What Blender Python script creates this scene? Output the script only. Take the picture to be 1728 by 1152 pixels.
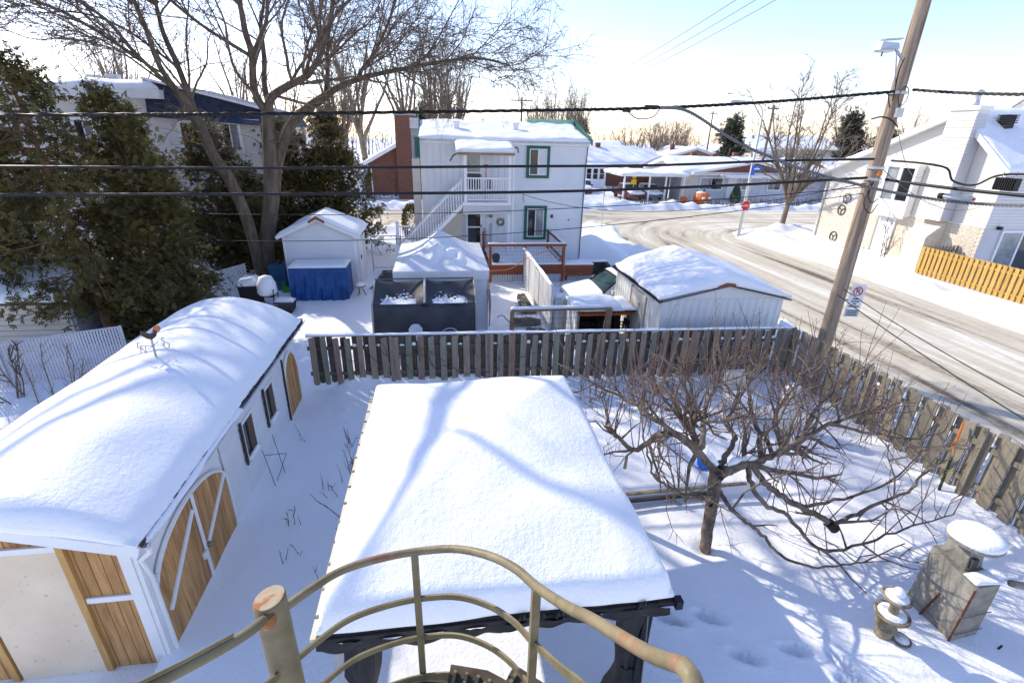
import bpy, math, random
import numpy as np
from mathutils import Vector, Matrix
R = math.radians
for o in list(bpy.data.objects): bpy.data.objects.remove(o)
scene = bpy.context.scene
C = scene.collection

# ---------------------------------------------------------------- camera, sky, sun, exposure
def camera():
    pitch, roll, yaw = math.atan(351 / 832.0), R(1.42), R(8.5)
    fw = Vector((0, math.cos(pitch), -math.sin(pitch)))
    u0 = Vector((0, math.sin(pitch), math.cos(pitch)))
    r0 = Vector((1, 0, 0))
    rt = r0 * math.cos(roll) + u0 * math.sin(roll)
    up = -r0 * math.sin(roll) + u0 * math.cos(roll)
    m = Matrix.Rotation(-yaw, 3, 'Z')
    rt, up, bk = m @ rt, m @ up, m @ (-fw)
    cam = bpy.data.cameras.new('camera'); cam.sensor_width = 36
    cam.lens = 36 * 832.0 / 1728; cam.clip_start = 0.05; cam.clip_end = 1500
    o = bpy.data.objects.new('camera', cam); C.objects.link(o)
    M = Matrix(((rt.x, up.x, bk.x, 0), (rt.y, up.y, bk.y, 0), (rt.z, up.z, bk.z, 6.0), (0, 0, 0, 1)))
    o.matrix_world = M
    scene.camera = o
camera()
SUN_EL, SHX, SHY = R(33), 0.719, -0.695        # direction in which shadows fall
world = bpy.data.worlds.new('World'); scene.world = world; world.use_nodes = True
wn = world.node_tree; wn.nodes.clear()
sky = wn.nodes.new('ShaderNodeTexSky'); sky.sky_type = 'NISHITA'; sky.sun_disc = False
sky.sun_elevation = SUN_EL; sky.sun_rotation = math.atan2(-SHX, -SHY)
sky.air_density = 1.0; sky.dust_density = 0.35; sky.ozone_density = 2.5; sky.altitude = 50
bg = wn.nodes.new('ShaderNodeBackground'); bg.inputs['Strength'].default_value = 0.15
wo = wn.nodes.new('ShaderNodeOutputWorld')
tint = wn.nodes.new('ShaderNodeMix'); tint.data_type = 'RGBA'; tint.blend_type = 'MULTIPLY'; tint.inputs['Factor'].default_value = 1
tint.inputs['B'].default_value = (1.06, .93, .99, 1)                 # camera white balance: a touch less green
wn.links.new(sky.outputs[0], tint.inputs['A']); wn.links.new(tint.outputs['Result'], bg.inputs[0]); wn.links.new(bg.outputs[0], wo.inputs[0])
sl = bpy.data.lights.new('sun', 'SUN'); sl.energy = 2.8; sl.angle = R(0.55); sl.color = (1.0, 0.91, 0.75)
so = bpy.data.objects.new('sun', sl); C.objects.link(so); so.location = (-40, 35, 40)
so.rotation_euler = Vector((SHX * math.cos(SUN_EL), SHY * math.cos(SUN_EL), -math.sin(SUN_EL))).to_track_quat('-Z', 'Y').to_euler()
vs = scene.view_settings; vs.view_transform = 'Standard'; vs.look = 'None'; vs.gamma = 1; vs.exposure = 0.98
vs.use_curve_mapping = False

# ---------------------------------------------------------------- helpers
rng = random.Random(7)
nrng = np.random.default_rng(7)

class MB:
    """collects shapes in world coordinates, build() links them as ONE mesh object"""
    def __init__(s): s.v = []; s.f = []
    def add(s, vs, fs):
        b = len(s.v); s.v.extend([tuple(p) for p in vs]); s.f.extend([tuple(i + b for i in f) for f in fs]); return s
    def box(s, x0, x1, y0, y1, z0, z1):
        return s.add([(x0,y0,z0),(x1,y0,z0),(x1,y1,z0),(x0,y1,z0),(x0,y0,z1),(x1,y0,z1),(x1,y1,z1),(x0,y1,z1)],
              [(3,2,1,0),(4,5,6,7),(0,1,5,4),(1,2,6,5),(2,3,7,6),(3,0,4,7)])
    def hexa(s, p):      # 8 points, bottom ring then top ring
        return s.add(p, [(3,2,1,0),(4,5,6,7),(0,1,5,4),(1,2,6,5),(2,3,7,6),(3,0,4,7)])
    def bar(s, a, b, w, h, up=(0,0,1)):
        a = Vector(a); b = Vector(b); d = (b - a).normalized(); u = Vector(up)
        if abs(d.dot(u)) > .98: u = Vector((0,1,0))
        sd = d.cross(u).normalized(); u = sd.cross(d).normalized()
        sd *= w / 2; u *= h / 2
        return s.hexa([a-sd-u, a+sd-u, a+sd+u, a-sd+u, b-sd-u, b+sd-u, b+sd+u, b-sd+u])
    def tube(s, pts, r, n=8, cap=True):
        pts = [Vector(p) for p in pts]
        rs = r if isinstance(r, (list, tuple)) else [r] * len(pts)
        vs, fs = [], []; ref = None
        for i, p in enumerate(pts):
            t = (pts[min(i+1, len(pts)-1)] - pts[max(i-1, 0)]).normalized()
            if ref is None:
                ref = Vector((0,0,1)) if abs(t.z) < .9 else Vector((1,0,0))
            a = (ref - t * ref.dot(t)); a = a.normalized() if a.length > 1e-6 else t.orthogonal().normalized()
            ref = a; b = t.cross(a)
            for k in range(n):
                q = 2 * math.pi * k / n
                vs.append(p + (a * math.cos(q) + b * math.sin(q)) * rs[i])
        for i in range(len(pts) - 1):
            for k in range(n):
                fs.append((i*n+k, i*n+(k+1) % n, (i+1)*n+(k+1) % n, (i+1)*n+k))
        if cap: fs.append(tuple(range(n))[::-1]); fs.append(tuple((len(pts)-1)*n + k for k in range(n)))
        return s.add(vs, fs)
    def lathe(s, cx, cy, prof, n=16):      # prof = [(r,z)...]
        vs, fs = [], []
        for r, z in prof:
            for k in range(n):
                q = 2*math.pi*k/n; vs.append((cx + r*math.cos(q), cy + r*math.sin(q), z))
        for i in range(len(prof)-1):
            for k in range(n): fs.append((i*n+k, i*n+(k+1)%n, (i+1)*n+(k+1)%n, (i+1)*n+k))
        fs.append(tuple(range(n))[::-1]); fs.append(tuple((len(prof)-1)*n+k for k in range(n)))
        return s.add(vs, fs)
    def prism(s, poly, axis, a, b):        # poly of 2d points extruded along axis from a to b
        mk = {'x': lambda p, t: (t, p[0], p[1]), 'y': lambda p, t: (p[0], t, p[1]), 'z': lambda p, t: (p[0], p[1], t)}[axis]
        n = len(poly)
        vs = [mk(p, a) for p in poly] + [mk(p, b) for p in poly]
        fs = [tuple(range(n))[::-1], tuple(range(n, 2*n))] + [(i, (i+1) % n, n+(i+1) % n, n+i) for i in range(n)]
        return s.add(vs, fs)
    def build(s, name, mat, parent=None, smooth=False):
        L = parent_world(parent)
        me = bpy.data.meshes.new(name)
        me.from_pydata([(x-L[0], y-L[1], z-L[2]) for x, y, z in s.v], [], s.f)
        return link_mesh(name, me, mat, parent, smooth)

WORLD = {}
def parent_world(p):
    L = [0.0, 0.0, 0.0]
    while p is not None:
        for k in range(3): L[k] += p.location[k]
        p = p.parent
    return L
def link_mesh(name, me, mat, parent, smooth=False):
    o = bpy.data.objects.new(name, me); C.objects.link(o)
    if mat is not None and not me.materials: me.materials.append(mat)
    if smooth: me.polygons.foreach_set('use_smooth', [True] * len(me.polygons))
    if parent is not None: o.parent = parent
    return o
def tag(o, label, cat, group=None):
    o['label'] = label; o['category'] = cat
    if group: o['group'] = group
    return o
def struct(o): o['kind'] = 'structure'; return o
def stuff(o): o['kind'] = 'stuff'; return o
def thing(name, label, cat, loc=(0,0,0), group=None):
    o = bpy.data.objects.new(name, None); C.objects.link(o); o.location = loc; o.empty_display_size = .2
    return tag(o, label, cat, group)
def inst(name, me, parent, loc, rot=(0,0,0), scale=(1,1,1)):
    """place shared mesh data at a world position under a parent"""
    L = parent_world(parent); o = bpy.data.objects.new(name, me); C.objects.link(o)
    o.parent = parent; o.location = (loc[0]-L[0], loc[1]-L[1], loc[2]-L[2]); o.rotation_euler = rot; o.scale = scale
    return o
def shared(mb, name, mat, smooth=False):
    me = bpy.data.meshes.new(name); me.from_pydata(mb.v, [], mb.f); me.materials.append(mat)
    if smooth: me.polygons.foreach_set('use_smooth', [True]*len(me.polygons))
    return me
def fastmesh(name, V, F4):
    """numpy verts (n,3), quad faces (m,4) (or triangles (m,3))"""
    me = bpy.data.meshes.new(name); k = F4.shape[1]
    me.vertices.add(len(V)); me.vertices.foreach_set('co', np.asarray(V, np.float32).ravel())
    me.loops.add(F4.size); me.loops.foreach_set('vertex_index', F4.astype(np.int32).ravel())
    me.polygons.add(len(F4)); me.polygons.foreach_set('loop_start', np.arange(0, F4.size, k, dtype=np.int32))
    me.update(calc_edges=True); return me

# smooth random field made of sines
class Field:
    def __init__(s, seed, base, octs=4, n=5):
        g = np.random.default_rng(seed); s.t = []
        for o in range(octs):
            for _ in range(n):
                a = g.uniform(0, 2*math.pi); k = base * 2**o * g.uniform(.6, 1.4)
                s.t.append((k*math.cos(a), k*math.sin(a), g.uniform(0, 6.28), 0.5**o / n**.5))
    def __call__(s, x, y):
        r = 0
        for kx, ky, p, a in s.t: r = r + a*np.sin(kx*x + ky*y + p)
        return r
FA, FB, FC = Field(1, .35), Field(2, 1.6, 3), Field(3, 6, 2)

def sstep(a, b, x):
    t = np.clip((x-a)/(b-a), 0, 1); return t*t*(3-2*t)

def grid_mesh(name, xs, ys, zf, skirt=None):
    X, Y = np.meshgrid(xs, ys, indexing='ij'); Zv = zf(X, Y) + 0*X
    n, m = len(xs), len(ys); V = np.stack([X, Y, Zv], -1).reshape(-1, 3)
    i, j = np.meshgrid(np.arange(n-1), np.arange(m-1), indexing='ij'); a = (i*m + j).ravel()
    return V, np.stack([a, a+m, a+m+1, a+1], -1)

def snow_cap(name, x0, x1, y0, y1, base, t, parent, r=.25, res=.06, amp=.02, seed=0, mat=None, taper=None):
    """a rounded slab of snow lying on the surface base(x,y)"""
    nx, ny = max(6, int((x1-x0)/res)), max(6, int((y1-y0)/res))
    u = np.linspace(0, 1, nx+1); v = np.linspace(0, 1, ny+1)
    e = lambda q: .5-.5*np.cos(np.pi*q)*1.0
    U = u*.7 + e(u)*.3; Vv = v*.7 + e(v)*.3
    X, Y = np.meshgrid(x0 + (x1-x0)*U, y0 + (y1-y0)*Vv, indexing='ij')
    dx = np.minimum(X-x0, x1-X); dy = np.minimum(Y-y0, y1-Y)
    rx = np.clip(1-dx/r, 0, 1); ry = np.clip(1-dy/r, 0, 1)
    prof = np.sqrt(np.clip(1-np.minimum(1, np.sqrt(rx**2+ry**2))**2, 0, 1))
    T = t*(taper(X, Y) if taper else 1)
    B = base(X, Y) + 0*X
    top = B + .01 + T*(.28+.72*prof)*(1+.10*FB(X+seed*3.1, Y)) + amp*prof*(FB(X*1.3+seed, Y*1.3)) 
    # irregular outline
    ox = amp*1.2*FB(Y*2.2+seed, X*0); oy = amp*1.2*FB(X*2.2+seed+9, Y*0)
    XX = X + ox*(rx > .6)*np.sign(X-(x0+x1)/2)*.7; YY = Y + oy*(ry > .6)*np.sign(Y-(y0+y1)/2)*.7
    n, m = nx+1, ny+1
    V = [np.stack([XX, YY, top], -1).reshape(-1, 3)]
    i, j = np.meshgrid(np.arange(nx), np.arange(ny), indexing='ij'); a = (i*m+j).ravel()
    F = [np.stack([a, a+m, a+m+1, a+1], -1)]
    ring = [(k, 0) for k in range(nx)] + [(nx, k) for k in range(ny)] + [(k, ny) for k in range(nx, 0, -1)] + [(0, k) for k in range(ny, 0, -1)]
    ids = np.array([p*m+q for p, q in ring]); top_r = V[0][ids]
    low = top_r.copy(); low[:, 2] = B.reshape(-1)[ids] - .004
    cx, cy = (x0+x1)/2, (y0+y1)/2
    low[:, 0] -= np.sign(low[:, 0]-cx)*.02; low[:, 1] -= np.sign(low[:, 1]-cy)*.02
    mid = (top_r*.45 + low*.55); mid[:, 0] += np.sign(mid[:, 0]-cx)*.015; mid[:, 1] += np.sign(mid[:, 1]-cy)*.015
    k = len(ids); b0 = n*m; V += [mid, low]
    q = np.arange(k); q2 = (q+1) % k
    F.append(np.stack([ids[q2], ids[q], b0+q, b0+q2], -1)); F.append(np.stack([b0+q2, b0+q, b0+k+q, b0+k+q2], -1))
    V = np.concatenate(V); F = np.concatenate(F)
    L = parent_world(parent); V = V - np.array(L)
    o = link_mesh(name, fastmesh(name, V, F), mat or M['snow'], parent, True)
    return o

# ---------------------------------------------------------------- materials
M = {}
def mat(name, c1, c2=None, scale=3.0, rough=.7, bump=0.0, bscale=None, stretch=(1,1,1), obj=False, rand=0.0, detail=6,
        metal=0.0, lo=.35, hi=.65, spec=.3, extra=None, ramp_rand=None, trans=0.0):
    m = bpy.data.materials.new(name); m.use_nodes = True; nt = m.node_tree; N = nt.nodes; Lk = nt.links
    P = N['Principled BSDF']; P.inputs['Roughness'].default_value = rough; P.inputs['Metallic'].default_value = metal
    P.inputs['Specular IOR Level'].default_value = spec
    if obj:
        tc = N.new('ShaderNodeTexCoord'); src = tc.outputs['Object']
        oi = N.new('ShaderNodeObjectInfo'); ad = N.new('ShaderNodeVectorMath'); ad.operation = 'MULTIPLY_ADD'
        cb = N.new('ShaderNodeCombineXYZ')
        for k in range(3): Lk.new(oi.outputs['Random'], cb.inputs[k])
        ad.inputs[1].default_value = (31, 47, 73); Lk.new(cb.outputs[0], ad.inputs[0]); Lk.new(src, ad.inputs[2]); src = ad.outputs[0]
    else:
        g = N.new('ShaderNodeNewGeometry'); src = g.outputs['Position']
    mp = N.new('ShaderNodeMapping'); mp.inputs['Scale'].default_value = stretch; Lk.new(src, mp.inputs['Vector'])
    nz = N.new('ShaderNodeTexNoise'); nz.inputs['Scale'].default_value = scale; nz.inputs['Detail'].default_value = detail
    nz.inputs['Roughness'].default_value = .6; Lk.new(mp.outputs[0], nz.inputs['Vector'])
    cr = N.new('ShaderNodeValToRGB'); cr.color_ramp.elements[0].position = lo; cr.color_ramp.elements[1].position = hi
    c2 = c2 or c1
    cr.color_ramp.elements[0].color = (*c1, 1); cr.color_ramp.elements[1].color = (*c2, 1); Lk.new(nz.outputs['Fac'], cr.inputs['Fac'])
    col = cr.outputs['Color']
    if ramp_rand:
        oi2 = N.new('ShaderNodeObjectInfo'); r2 = N.new('ShaderNodeValToRGB'); el = r2.color_ramp.elements
        while len(el) < len(ramp_rand): el.new(.5)
        for k, c in enumerate(ramp_rand): el[k].position = k/(len(ramp_rand)-1); el[k].color = (*c, 1)
        Lk.new(oi2.outputs['Random'], r2.inputs['Fac'])
        mx = N.new('ShaderNodeMix'); mx.data_type = 'RGBA'; mx.blend_type = 'MULTIPLY'; mx.inputs['Factor'].default_value = 1
        Lk.new(col, mx.inputs['A']); Lk.new(r2.outputs['Color'], mx.inputs['B']); col = mx.outputs['Result']
    if rand:
        oi3 = N.new('ShaderNodeObjectInfo'); mr = N.new('ShaderNodeMapRange')
        mr.inputs['To Min'].default_value = 1-rand; mr.inputs['To Max'].default_value = 1+rand*.6; Lk.new(oi3.outputs['Random'], mr.inputs['Value'])
        hs = N.new('ShaderNodeHueSaturation'); Lk.new(mr.outputs[0], hs.inputs['Value']); Lk.new(col, hs.inputs['Color']); col = hs.outputs['Color']
    if extra: col = extra(N, Lk, src, col)
    Lk.new(col, P.inputs['Base Color'])
    if bump:
        n2 = N.new('ShaderNodeTexNoise'); n2.inputs['Scale'].default_value = bscale or scale*2; n2.inputs['Detail'].default_value = detail
        Lk.new(mp.outputs[0], n2.inputs['Vector'])
        bp = N.new('ShaderNodeBump'); bp.inputs['Strength'].default_value = bump; bp.inputs['Distance'].default_value = .02
        Lk.new(n2.outputs['Fac'], bp.inputs['Height']); Lk.new(bp.outputs[0], P.inputs['Normal'])
    if trans: P.inputs['Transmission Weight'].default_value = trans
    M[name] = m; return m
def blotch(color, scale, lo, hi, amount=1.0, stretch=(1,1,1)):
    """stains / chips: a second noise mixed over the base colour"""
    def f(N, Lk, src, col):
        mp = N.new('ShaderNodeMapping'); mp.inputs['Scale'].default_value = stretch; Lk.new(src, mp.inputs['Vector'])
        nz = N.new('ShaderNodeTexNoise'); nz.inputs['Scale'].default_value = scale; nz.inputs['Detail'].default_value = 8
        nz.inputs['Roughness'].default_value = .65; Lk.new(mp.outputs[0], nz.inputs['Vector'])
        mr = N.new('ShaderNodeMapRange'); mr.inputs['From Min'].default_value = lo; mr.inputs['From Max'].default_value = hi
        mr.inputs['To Max'].default_value = amount; Lk.new(nz.outputs['Fac'], mr.inputs['Value'])
        mx = N.new('ShaderNodeMix'); mx.data_type = 'RGBA'; Lk.new(mr.outputs[0], mx.inputs['Factor']); Lk.new(col, mx.inputs['A'])
        mx.inputs['B'].default_value = (*color, 1); return mx.outputs['Result']
    return f

def snow_mat(name, c1, c2, b1, b2):
    m = mat(name, c1, c2, scale=.8, rough=.55, spec=.25)
    nt = m.node_tree; N = nt.nodes; Lk = nt.links; P = N['Principled BSDF']
    g = N.new('ShaderNodeNewGeometry'); h = None
    hs = []
    for sc, am, det in ((2.2, b1, 4), (18, b1*.40, 4), (60, b2*1.6, 3), (160, b2*.6, 2)):
        n = N.new('ShaderNodeTexNoise'); n.inputs['Scale'].default_value = sc; n.inputs['Detail'].default_value = det
        Lk.new(g.outputs['Position'], n.inputs['Vector'])
        mu = N.new('ShaderNodeMath'); mu.operation = 'MULTIPLY'; mu.inputs[1].default_value = am; Lk.new(n.outputs['Fac'], mu.inputs[0])
        if h is None: h = mu.outputs[0]
        else:
            a = N.new('ShaderNodeMath'); a.operation = 'ADD'; Lk.new(h, a.inputs[0]); Lk.new(mu.outputs[0], a.inputs[1]); h = a.outputs[0]
    bp = N.new('ShaderNodeBump'); bp.inputs['Strength'].default_value = .6; bp.inputs['Distance'].default_value = 1.0
    Lk.new(h, bp.inputs['Height']); Lk.new(bp.outputs[0], P.inputs['Normal'])
    return m
snow_mat('snow', (.88,.895,.92), (.92,.925,.935), .04, .006)
snow_mat('snow_rough', (.80,.81,.83), (.90,.90,.91), .10, .010)
mat('snow_packed', (.74,.73,.71), (.86,.86,.86), scale=1.2, bump=.4, bscale=9)

def road_mat():
    m = bpy.data.materials.new('road_snow'); m.use_nodes = True; nt = m.node_tree; N = nt.nodes; Lk = nt.links
    P = N['Principled BSDF']; P.inputs['Roughness'].default_value = .8; P.inputs['Specular IOR Level'].default_value = .2
    g = N.new('ShaderNodeNewGeometry'); sx = N.new('ShaderNodeSeparateXYZ'); Lk.new(g.outputs['Position'], sx.inputs[0])
    def noise(vec, scale, det=6, ro=.6):
        n = N.new('ShaderNodeTexNoise'); n.inputs['Scale'].default_value = scale; n.inputs['Detail'].default_value = det
        n.inputs['Roughness'].default_value = ro; Lk.new(vec, n.inputs['Vector']); return n.outputs['Fac']
    def mapped(sc):
        mp = N.new('ShaderNodeMapping'); mp.inputs['Scale'].default_value = sc; Lk.new(g.outputs['Position'], mp.inputs['Vector']); return mp.outputs[0]
    def math_(op, a, b=None):
        n = N.new('ShaderNodeMath'); n.operation = op
        for i, q in enumerate((a, b)):
            if q is None: continue
            if isinstance(q, (int, float)): n.inputs[i].default_value = q
            else: Lk.new(q, n.inputs[i])
        return n.outputs[0]
    def mr(v, a, b, c=0, d=1):
        n = N.new('ShaderNodeMapRange'); n.inputs['From Min'].default_value = a; n.inputs['From Max'].default_value = b
        n.inputs['To Min'].default_value = c; n.inputs['To Max'].default_value = d; n.interpolation_type = 'SMOOTHSTEP'; Lk.new(v, n.inputs['Value']); return n.outputs[0]
    n1 = noise(mapped((1.5, .055, 1)), 1.0, 7)      # streaks along the street
    n2 = noise(mapped((.05, 1.5, 1)), 1.0, 7)      # streaks along the cross street
    dx = math_('SUBTRACT', sx.outputs['X'], 23.5); dy = math_('SUBTRACT', sx.outputs['Y'], 29.0)
    r = math_('SQRT', math_('ADD', math_('MULTIPLY', dx, dx), math_('MULTIPLY', dy, dy)))
    cb = N.new('ShaderNodeCombineXYZ'); Lk.new(math_('MULTIPLY', r, 1.4), cb.inputs[0]); Lk.new(math_('MULTIPLY', math_('ARCTAN2', dy, dx), .8), cb.inputs[1])
    n3 = noise(cb.outputs[0], 1.0, 7)               # tracks turning the corner
    fy = mr(sx.outputs['Y'], 27, 33)
    far = mr(sx.outputs['Y'], 36.5, 40)
    def mix(f, a, b):
        n = N.new('ShaderNodeMix'); Lk.new(f, n.inputs['Factor']); Lk.new(a, n.inputs['A']); Lk.new(b, n.inputs['B']); return n.outputs['Result']
    st = mix(far, mix(fy, n1, n3), n2)
    patch = noise(mapped((.5, .12, 1)), 1.0, 5)
    fine = noise(g.outputs['Position'], 5.0, 8, .7)
    v = math_('ADD', math_('ADD', math_('MULTIPLY', st, .72), math_('MULTIPLY', patch, .24)), math_('MULTIPLY', fine, .16))
    cr = N.new('ShaderNodeValToRGB'); e = cr.color_ramp.elements
    e[0].position = .405; e[0].color = (.13, .105, .08, 1); e[1].position = .68; e[1].color = (.80, .76, .69, 1)
    for p, c in ((.45, (.25, .21, .155)), (.505, (.49, .43, .325)), (.60, (.62, .565, .45))):
        q = e.new(p); q.color = (*c, 1)
    Lk.new(v, cr.inputs['Fac']); Lk.new(cr.outputs[0], P.inputs['Base Color'])
    bp = N.new('ShaderNodeBump'); bp.inputs['Strength'].default_value = .5; bp.inputs['Distance'].default_value = .03
    Lk.new(v, bp.inputs['Height']); Lk.new(bp.outputs[0], P.inputs['Normal'])
    M['road'] = m
road_mat()
# fence wood: each board takes its own weathered tint
mat('fence_wood', (.75,.75,.75), (1.25,1.22,1.18), scale=2.2, rough=.85, bump=.5, bscale=9, stretch=(14,14,1), obj=True, lo=.3, hi=.72,
    ramp_rand=[(.29,.23,.18),(.20,.18,.145),(.23,.23,.18),(.33,.25,.19),(.28,.265,.22),(.30,.19,.15),(.25,.20,.16)],
    extra=blotch((.055,.045,.04), 1.5, .56, .74, .7, (9,9,1.2)))
mat('fence_wood_sun', (.75,.75,.72), (1.2,1.2,1.12), scale=2.2, rough=.85, bump=.5, bscale=9, stretch=(14,14,1), obj=True, lo=.3, hi=.72,
    ramp_rand=[(.27,.23,.18),(.23,.205,.165),(.30,.26,.21),(.25,.215,.17),(.215,.19,.155)],
    extra=blotch((.13,.11,.08), 1.3, .56, .78, .7, (12,12,.8)))
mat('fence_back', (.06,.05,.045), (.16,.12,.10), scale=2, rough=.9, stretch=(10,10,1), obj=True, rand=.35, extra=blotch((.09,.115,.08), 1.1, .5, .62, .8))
mat('yellow_wood', (.46,.27,.065), (.62,.39,.11), scale=2, rough=.7, stretch=(8,8,1), obj=True, rand=.12)
mat('cedar_plank', (.38,.175,.055), (.66,.39,.165), scale=1.6, rough=.65, bump=.15, stretch=(9,9,.9), obj=True, rand=.22, lo=.32, hi=.7,
    extra=blotch((.22,.10,.035), 1.6, .55, .70, .75, (7,7,.8)))
mat('gold_timber', (.40,.22,.07), (.56,.335,.125), scale=1.5, rough=.65, stretch=(10,10,1), obj=True, rand=.1)
mat('cream_panel', (.70,.57,.42), (.78,.66,.50), scale=1.5, rough=.7, bump=.12, bscale=20, extra=blotch((.38,.28,.18), 12, .60, .68, .8))
mat('white_paint', (.74,.745,.75), (.82,.82,.82), scale=2.5, rough=.5)
mat('white_siding', (.68,.695,.72), (.75,.76,.775), scale=.9, rough=.45, rand=.03)
mat('white_dirty', (.62,.61,.57), (.78,.77,.74), scale=1.6, rough=.6, stretch=(1,1,.35), extra=blotch((.42,.37,.29), 1.3, .60, .78, .7, (3,3,.5)))
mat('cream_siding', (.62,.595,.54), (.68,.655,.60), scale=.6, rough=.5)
mat('grey_and_shade_siding', (.50,.50,.53), (.57,.57,.60), scale=.6, rough=.5)  # plain grey; also cream siding with the shade of its unlit side mixed in
mat('pale_brick', (.60,.53,.42), (.72,.655,.545), scale=3.5, rough=.85, bump=.4, bscale=14, stretch=(1,1,3), extra=blotch((.36,.29,.21), .9, .62, .72, .7, (1,1.2,.35)))
mat('grey_roughcast', (.30,.30,.31), (.42,.42,.43), scale=5, rough=.9, bump=.4)
mat('dark_trim', (.035,.028,.024), (.07,.055,.045), scale=6, rough=.6)
mat('brown_window', (.085,.05,.032), (.12,.075,.05), scale=5, rough=.5, stretch=(6,6,1))
mat('glass_dark', (.012,.014,.018), (.03,.034,.04), scale=.7, rough=.06, spec=.7)
mat('glass_teal', (.012,.026,.03), (.05,.10,.105), scale=.8, rough=.05, spec=.8)
mat('glass_pale', (.10,.12,.13), (.32,.34,.35), scale=1.1, rough=.08, spec=.7)
mat('curtain', (.55,.56,.57), (.75,.75,.74), scale=6, rough=.8, stretch=(6,6,.2))
mat('green_trim', (.012,.10,.070), (.02,.13,.092), scale=3, rough=.5)
mat('green_flashing', (.24,.50,.30), (.32,.58,.38), scale=3, rough=.5)
mat('red_stain', (.20,.055,.025), (.30,.095,.045), scale=3, rough=.6, stretch=(1,1,8), obj=True, rand=.12)
mat('brown_timber', (.24,.155,.095), (.36,.25,.165), scale=4, rough=.75)
mat('tarp_blue', (.004,.05,.19), (.012,.085,.29), scale=2.5, rough=.42, bump=.5, bscale=4)
mat('tent_white', (.70,.72,.75), (.80,.81,.83), scale=2, rough=.5, bump=.25, bscale=3)
mat('tent_grey', (.045,.047,.053), (.078,.08,.088), scale=1.5, rough=.45, bump=.4, bscale=3)
mat('tent_edge', (.33,.31,.27), (.45,.42,.37), scale=2, rough=.6)
mat('black_fabric', (.010,.010,.012), (.028,.028,.031), scale=3, rough=.6, bump=.5, bscale=7)
mat('black_metal', (.012,.012,.014), (.02,.02,.022), scale=5, rough=.4, metal=.3)
mat('rubber', (.010,.010,.011), (.020,.020,.022), scale=5, rough=.55)
mat('grey_metal', (.33,.34,.36), (.45,.46,.48), scale=4, rough=.4, metal=.6)
mat('galvanised', (.48,.50,.53), (.58,.60,.62), scale=3, rough=.45, metal=.5)
mat('lamp_metal', (.52,.52,.50), (.62,.62,.60), scale=2, rough=.5, metal=.2)
mat('rail_paint', (.15,.122,.066), (.22,.185,.105), scale=7, rough=.5, bump=.18, bscale=25,
    extra=blotch((.21,.085,.035), 7.5, .62, .67, .9))
mat('rail_paint_worn', (.165,.135,.072), (.26,.215,.125), scale=8, rough=.5, bump=.2, bscale=25,
    extra=blotch((.27,.12,.07), 5.5, .55, .63, .75, (1,1,1)))
mat('rust', (.22,.09,.03), (.40,.18,.07), scale=9, rough=.85, bump=.3, extra=blotch((.62,.55,.42), 16, .60, .64, .9))
mat('concrete', (.20,.185,.155), (.335,.315,.27), scale=3.2, rough=.9, bump=.6, bscale=22, extra=blotch((.13,.14,.09), 3, .58, .70, .6))
mat('stone_old', (.15,.12,.08), (.33,.28,.20), scale=7, rough=.9, bump=.6, bscale=25)
mat('dark_wall', (.035,.034,.036), (.075,.073,.075), scale=3, rough=.9)
mat('asphalt', (.035,.034,.033), (.085,.08,.075), scale=5, rough=.8, bump=.3, extra=blotch((.7,.7,.7), 3, .56, .63, .9))
mat('pole_wood', (.19,.13,.09), (.48,.38,.29), scale=1.6, rough=.9, bump=.9, bscale=5, stretch=(14,14,.4), lo=.32, hi=.68,
    extra=blotch((.085,.05,.03), 1.0, .57, .70, .8, (8,8,.45)))
mat('brick_red', (.14,.058,.038), (.22,.105,.075), scale=5, rough=.9, stretch=(1,1,4), bump=.3)
mat('maple_bark', (.085,.064,.046), (.18,.14,.105), scale=2.4, rough=.95, bump=.8, bscale=6, stretch=(3,3,.6))
mat('apple_bark', (.085,.063,.047), (.27,.21,.155), scale=7, rough=.95, bump=.7, bscale=18, extra=blotch((.33,.27,.19), 9, .60, .68, .75))
mat('twig_red', (.13,.082,.062), (.23,.16,.125), scale=6, rough=.8)
mat('twig_brown', (.13,.095,.068), (.22,.17,.13), scale=3, rough=.9)
mat('twig_far', (.17,.135,.105), (.25,.205,.165), scale=1, rough=.95)
mat('trunk_far', (.16,.12,.085), (.25,.20,.15), scale=1, rough=.95)
mat('cedar_bark', (.16,.075,.045), (.26,.14,.09), scale=3, rough=.95, bump=.6, stretch=(4,4,.6))
mat('dead_vine', (.10,.075,.05), (.17,.13,.09), scale=4, rough=.9)
mat('cable', (.008,.008,.009), (.016,.016,.018), scale=4, rough=.5)
mat('cable_grey', (.13,.13,.13), (.20,.20,.20), scale=6, rough=.5)
mat('orange', (.62,.13,.02), (.75,.20,.04), scale=3, rough=.5)
mat('sign_red', (.62,.012,.016), (.66,.016,.02), scale=2, rough=.45)
mat('sign_white', (.78,.78,.78), (.82,.82,.82), scale=2, rough=.45)
mat('sign_blue', (.012,.13,.62), (.016,.15,.66), scale=2, rough=.45)
mat('sign_yellow', (.80,.48,.015), (.84,.52,.02), scale=2, rough=.45)
mat('sign_black', (.01,.01,.01), (.015,.015,.015), scale=2, rough=.5)
mat('slate_blue', (.018,.024,.05), (.04,.05,.085), scale=4, rough=.6)
mat('stucco', (.60,.57,.54), (.68,.65,.61), scale=1, rough=.8)
mat('beige_siding', (.50,.45,.38), (.60,.55,.48), scale=.8, rough=.6, extra=blotch((.30,.28,.25), 1.2, .6, .75, .5))
mat('slat_white', (.52,.52,.57), (.62,.62,.66), scale=2, rough=.6)
mat('car_red', (.085,.008,.014), (.11,.012,.018), scale=2, rough=.25, spec=.6)
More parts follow.
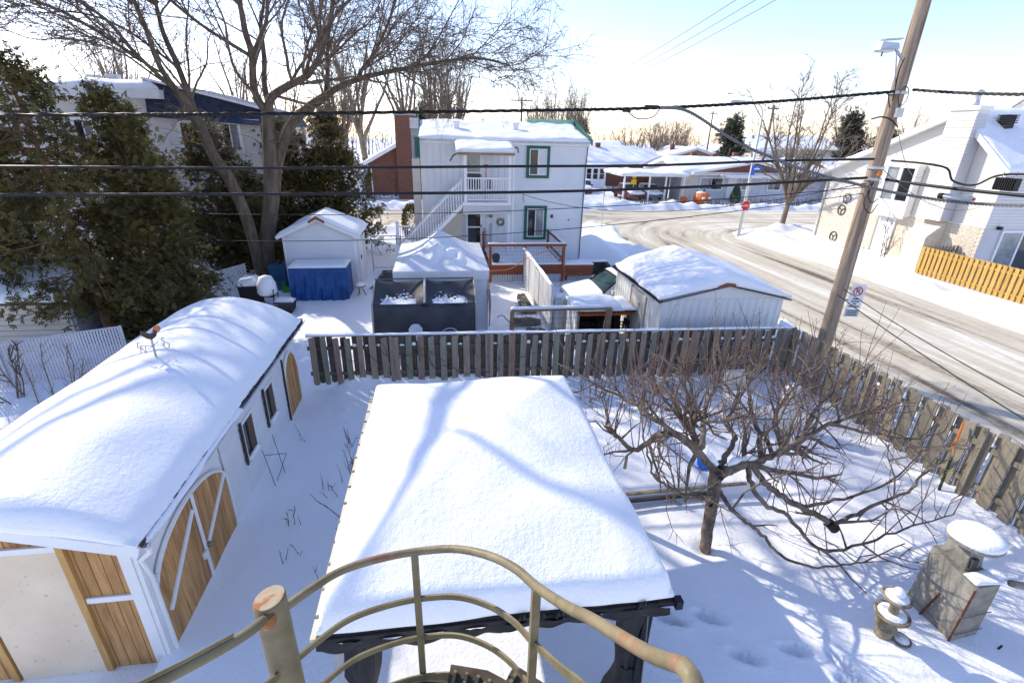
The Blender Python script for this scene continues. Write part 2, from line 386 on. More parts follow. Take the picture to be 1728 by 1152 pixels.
mat('car_green', (.10,.16,.15), (.13,.19,.18), scale=2, rough=.25, spec=.6)
mat('tyre', (.015,.015,.015), (.025,.025,.025), scale=6, rough=.9)
mat('old_rust', (.085,.03,.018), (.15,.06,.035), scale=9, rough=.9)
mat('tread_brown', (.05,.036,.024), (.10,.075,.05), scale=9, rough=.8, bump=.3)
mat('post_top', (.36,.29,.19), (.46,.39,.27), scale=9, rough=.8, bump=.3, extra=blotch((.33,.12,.04), 9, .46, .56, .95))
mat('terracotta', (.42,.14,.07), (.52,.20,.10), scale=5, rough=.8)
mat('plastic_white', (.60,.60,.60), (.74,.74,.73), scale=3, rough=.4)
mat('plastic_cream', (.58,.51,.40), (.68,.62,.51), scale=3, rough=.5)
mat('plastic_green', (.03,.30,.04), (.05,.38,.06), scale=3, rough=.4)
mat('plastic_blue', (.03,.10,.20), (.05,.15,.28), scale=3, rough=.5)
mat('dark_green', (.012,.035,.016), (.03,.06,.03), scale=6, rough=.7)

def leaf_mat(name, c1, c2, c3):
    m = mat(name, c1, c2, scale=1.7, rough=.6, lo=.35, hi=.65, extra=blotch(c3, 2.8, .55, .72, .8)); nt = m.node_tree; N = nt.nodes; Lk = nt.links
    P = N['Principled BSDF']; out = [n for n in N if n.type == 'OUTPUT_MATERIAL'][0]
    col = P.inputs['Base Color'].links[0].from_socket
    t = N.new('ShaderNodeBsdfTranslucent'); Lk.new(col, t.inputs['Color'])
    ms = N.new('ShaderNodeMixShader'); ms.inputs[0].default_value = .35
    Lk.new(P.outputs[0], ms.inputs[1]); Lk.new(t.outputs[0], ms.inputs[2]); Lk.new(ms.outputs[0], out.inputs['Surface'])
leaf_mat('cedar_leaf', (.040,.037,.012), (.15,.13,.036), (.21,.13,.043))
leaf_mat('spruce_leaf', (.045,.05,.035), (.085,.085,.055), (.12,.095,.06))

def text_mesh(s, size, mat_, depth=.004):
    cu = bpy.data.curves.new('lettering', 'FONT'); cu.body = s; cu.size = size; cu.extrude = depth; cu.align_x = 'CENTER'; cu.align_y = 'CENTER'
    o = bpy.data.objects.new('lettering', cu); C.objects.link(o)
    bpy.context.view_layer.update()
    me = bpy.data.meshes.new_from_object(o.evaluated_get(bpy.context.evaluated_depsgraph_get()))
    bpy.data.objects.remove(o); me.materials.clear(); me.materials.append(mat_); return me
def lettering(s, size, mat_, parent, loc, rot, name='lettering', bold=0):
    return inst(name, text_mesh(s, size, mat_), parent, loc, rot)
# ---------------------------------------------------------------- ground, road, yard snow
def road_dist(x, y):
    """signed distance outside the road (positive = on the snow beside it)"""
    wob = .25*FA(x*1.7, y*1.7)
    ax = np.maximum(11.9 - x, x - 20.4)                       # street along y, ends at the cross street
    ay = y - 36
    d1 = np.maximum(ax, ay) + wob*.8
    d2 = np.maximum(33.6 - y, y - 43.4) + wob*.8
    k = 2.2; h = np.clip(.5 + .5*(d2-d1)/k, 0, 1)
    return d2*(1-h) + d1*h - k*h*(1-h)
def road_d(x, y):
    d = road_dist(x, y); return d
def ground_z(x, y):
    d = road_d(x, y)
    bank = (.30 + .14*FB(x*.9, y*.9))*np.exp(-((d-1.0)/.75)**2) + .11*np.abs(FC(x*.5, y*.5))*np.exp(-((d-.8)/.8)**2)
    z = -.16 + .16*sstep(0, .7, d) + np.where(d > 0, bank, 0)*sstep(0, .5, d)
    z = z + .035*FA(x*1.5, y*1.5)*sstep(0, 1.5, d) + .012*FB(x, y)*sstep(0, 1, d)
    # drift beside the white house and down to the car
    z = z + .75*np.exp(-((x-8.6)/.95)**2)*sstep(17.5, 20.5, y)*sstep(30.5, 27.5, y)
    # path shovelled in the neighbour's yard
    z = z - .05*np.exp(-((x-2.6)/.5)**2)*sstep(13, 14, y)*sstep(20.5, 20, y)
    yard = (x > -3.25) & (x < 9.15) & (y < 11.2)
    return np.where(yard, -.75, z)
xs = np.arange(-34, 52.01, .26); ys = np.arange(-5, 66.01, .26)
V, F = grid_mesh('snow', xs, ys, ground_z)
struct(link_mesh('snow_ground', fastmesh('snow_ground', V, F), M['snow'], None, True))
g = MB().add([(-420,-420,-.9),(420,-420,-.9),(420,-6,-.9),(-420,-6,-.9)], [(0,1,2,3)])
V, F = grid_mesh('ground', np.linspace(-420, 420, 60), np.linspace(-60, 460, 60), lambda X, Y: -.24 - .8*((X > -30) & (X < 48) & (Y < 62) & (Y > -6)))
struct(link_mesh('ground', fastmesh('ground', V, F), M['snow'], None, True))
# packed snow and sand on the road, slightly rutted
def rut(x, y): return -.135 + .008*FB(x*2.0, y*.25)
V1, F1 = grid_mesh('r', np.arange(11.0, 21.41, .3), np.arange(-30, 33.31, .6), rut)
V2, F2 = grid_mesh('r', np.arange(-120, 140.1, 1.0), np.arange(33.0, 44.6, .5), lambda x, y: rut(y, x) - .004)
struct(link_mesh('street', fastmesh('street', V1, F1), M['road'], None, True))
struct(link_mesh('cross_street', fastmesh('cross_street', V2, F2), M['road'], None, True))

PRINTS = [(2.87,4.31,-.5),(3.40,4.28,-.55),(3.59,3.70,-.5),(4.30,3.71,-.35),(4.75,3.50,-1.3),(4.68,3.2,-.9),(2.45,4.75,-.6),(5.1,2.95,-.5),(2.5,3.8,-.6),(5.75,2.75,-.3),(4.05,3.0,-.6)]
def yard_z(x, y):
    z = .02 + .03*FA(x*1.6+3, y*1.6) + .012*FB(x, y)
    z = z + .16*np.exp(-(11.3-y)/.35) * (1 + .5*FB(x*1.5, y*0))                   # banked against the back fence
    z = z + .10*np.exp(-(9.3-x)/.5) + .12*np.exp(-(x+3.4)/.3)
    z = z + .17*sstep(6.56, 6.66, y)*sstep(2.6, 2.7, x)*sstep(6.0, 5.6, x)*sstep(9.6, 8.6, y)   # raised bed behind its border boards
    z = z + .09*np.exp(-(((x-.4)/1.6)**2 + ((y-1.6)/.8)**2))
    z = z - .13*np.exp(-((x-4.0)**2 + (y-5.4)**2)/.035) + .05*np.exp(-((x-4.05)**2 + (y-5.3)**2)/.16)
    z = z + .10*np.exp(-((x-5.5)**2 + (y-3.5)**2)/.3) + .08*np.exp(-((x-6.6)**2+(y-3.7)**2)/.5) + .06*np.exp(-((x-5.8)/.9)**2-((y-5.0)/.5)**2)
    for px, py, a in PRINTS:
        c, s = math.cos(a), math.sin(a); u = (x-px)*c + (y-py)*s; v = -(x-px)*s + (y-py)*c
        q = (u/.185)**2 + (v/.075)**2
        q2 = ((u-.15)/.12)**2 + ((v-.015)/.06)**2
        z = z - .12*(1-sstep(.72, 1.12, np.sqrt(q))) - .05*(1-sstep(.7, 1.15, np.sqrt(q2))) + .014*np.exp(-np.abs(np.sqrt(q)-1.5)**2*8)
    return z
V, F = grid_mesh('yard', np.arange(-3.45, 9.5, .04), np.arange(-3, 11.55, .04), yard_z)
struct(link_mesh('yard_snow', fastmesh('yard_snow', V, F), M['snow'], None, True))

# ---------------------------------------------------------------- near shed on the left
def near_shed():
    t = thing('garden_shed', 'white shed with arched wooden doors and deep snow on its long roof', 'shed', (-4.5, 7.4, 0))
    X, Yn, Yf = -3.4, 4.53, 10.9
    xc, xl, xr, ez = -4.5, -5.87, -3.13, 2.06
    def rz(x, y=0): return ez + .44*(1 - np.abs(x-xc)/1.37)
    # inner walls
    MB().box(-5.6, X-.02, Yn+.02, Yf, -.2, 1.95).prism([(-5.6,1.95),(X-.02,1.95),(xc,2.5)], 'y', Yn+.02, Yf).build('wall', M['white_paint'], t)
    # front planks with sloping tops
    x = -5.62; k = 0
    while x < -3.56:
        w = .118; x2 = min(x+w-.009, -3.54)
        z1, z2 = float(rz(x))-.07, float(rz(x2))-.07
        MB().hexa([(x,Yn,-.15),(x2,Yn,-.15),(x2,Yn+.018,-.15),(x,Yn+.018,-.15),(x,Yn,z1),(x2,Yn,z2),(x2,Yn+.018,z2),(x,Yn+.018,z1)]).build('plank', M['cedar_plank'], t)
        x += w
    d = MB().box(-4.98, -4.10, Yn-.03, Yn-.002, -.1, 1.86).build('door_panel', M['cream_panel'], t); d['label'] = 'cream panel covering the shed doorway'
    MB().box(-5.0, -4.09, Yn-.034, Yn-.002, 1.865, 1.94).build('door_rail', M['white_paint'], t)
    MB().box(-4.085, -4.015, Yn-.045, Yn-.002, -.1, 2.18).build('door_jamb', M['gold_timber'], t)
    MB().box(-5.075, -5.005, Yn-.045, Yn-.002, -.1, 2.18).build('door_jamb', M['gold_timber'], t)
    MB().box(-4.01, -3.545, Yn-.028, Yn-.002, 1.09, 1.165).build('wall_rail', M['white_paint'], t)
    MB().box(-3.54, -3.42, Yn-.035, Yn+.01, -.15, 1.96).build('corner_trim', M['white_paint'], t)
    MB().box(-3.418, -3.37, Yn-.02, Yn+.10, -.15, 1.93).build('corner_trim', M['white_paint'], t)
    MB().box(-3.40, -3.36, Yn+.103, Yn+.128, -.15, 1.1).build('gate_hinge_post', M['dark_trim'], t)
    # clapboards on the yard side
    bm = MB(); bm.hexa([(-.004,0,0),(.022,0,0),(.022,1,0),(-.004,1,0),(-.004,0,.15),(.008,0,.15),(.008,1,.15),(-.004,1,.15)])
    me = shared(bm, 'siding_board', M['white_siding'])
    for ya, yb in ((6.72, 7.42), (8.06, 8.58), (9.21, 9.80)):
        for i in range(13): inst('siding_board', me, t, (X, ya, -.02+i*.148), (0,0,0), (1, yb-ya, 1))
    for ya, yb in ((7.42, 8.06), (8.58, 9.21)):
        for i in list(range(5)) + [10, 11, 12]: inst('siding_board', me, t, (X, ya+.004, -.02+i*.148), (0,0,0), (1, yb-ya-.008, 1))
    # windows
    for ya, yb in ((7.47, 8.01), (8.63, 9.16)):
        f = MB()
        f.box(X-.01, X+.045, ya, ya+.05, .74, 1.50).box(X-.01, X+.045, yb-.05, yb, .74, 1.50).box(X-.01, X+.045, ya+.05, yb-.05, 1.44, 1.50).box(X-.01, X+.045, ya+.05, yb-.05, .74, .79)
        f.box(X+.046, X+.075, ya-.03, yb+.03, .70, .745)
        fo = f.build('window', M['white_paint'], t)
        MB().box(X-.02, X+.012, ya+.05, yb-.05, .79, 1.44).build('pane', M['glass_dark'], fo)
        MB().box(X+.013, X+.032, ya+.27, yb-.052, .792, 1.438).build('shutter', M['brown_window'], fo)
        w = MB()                                     # dark scalloped moulding beside the window
        for i in range(9):
            z = .72 + i*.09; w.box(X+.03, X+.058, ya-.055-.012*(i % 2), ya-.004, z, z+.088)
        w.build('moulding', M['dark_trim'], fo)
        snow_cap('sill_snow', X+.02, X+.085, ya+.06, yb-.06, lambda a, b: .748, .05, fo, r=.04, res=.03, amp=.004)
    # arched doors
    def arch(y, c, h, sp, rise): return sp + rise*math.sqrt(max(0, 1-((y-c)/h)**2))
    def door(y0, y1, c, h, sp, rise, proud, handle=None, brace=True):
        d = MB().box(X-.012, X+.006, y0, y1, -.12, sp).build('door', M['white_paint'], t)
        n = max(1, round((y1-y0)/.125)); w = (y1-y0)/n
        for i in range(n):
            a, b = y0+i*w+.003, y0+(i+1)*w-.003; za, zb = arch(a,c,h,sp,rise), arch(b,c,h,sp,rise)
            MB().hexa([(X+.007,a,-.1),(X+proud,a,-.1),(X+proud,b,-.1),(X+.007,b,-.1),(X+.007,a,za),(X+proud,a,za),(X+proud,b,zb),(X+.007,b,zb)]).build('plank', M['cedar_plank'], d)
        if brace:
            MB().bar((X+proud+.012,y0+.06,.62),(X+proud+.012,y1-.02,1.34 if y0 < 5.5 else 1.20),.02,.075,up=(0,-.6,.8)).build('brace', M['white_paint'], d)
        return d
    d1 = door(4.67, 5.66, 5.67, 1.02, .96, .56, .03)
    d2 = door(5.70, 6.64, 5.67, 1.02, .96, .56, .034)
    MB().box(X+.036, X+.052, 5.665, 5.725, -.1, 1.55).build('stile', M['white_paint'], d2)
    MB().lathe(X+.075, 5.75, [(.001,.60),(.03,.61),(.036,.64),(.03,.67),(.001,.68)], 10).build('handle', M['stone_old'], d2)
    MB().box(X+.036, X+.07, 5.59, 5.66, .52, .62).build('latch', M['white_paint'], d1)
    def arch_trim(c, h, sp, rise, wd=.055):
        m = MB(); P = [(c-h-.0, -.1)] + [(c - h*math.cos(q), sp + rise*math.sin(q)) for q in np.linspace(0, math.pi, 22)] + [(c+h, -.1)]
        for a, b in zip(P, P[1:]):
            if (a[0]-b[0])**2+(a[1]-b[1])**2 < 1e-6: continue
            m.bar((X+.022, a[0], a[1]), (X+.022, b[0], b[1]), .06, wd, up=(1,0,0)) if False else m.tube([(X+.018,a[0],a[1]),(X+.018,b[0],b[1])], .03, 6)
        return m
    arch_trim(5.67, 1.035, .96, .585).build('arch_trim', M['white_paint'], t)
    d3 = door(9.93, 10.80, 10.36, .46, .85, .62, .03, brace=False)
    arch_trim(10.36, .48, .85, .64).build('arch_trim', M['white_paint'], t)
    m = MB()
    for i in range(17):
        z = -.05 + i*.095; m.box(X+.02, X+.05, 9.815-.01*(i % 2), 9.855, z, z+.09)
    m.build('moulding', M['dark_trim'], t)
    # roof, eaves, gutter
    r = MB(); n = 12
    px = [xl + (xr-xl)*i/n for i in range(n+1)]
    prof = [(a, float(rz(a))) for a in px]; poly = prof + [(a, z-.05) for a, z in reversed(prof)]
    roof = r.prism(poly, 'y', 4.26, 10.86).build('roof', M['white_paint'], t)
    f = MB()
    for a, b in zip(prof, prof[1:]): f.bar((a[0],4.245,a[1]-.055),(b[0],4.245,b[1]-.055),.028,.13,up=(0,0,1))
    f.build('fascia', M['white_paint'], roof)
    MB().box(xr-.22, xr-.02, 4.28, 10.84, ez-.09, ez-.052).build('soffit', M['white_paint'], roof)
    gu = MB().prism([(xr-.016,ez-.06),(xr+.05,ez-.06),(xr+.072,ez-.005),(xr+.062,ez-.005),(xr+.044,ez-.05),(xr-.016,ez-.05)], 'y', 4.30, 10.84).build('gutter', M['galvanised'], roof)
    m = MB(); y = 4.27; q = random.Random(3)                  # ragged shingle edge
    while y < 10.82:
        l = q.uniform(.05, .13); e = q.uniform(.01, .055); m.box(xr-.05, xr+e*.7, y, y+l, ez-.018, ez+.022+q.uniform(-.004,.012)); y += l
    m.build('shingle_edge', M['dark_trim'], roof)
    snow_cap('gutter_snow', xr+.0, xr+.068, 4.33, 7.0, lambda x, y: ez-.03, .05, roof, r=.04, res=.05, amp=.012, seed=4)
    snow_cap('snow_cover', xl-.02, xr+.015, 4.22, 10.80, lambda x, y: rz(np.clip(x, xl, xr))+.008, 1.0, roof, r=.22, res=.055, amp=.012, seed=1,
             taper=lambda x, y: (lambda d: .09+.54*(1-d*d)-.44*(1-d))(np.clip(np.abs(x-xc)/1.37, 0, 1)))
    # downpipe at the near corner
    MB().tube([(xr+.02,4.36,ez-.1),(xr-.02,4.42,ez-.22),(X+.06,4.52,ez-.42),(X+.05,4.60,ez-.75),(X+.045,4.61,.0)], .028, 8).build('downpipe', M['white_paint'], roof)
near_shed()

def weathervane():
    x, y, z = -4.42, 7.62, 2.80
    t = thing('weathervane', 'small rooster weathervane with compass letters poking from the shed roof snow', 'weathervane', (x, y, z))
    MB().tube([(x,y,z-.15),(x,y,z+.2)], .016, 8).build('rod', M['grey_metal'], t)
    b = MB()
    prof = [(-.13,.03),(-.11,.09),(-.07,.06),(-.01,.035),(.05,.05),(.075,.10),(.10,.115),(.115,.09),(.10,.045),(.075,-.015),(.02,-.055),(-.05,-.04),(-.10,.0)]
    b.prism([(x+p, z+.24+q) for p, q in prof], 'y', y-.016, y+.016)
    ro = b.build('rooster', M['dark_trim'], t)
    MB().prism([(x+p, z+.24+q) for p, q in ((.03,.052),(.075,.12),(.10,.165),(.15,.155),(.165,.10),(.13,.06),(.108,.09),(.09,.11))], 'y', y-.02, y+.02).build('tail', M['terracotta'], ro)
    MB().tube([(x-.17,y,z+.08),(x+.17,y,z+.08)], .007, 6).tube([(x,y-.15,z+.08),(x,y+.15,z+.08)], .007, 6).build('cross_arm', M['grey_metal'], t)
    for s, dx, dy in (('E',-.2,.0),('N',-.05,-.17),('S',.06,.17),('O',.2,-.02)):
        lettering(s, .15, M['grey_metal'], t, (x+dx, y+dy, z+.08), (R(80),0,R(-12)), 'letter')
weathervane()

# ---------------------------------------------------------------- gazebo
def gazebo():
    x0, x1, y0, y1, ez = -1.15, 2.03, 3.03, 7.19, 2.06
    t = thing('gazebo', 'black fabric gazebo buried under a thick smooth slab of snow', 'gazebo', ((x0+x1)/2, (y0+y1)/2, 0))
    def base(x, y):
        d = np.minimum(np.minimum(x-x0, x1-x)/1.59, np.minimum(y-y0, y1-y)/2.08)
        d = np.clip(d, 0, 1); return ez + .44*(1-(1-d)**1.5)
    V, F = grid_mesh('roof', np.linspace(x0, x1, 25), np.linspace(y0, y1, 25), base)
    L = parent_world(t); roof = link_mesh('roof', fastmesh('roof', V-np.array(L), F), M['black_fabric'], t, True)
    snow_cap('snow_cover', x0+.015, x1-.01, y0+.0, y1+.03, lambda x, y: base(x, y)+.012, .215, roof, r=.12, res=.045, amp=.014, seed=7)
    m = MB()
    for a, b in (((x0,y0),(x1,y0)),((x1,y0),(x1,y1)),((x1,y1),(x0,y1))): m.bar((*a,ez-.03),(*b,ez-.03),.045,.05)
    m.build('eave_rail', M['black_metal'], t)
    MB().bar((x0-.015,y0,ez-.02),(x0-.015,y1,ez-.02),.07,.03).build('eave_strip', M['plastic_cream'], t)
    m = MB()
    for i in range(14): m.box(x0-.055, x0+.02, y0+.2+i*.29, y0+.225+i*.29, ez-.006, ez+.004)
    m.build('strip_rivet', M['stone_old'], t)
    # valance hanging in folds along the near edge
    v = []; f = []; n = 90
    for i in range(n+1):
        u = i/n; x = x0 + (x1-x0-.05)*u
        sag = .13 + .03*math.sin(u*7.3) + .012*math.sin(u*31)
        for j, (dz, dy) in enumerate(((0,-.03),(-.45,-.055),(-.8,-.02),(-1,.05))):
            v.append((x, y0+dy+.018*math.sin(u*55+j), ez-.045+dz*sag))
    for i in range(n):
        for j in range(3): a = i*4+j; f.append((a, a+4, a+5, a+1))
    MB().add(v, f).build('valance', M['black_fabric'], t, True)
    # folded clips along the edge
    q = random.Random(2)
    for u in (.55, .605, .66, .70, .90):
        x = x0 + (x1-x0)*u
        MB().tube([(x-.035,y0-.03,ez-.03),(x-.02,y0-.045,ez+.05),(x+.01,y0-.045,ez+.065),(x+.03,y0-.03,ez+.0)], .014, 6).build('clip', M['black_fabric'], t)
    MB().bar((x1-.16,y0-.01,ez-.01),(x1+.03,y0-.03,ez-.0),.035,.035).box(x1-.01,x1+.055,y0-.075,y0+.0,ez-.05,ez+.05).build('corner_bracket', M['black_metal'], t)
    for px, py in ((x0+.13,y0+.16),(x1-.17,y0+.13),(x1-.15,y1-.15),(x0+.15,y1-.15)):
        MB().box(px-.045,px+.045,py-.045,py+.045,-.1,ez-.04).build('post', M['grey_metal'] if px < 0 else M['black_metal'], t)
    # gathered curtains on the near posts
    for cx, cy, s in ((x0+.30, y0+.20, 0), (x1-.26, y0+.20, 1)):
        n, m_ = 26, 14; V = []
        for j in range(m_):
            z = ez-.08 - (ez-.05)*j/(m_-1)*.98; pin = 1-.42*math.exp(-((z-.95)/.28)**2)
            if s: pin *= 1 + .35*math.exp(-((z-.45)/.4)**2)
            for i in range(n):
                q = 2*math.pi*i/n; r = (.13 + .03*math.sin(q*7 + j*.25) + .015*math.sin(q*3+j*.6))*pin
                V.append((cx + r*1.15*math.cos(q) + .02*math.sin(z*4), cy + r*math.sin(q), z))
        F = [(j*n+i, j*n+(i+1) % n, (j+1)*n+(i+1) % n, (j+1)*n+i) for j in range(m_-1) for i in range(n)]
        cu = MB().add(V, F).build('curtain', M['black_fabric'], t, True)
        MB().lathe(cx, cy, [(.085,.93),(.105,.94),(.105,.965),(.085,.975)], 14).build('tie', M['rubber'], cu)
    MB().tube([(x1-.24,y0-.02,ez-.12),(x1-.16,y0+.05,1.3),(x1-.10,y0+.10,.55)], .006, 5).build('cord', M['cable_grey'], t)
gazebo()

# ---------------------------------------------------------------- spiral stair railing below the camera
def catmull(P, n=8):
    P = [Vector(p) for p in P]; P = [P[0]*2-P[1]] + P + [P[-1]*2-P[-2]]; out = []
    for i in range(1, len(P)-2):
        for k in range(n):
            t = k/n; a, b, c, d = P[i-1:i+3]
            out.append(.5*((2*b) + (c-a)*t + (2*a-5*b+4*c-d)*t*t + (3*b-a-3*c+d)*t**3))
    out.append(P[-2]); return out
def railing():
    t = thing('spiral_stair', 'olive painted spiral stair railing with rusty post in the foreground', 'staircase', (-.2, .95, 0))
    path = [(-.735,1.52,4.17),(-.62,1.69,4.12),(-.5,1.79,4.11),(-.33,1.86,4.09),(-.16,1.885,4.085),(.02,1.84,4.125),(.17,1.71,4.20),(.27,1.55,4.28),(.33,1.39,4.35),(.39,1.20,4.47),(.43,1.04,4.60),(.475,.79,4.80),(.485,.64,4.96)]
    MB().tube(catmull(path), .0195, 12).build('handrail', M['rail_paint_worn'], t, True)
    MB().tube(catmull([(.485,.645,4.955),(.485,.605,4.97),(.485,.575,4.94),(.485,.565,4.85),(.485,.565,4.3)]), .0215, 10).build('handrail_bend', M['rail_paint_worn'], t, True)
    left = [(-1.22,.86,4.53),(-.94,1.15,4.38),(-.79,1.36,4.27),(-.735,1.50,4.20)]
    MB().tube(catmull(left), .0195, 12).build('handrail', M['rail_paint'], t, True)
    MB().tube(catmull([(p[0]-.005,p[1],p[2]+.03) for p in left[:3]]), .006, 6).build('weld_seam', M['rail_paint'], t, True)
    full = left[:3] + path
    for dz in (.325, .615):
        P = catmull([(p[0], p[1], p[2]-dz) for p in full], 8); m = MB()
        for a, b in zip(P, P[1:]): m.bar(a, b, .012, .034)
        m.build('mid_rail', M['rail_paint'], t)
    for bx, by, zt in ((-.18,1.885,4.085),(.33,1.39,4.35)):
        MB().box(bx-.017,bx+.017,by-.017,by+.017,zt-.95,zt-.005).build('baluster', M['rail_paint'], t)
    p = MB().lathe(-.74, 1.56, [(.064,1.2),(.064,4.228),(.061,4.236)], 28)
    for i, (x, y, z) in enumerate(p.v):                          # top sawn at a slight slope
        if z > 4.2: p.v[i] = (x, y, z + (x+.74)*.18)
    po = p.build('post', M['rail_paint'], t, True)
    c = MB().lathe(-.74, 1.56, [(.060,4.2365),(.059,4.241)], 28)
    for i, (x, y, z) in enumerate(c.v): c.v[i] = (x, y, z + (x+.74)*.18)
    c.build('post_cap', M['post_top'], po)
    MB().lathe(-.735, 1.50, [(.0,4.16),(.03,4.165),(.034,4.19),(.03,4.215),(.0,4.22)], 12).build('weld', M['rust'], po)
    # curved stringer and treads
    P = catmull([(p[0]*.985-.003, p[1]*.985, p[2]-.93) for p in full], 8); m = MB()
    for a, b in zip(P, P[1:]): m.bar(a, b, .008, .11)
    m.build('stringer', M['rail_paint'], t)
    cx, cy = -.2, .98
    MB().lathe(cx, cy, [(.05,.0),(.05,3.15)], 16).build('column', M['rail_paint'], t, True)
    for k in range(9):
        a0 = R(150 - k*24); a1 = a0 - R(27); z = 3.03 + k*.17 if k else 3.03
        z = 3.0 + (k-1)*.155
        r0, r1 = .06, .86; m = MB()
        Q = [(cx+r0*math.cos(a0),cy+r0*math.sin(a0)),(cx+r1*math.cos(a0),cy+r1*math.sin(a0)),(cx+r1*1.01*math.cos((a0+a1)/2),cy+r1*1.01*math.sin((a0+a1)/2)),(cx+r1*math.cos(a1),cy+r1*math.sin(a1)),(cx+r0*math.cos(a1),cy+r0*math.sin(a1))]
        m.prism(Q[::-1], 'z', z, z+.008)
        tr = m.build('tread', M['tread_brown'], t)
        g = MB()
        for i in range(6):
            a = a0 + (a1-a0)*(i+.5)/6; g.bar((cx+.2*math.cos(a),cy+.2*math.sin(a),z+.018),(cx+.82*math.cos(a),cy+.82*math.sin(a),z+.018),.016,.018)
        g.build('tread_grip', M['rail_paint'], tr)
railing()

# ---------------------------------------------------------------- wooden fences round the yard
def board_mesh(w, th, h, name, mtl, round_bottom=True, jag=0, seed=0):
    q = random.Random(seed); n = 6
    if round_bottom: bot = [(-w/2*math.cos(math.pi*i/n), .055*(1-math.sin(math.pi*i/n))) for i in range(n+1)]
    else: bot = [(-w/2, 0), (w/2, 0)]
    top = [(w/2, h + q.uniform(-.02,.02)), (w/2-.02, h+.01+q.uniform(-.01,.015)), (-w/2+.015, h+q.uniform(-.015,.015)), (-w/2, h+q.uniform(-.03,.01))]
    return shared(MB().prism(bot+top, 'y', -th/2, th/2), name, mtl)
def back_fence():
    A, B = Vector((-3.28, 11.47, 0)), Vector((9.15, 11.02, 0)); d = (B-A); L = d.length; d /= L; n = Vector((d.y, -d.x, 0)); ang = math.atan2(d.y, d.x)
    t = thing('plank_fence', 'weathered grey brown plank fence with rounded board ends at the back of the yard', 'fence', A)
    P = lambda s, o, z: (A.x+d.x*s+n.x*o, A.y+d.y*s+n.y*o, z)
    for z in (1.10, .42):
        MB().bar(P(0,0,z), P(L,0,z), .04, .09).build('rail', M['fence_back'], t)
    MB().bar(P(0,-.02,1.415), P(L,-.02,1.415), .10, .025).build('top_rail', M['fence_wood'], t)
    fm = [board_mesh(.145, .022, 1.28, 'picket', M['fence_wood'], seed=i) for i in range(4)]
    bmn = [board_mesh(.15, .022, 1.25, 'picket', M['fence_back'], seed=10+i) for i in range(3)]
    q = random.Random(5); s = .12; k = 0
    while s < L-.05:
        w = q.uniform(.9, 1.1); rz = q.uniform(-.012, .012)
        inst('picket', q.choice(fm), t, P(s+q.uniform(-.01,.01), .035, .10+q.uniform(-.03,.03)), (q.uniform(-.01,.01), rz, ang), (w,1,q.uniform(.985,1.0)))
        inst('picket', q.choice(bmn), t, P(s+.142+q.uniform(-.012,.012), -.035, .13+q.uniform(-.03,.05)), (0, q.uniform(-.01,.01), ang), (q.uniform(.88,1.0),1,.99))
        if q.random() < .55:                          # little heaps of snow on the rail between boards
            x, y, z = P(s+.143, .018, 1.146); m = MB(); w2 = q.uniform(.04,.062); h2 = q.uniform(.03,.085)
            m.lathe(0, 0, [(w2,0),(w2*.95,h2*.5),(w2*.6,h2*.9),(.004,h2)], 8)
            inst('snow_clump', shared(m, 'snow_clump', M['snow'], True), t, (x, y, z), (0,0,ang), (1,.45,1))
        s += .285; k += 1
    for s in (2.0, 4.45, 7.3, 9.7, 12.2):
        MB().bar(P(s,.06,0), P(s,.06,1.40), .09, .09, up=(0,1,0)).build('post', M['fence_wood'], t)
    # snow along the top
    u = np.linspace(0, L, 260); m = MB(); pr = .016+.018*np.clip(.5+.6*FB(u*2, u*0+3), 0, 1)
    for a, b, h, h2 in zip(u, u[1:], pr, pr[1:]):
        m.hexa([P(a,-.07,1.4285),P(b,-.07,1.4285),P(b,.035,1.4285),P(a,.035,1.4285),P(a,-.05,1.429+h),P(b,-.05,1.429+h2),P(b,.015,1.429+h),P(a,.015,1.429+h)])
    m.build('snow_ridge', M['snow'], t)
    # dry vine trained on the boards
    m = MB(); q = random.Random(11)
    for _ in range(16):
        s = q.uniform(.8, 5.6); z = q.uniform(.2, .9); pts = []
        a = q.uniform(-.6, 2.2)
        for i in range(12):
            pts.append(P(s, .062+q.uniform(0,.04), z)); a += q.uniform(-.6,.6); s += .09*math.cos(a); z = min(1.3, max(.08, z+.09*math.sin(a)))
        m.tube(pts, [.010*(1-i/14) for i in range(12)], 5)
    m.build('vine', M['dead_vine'], t)
back_fence()

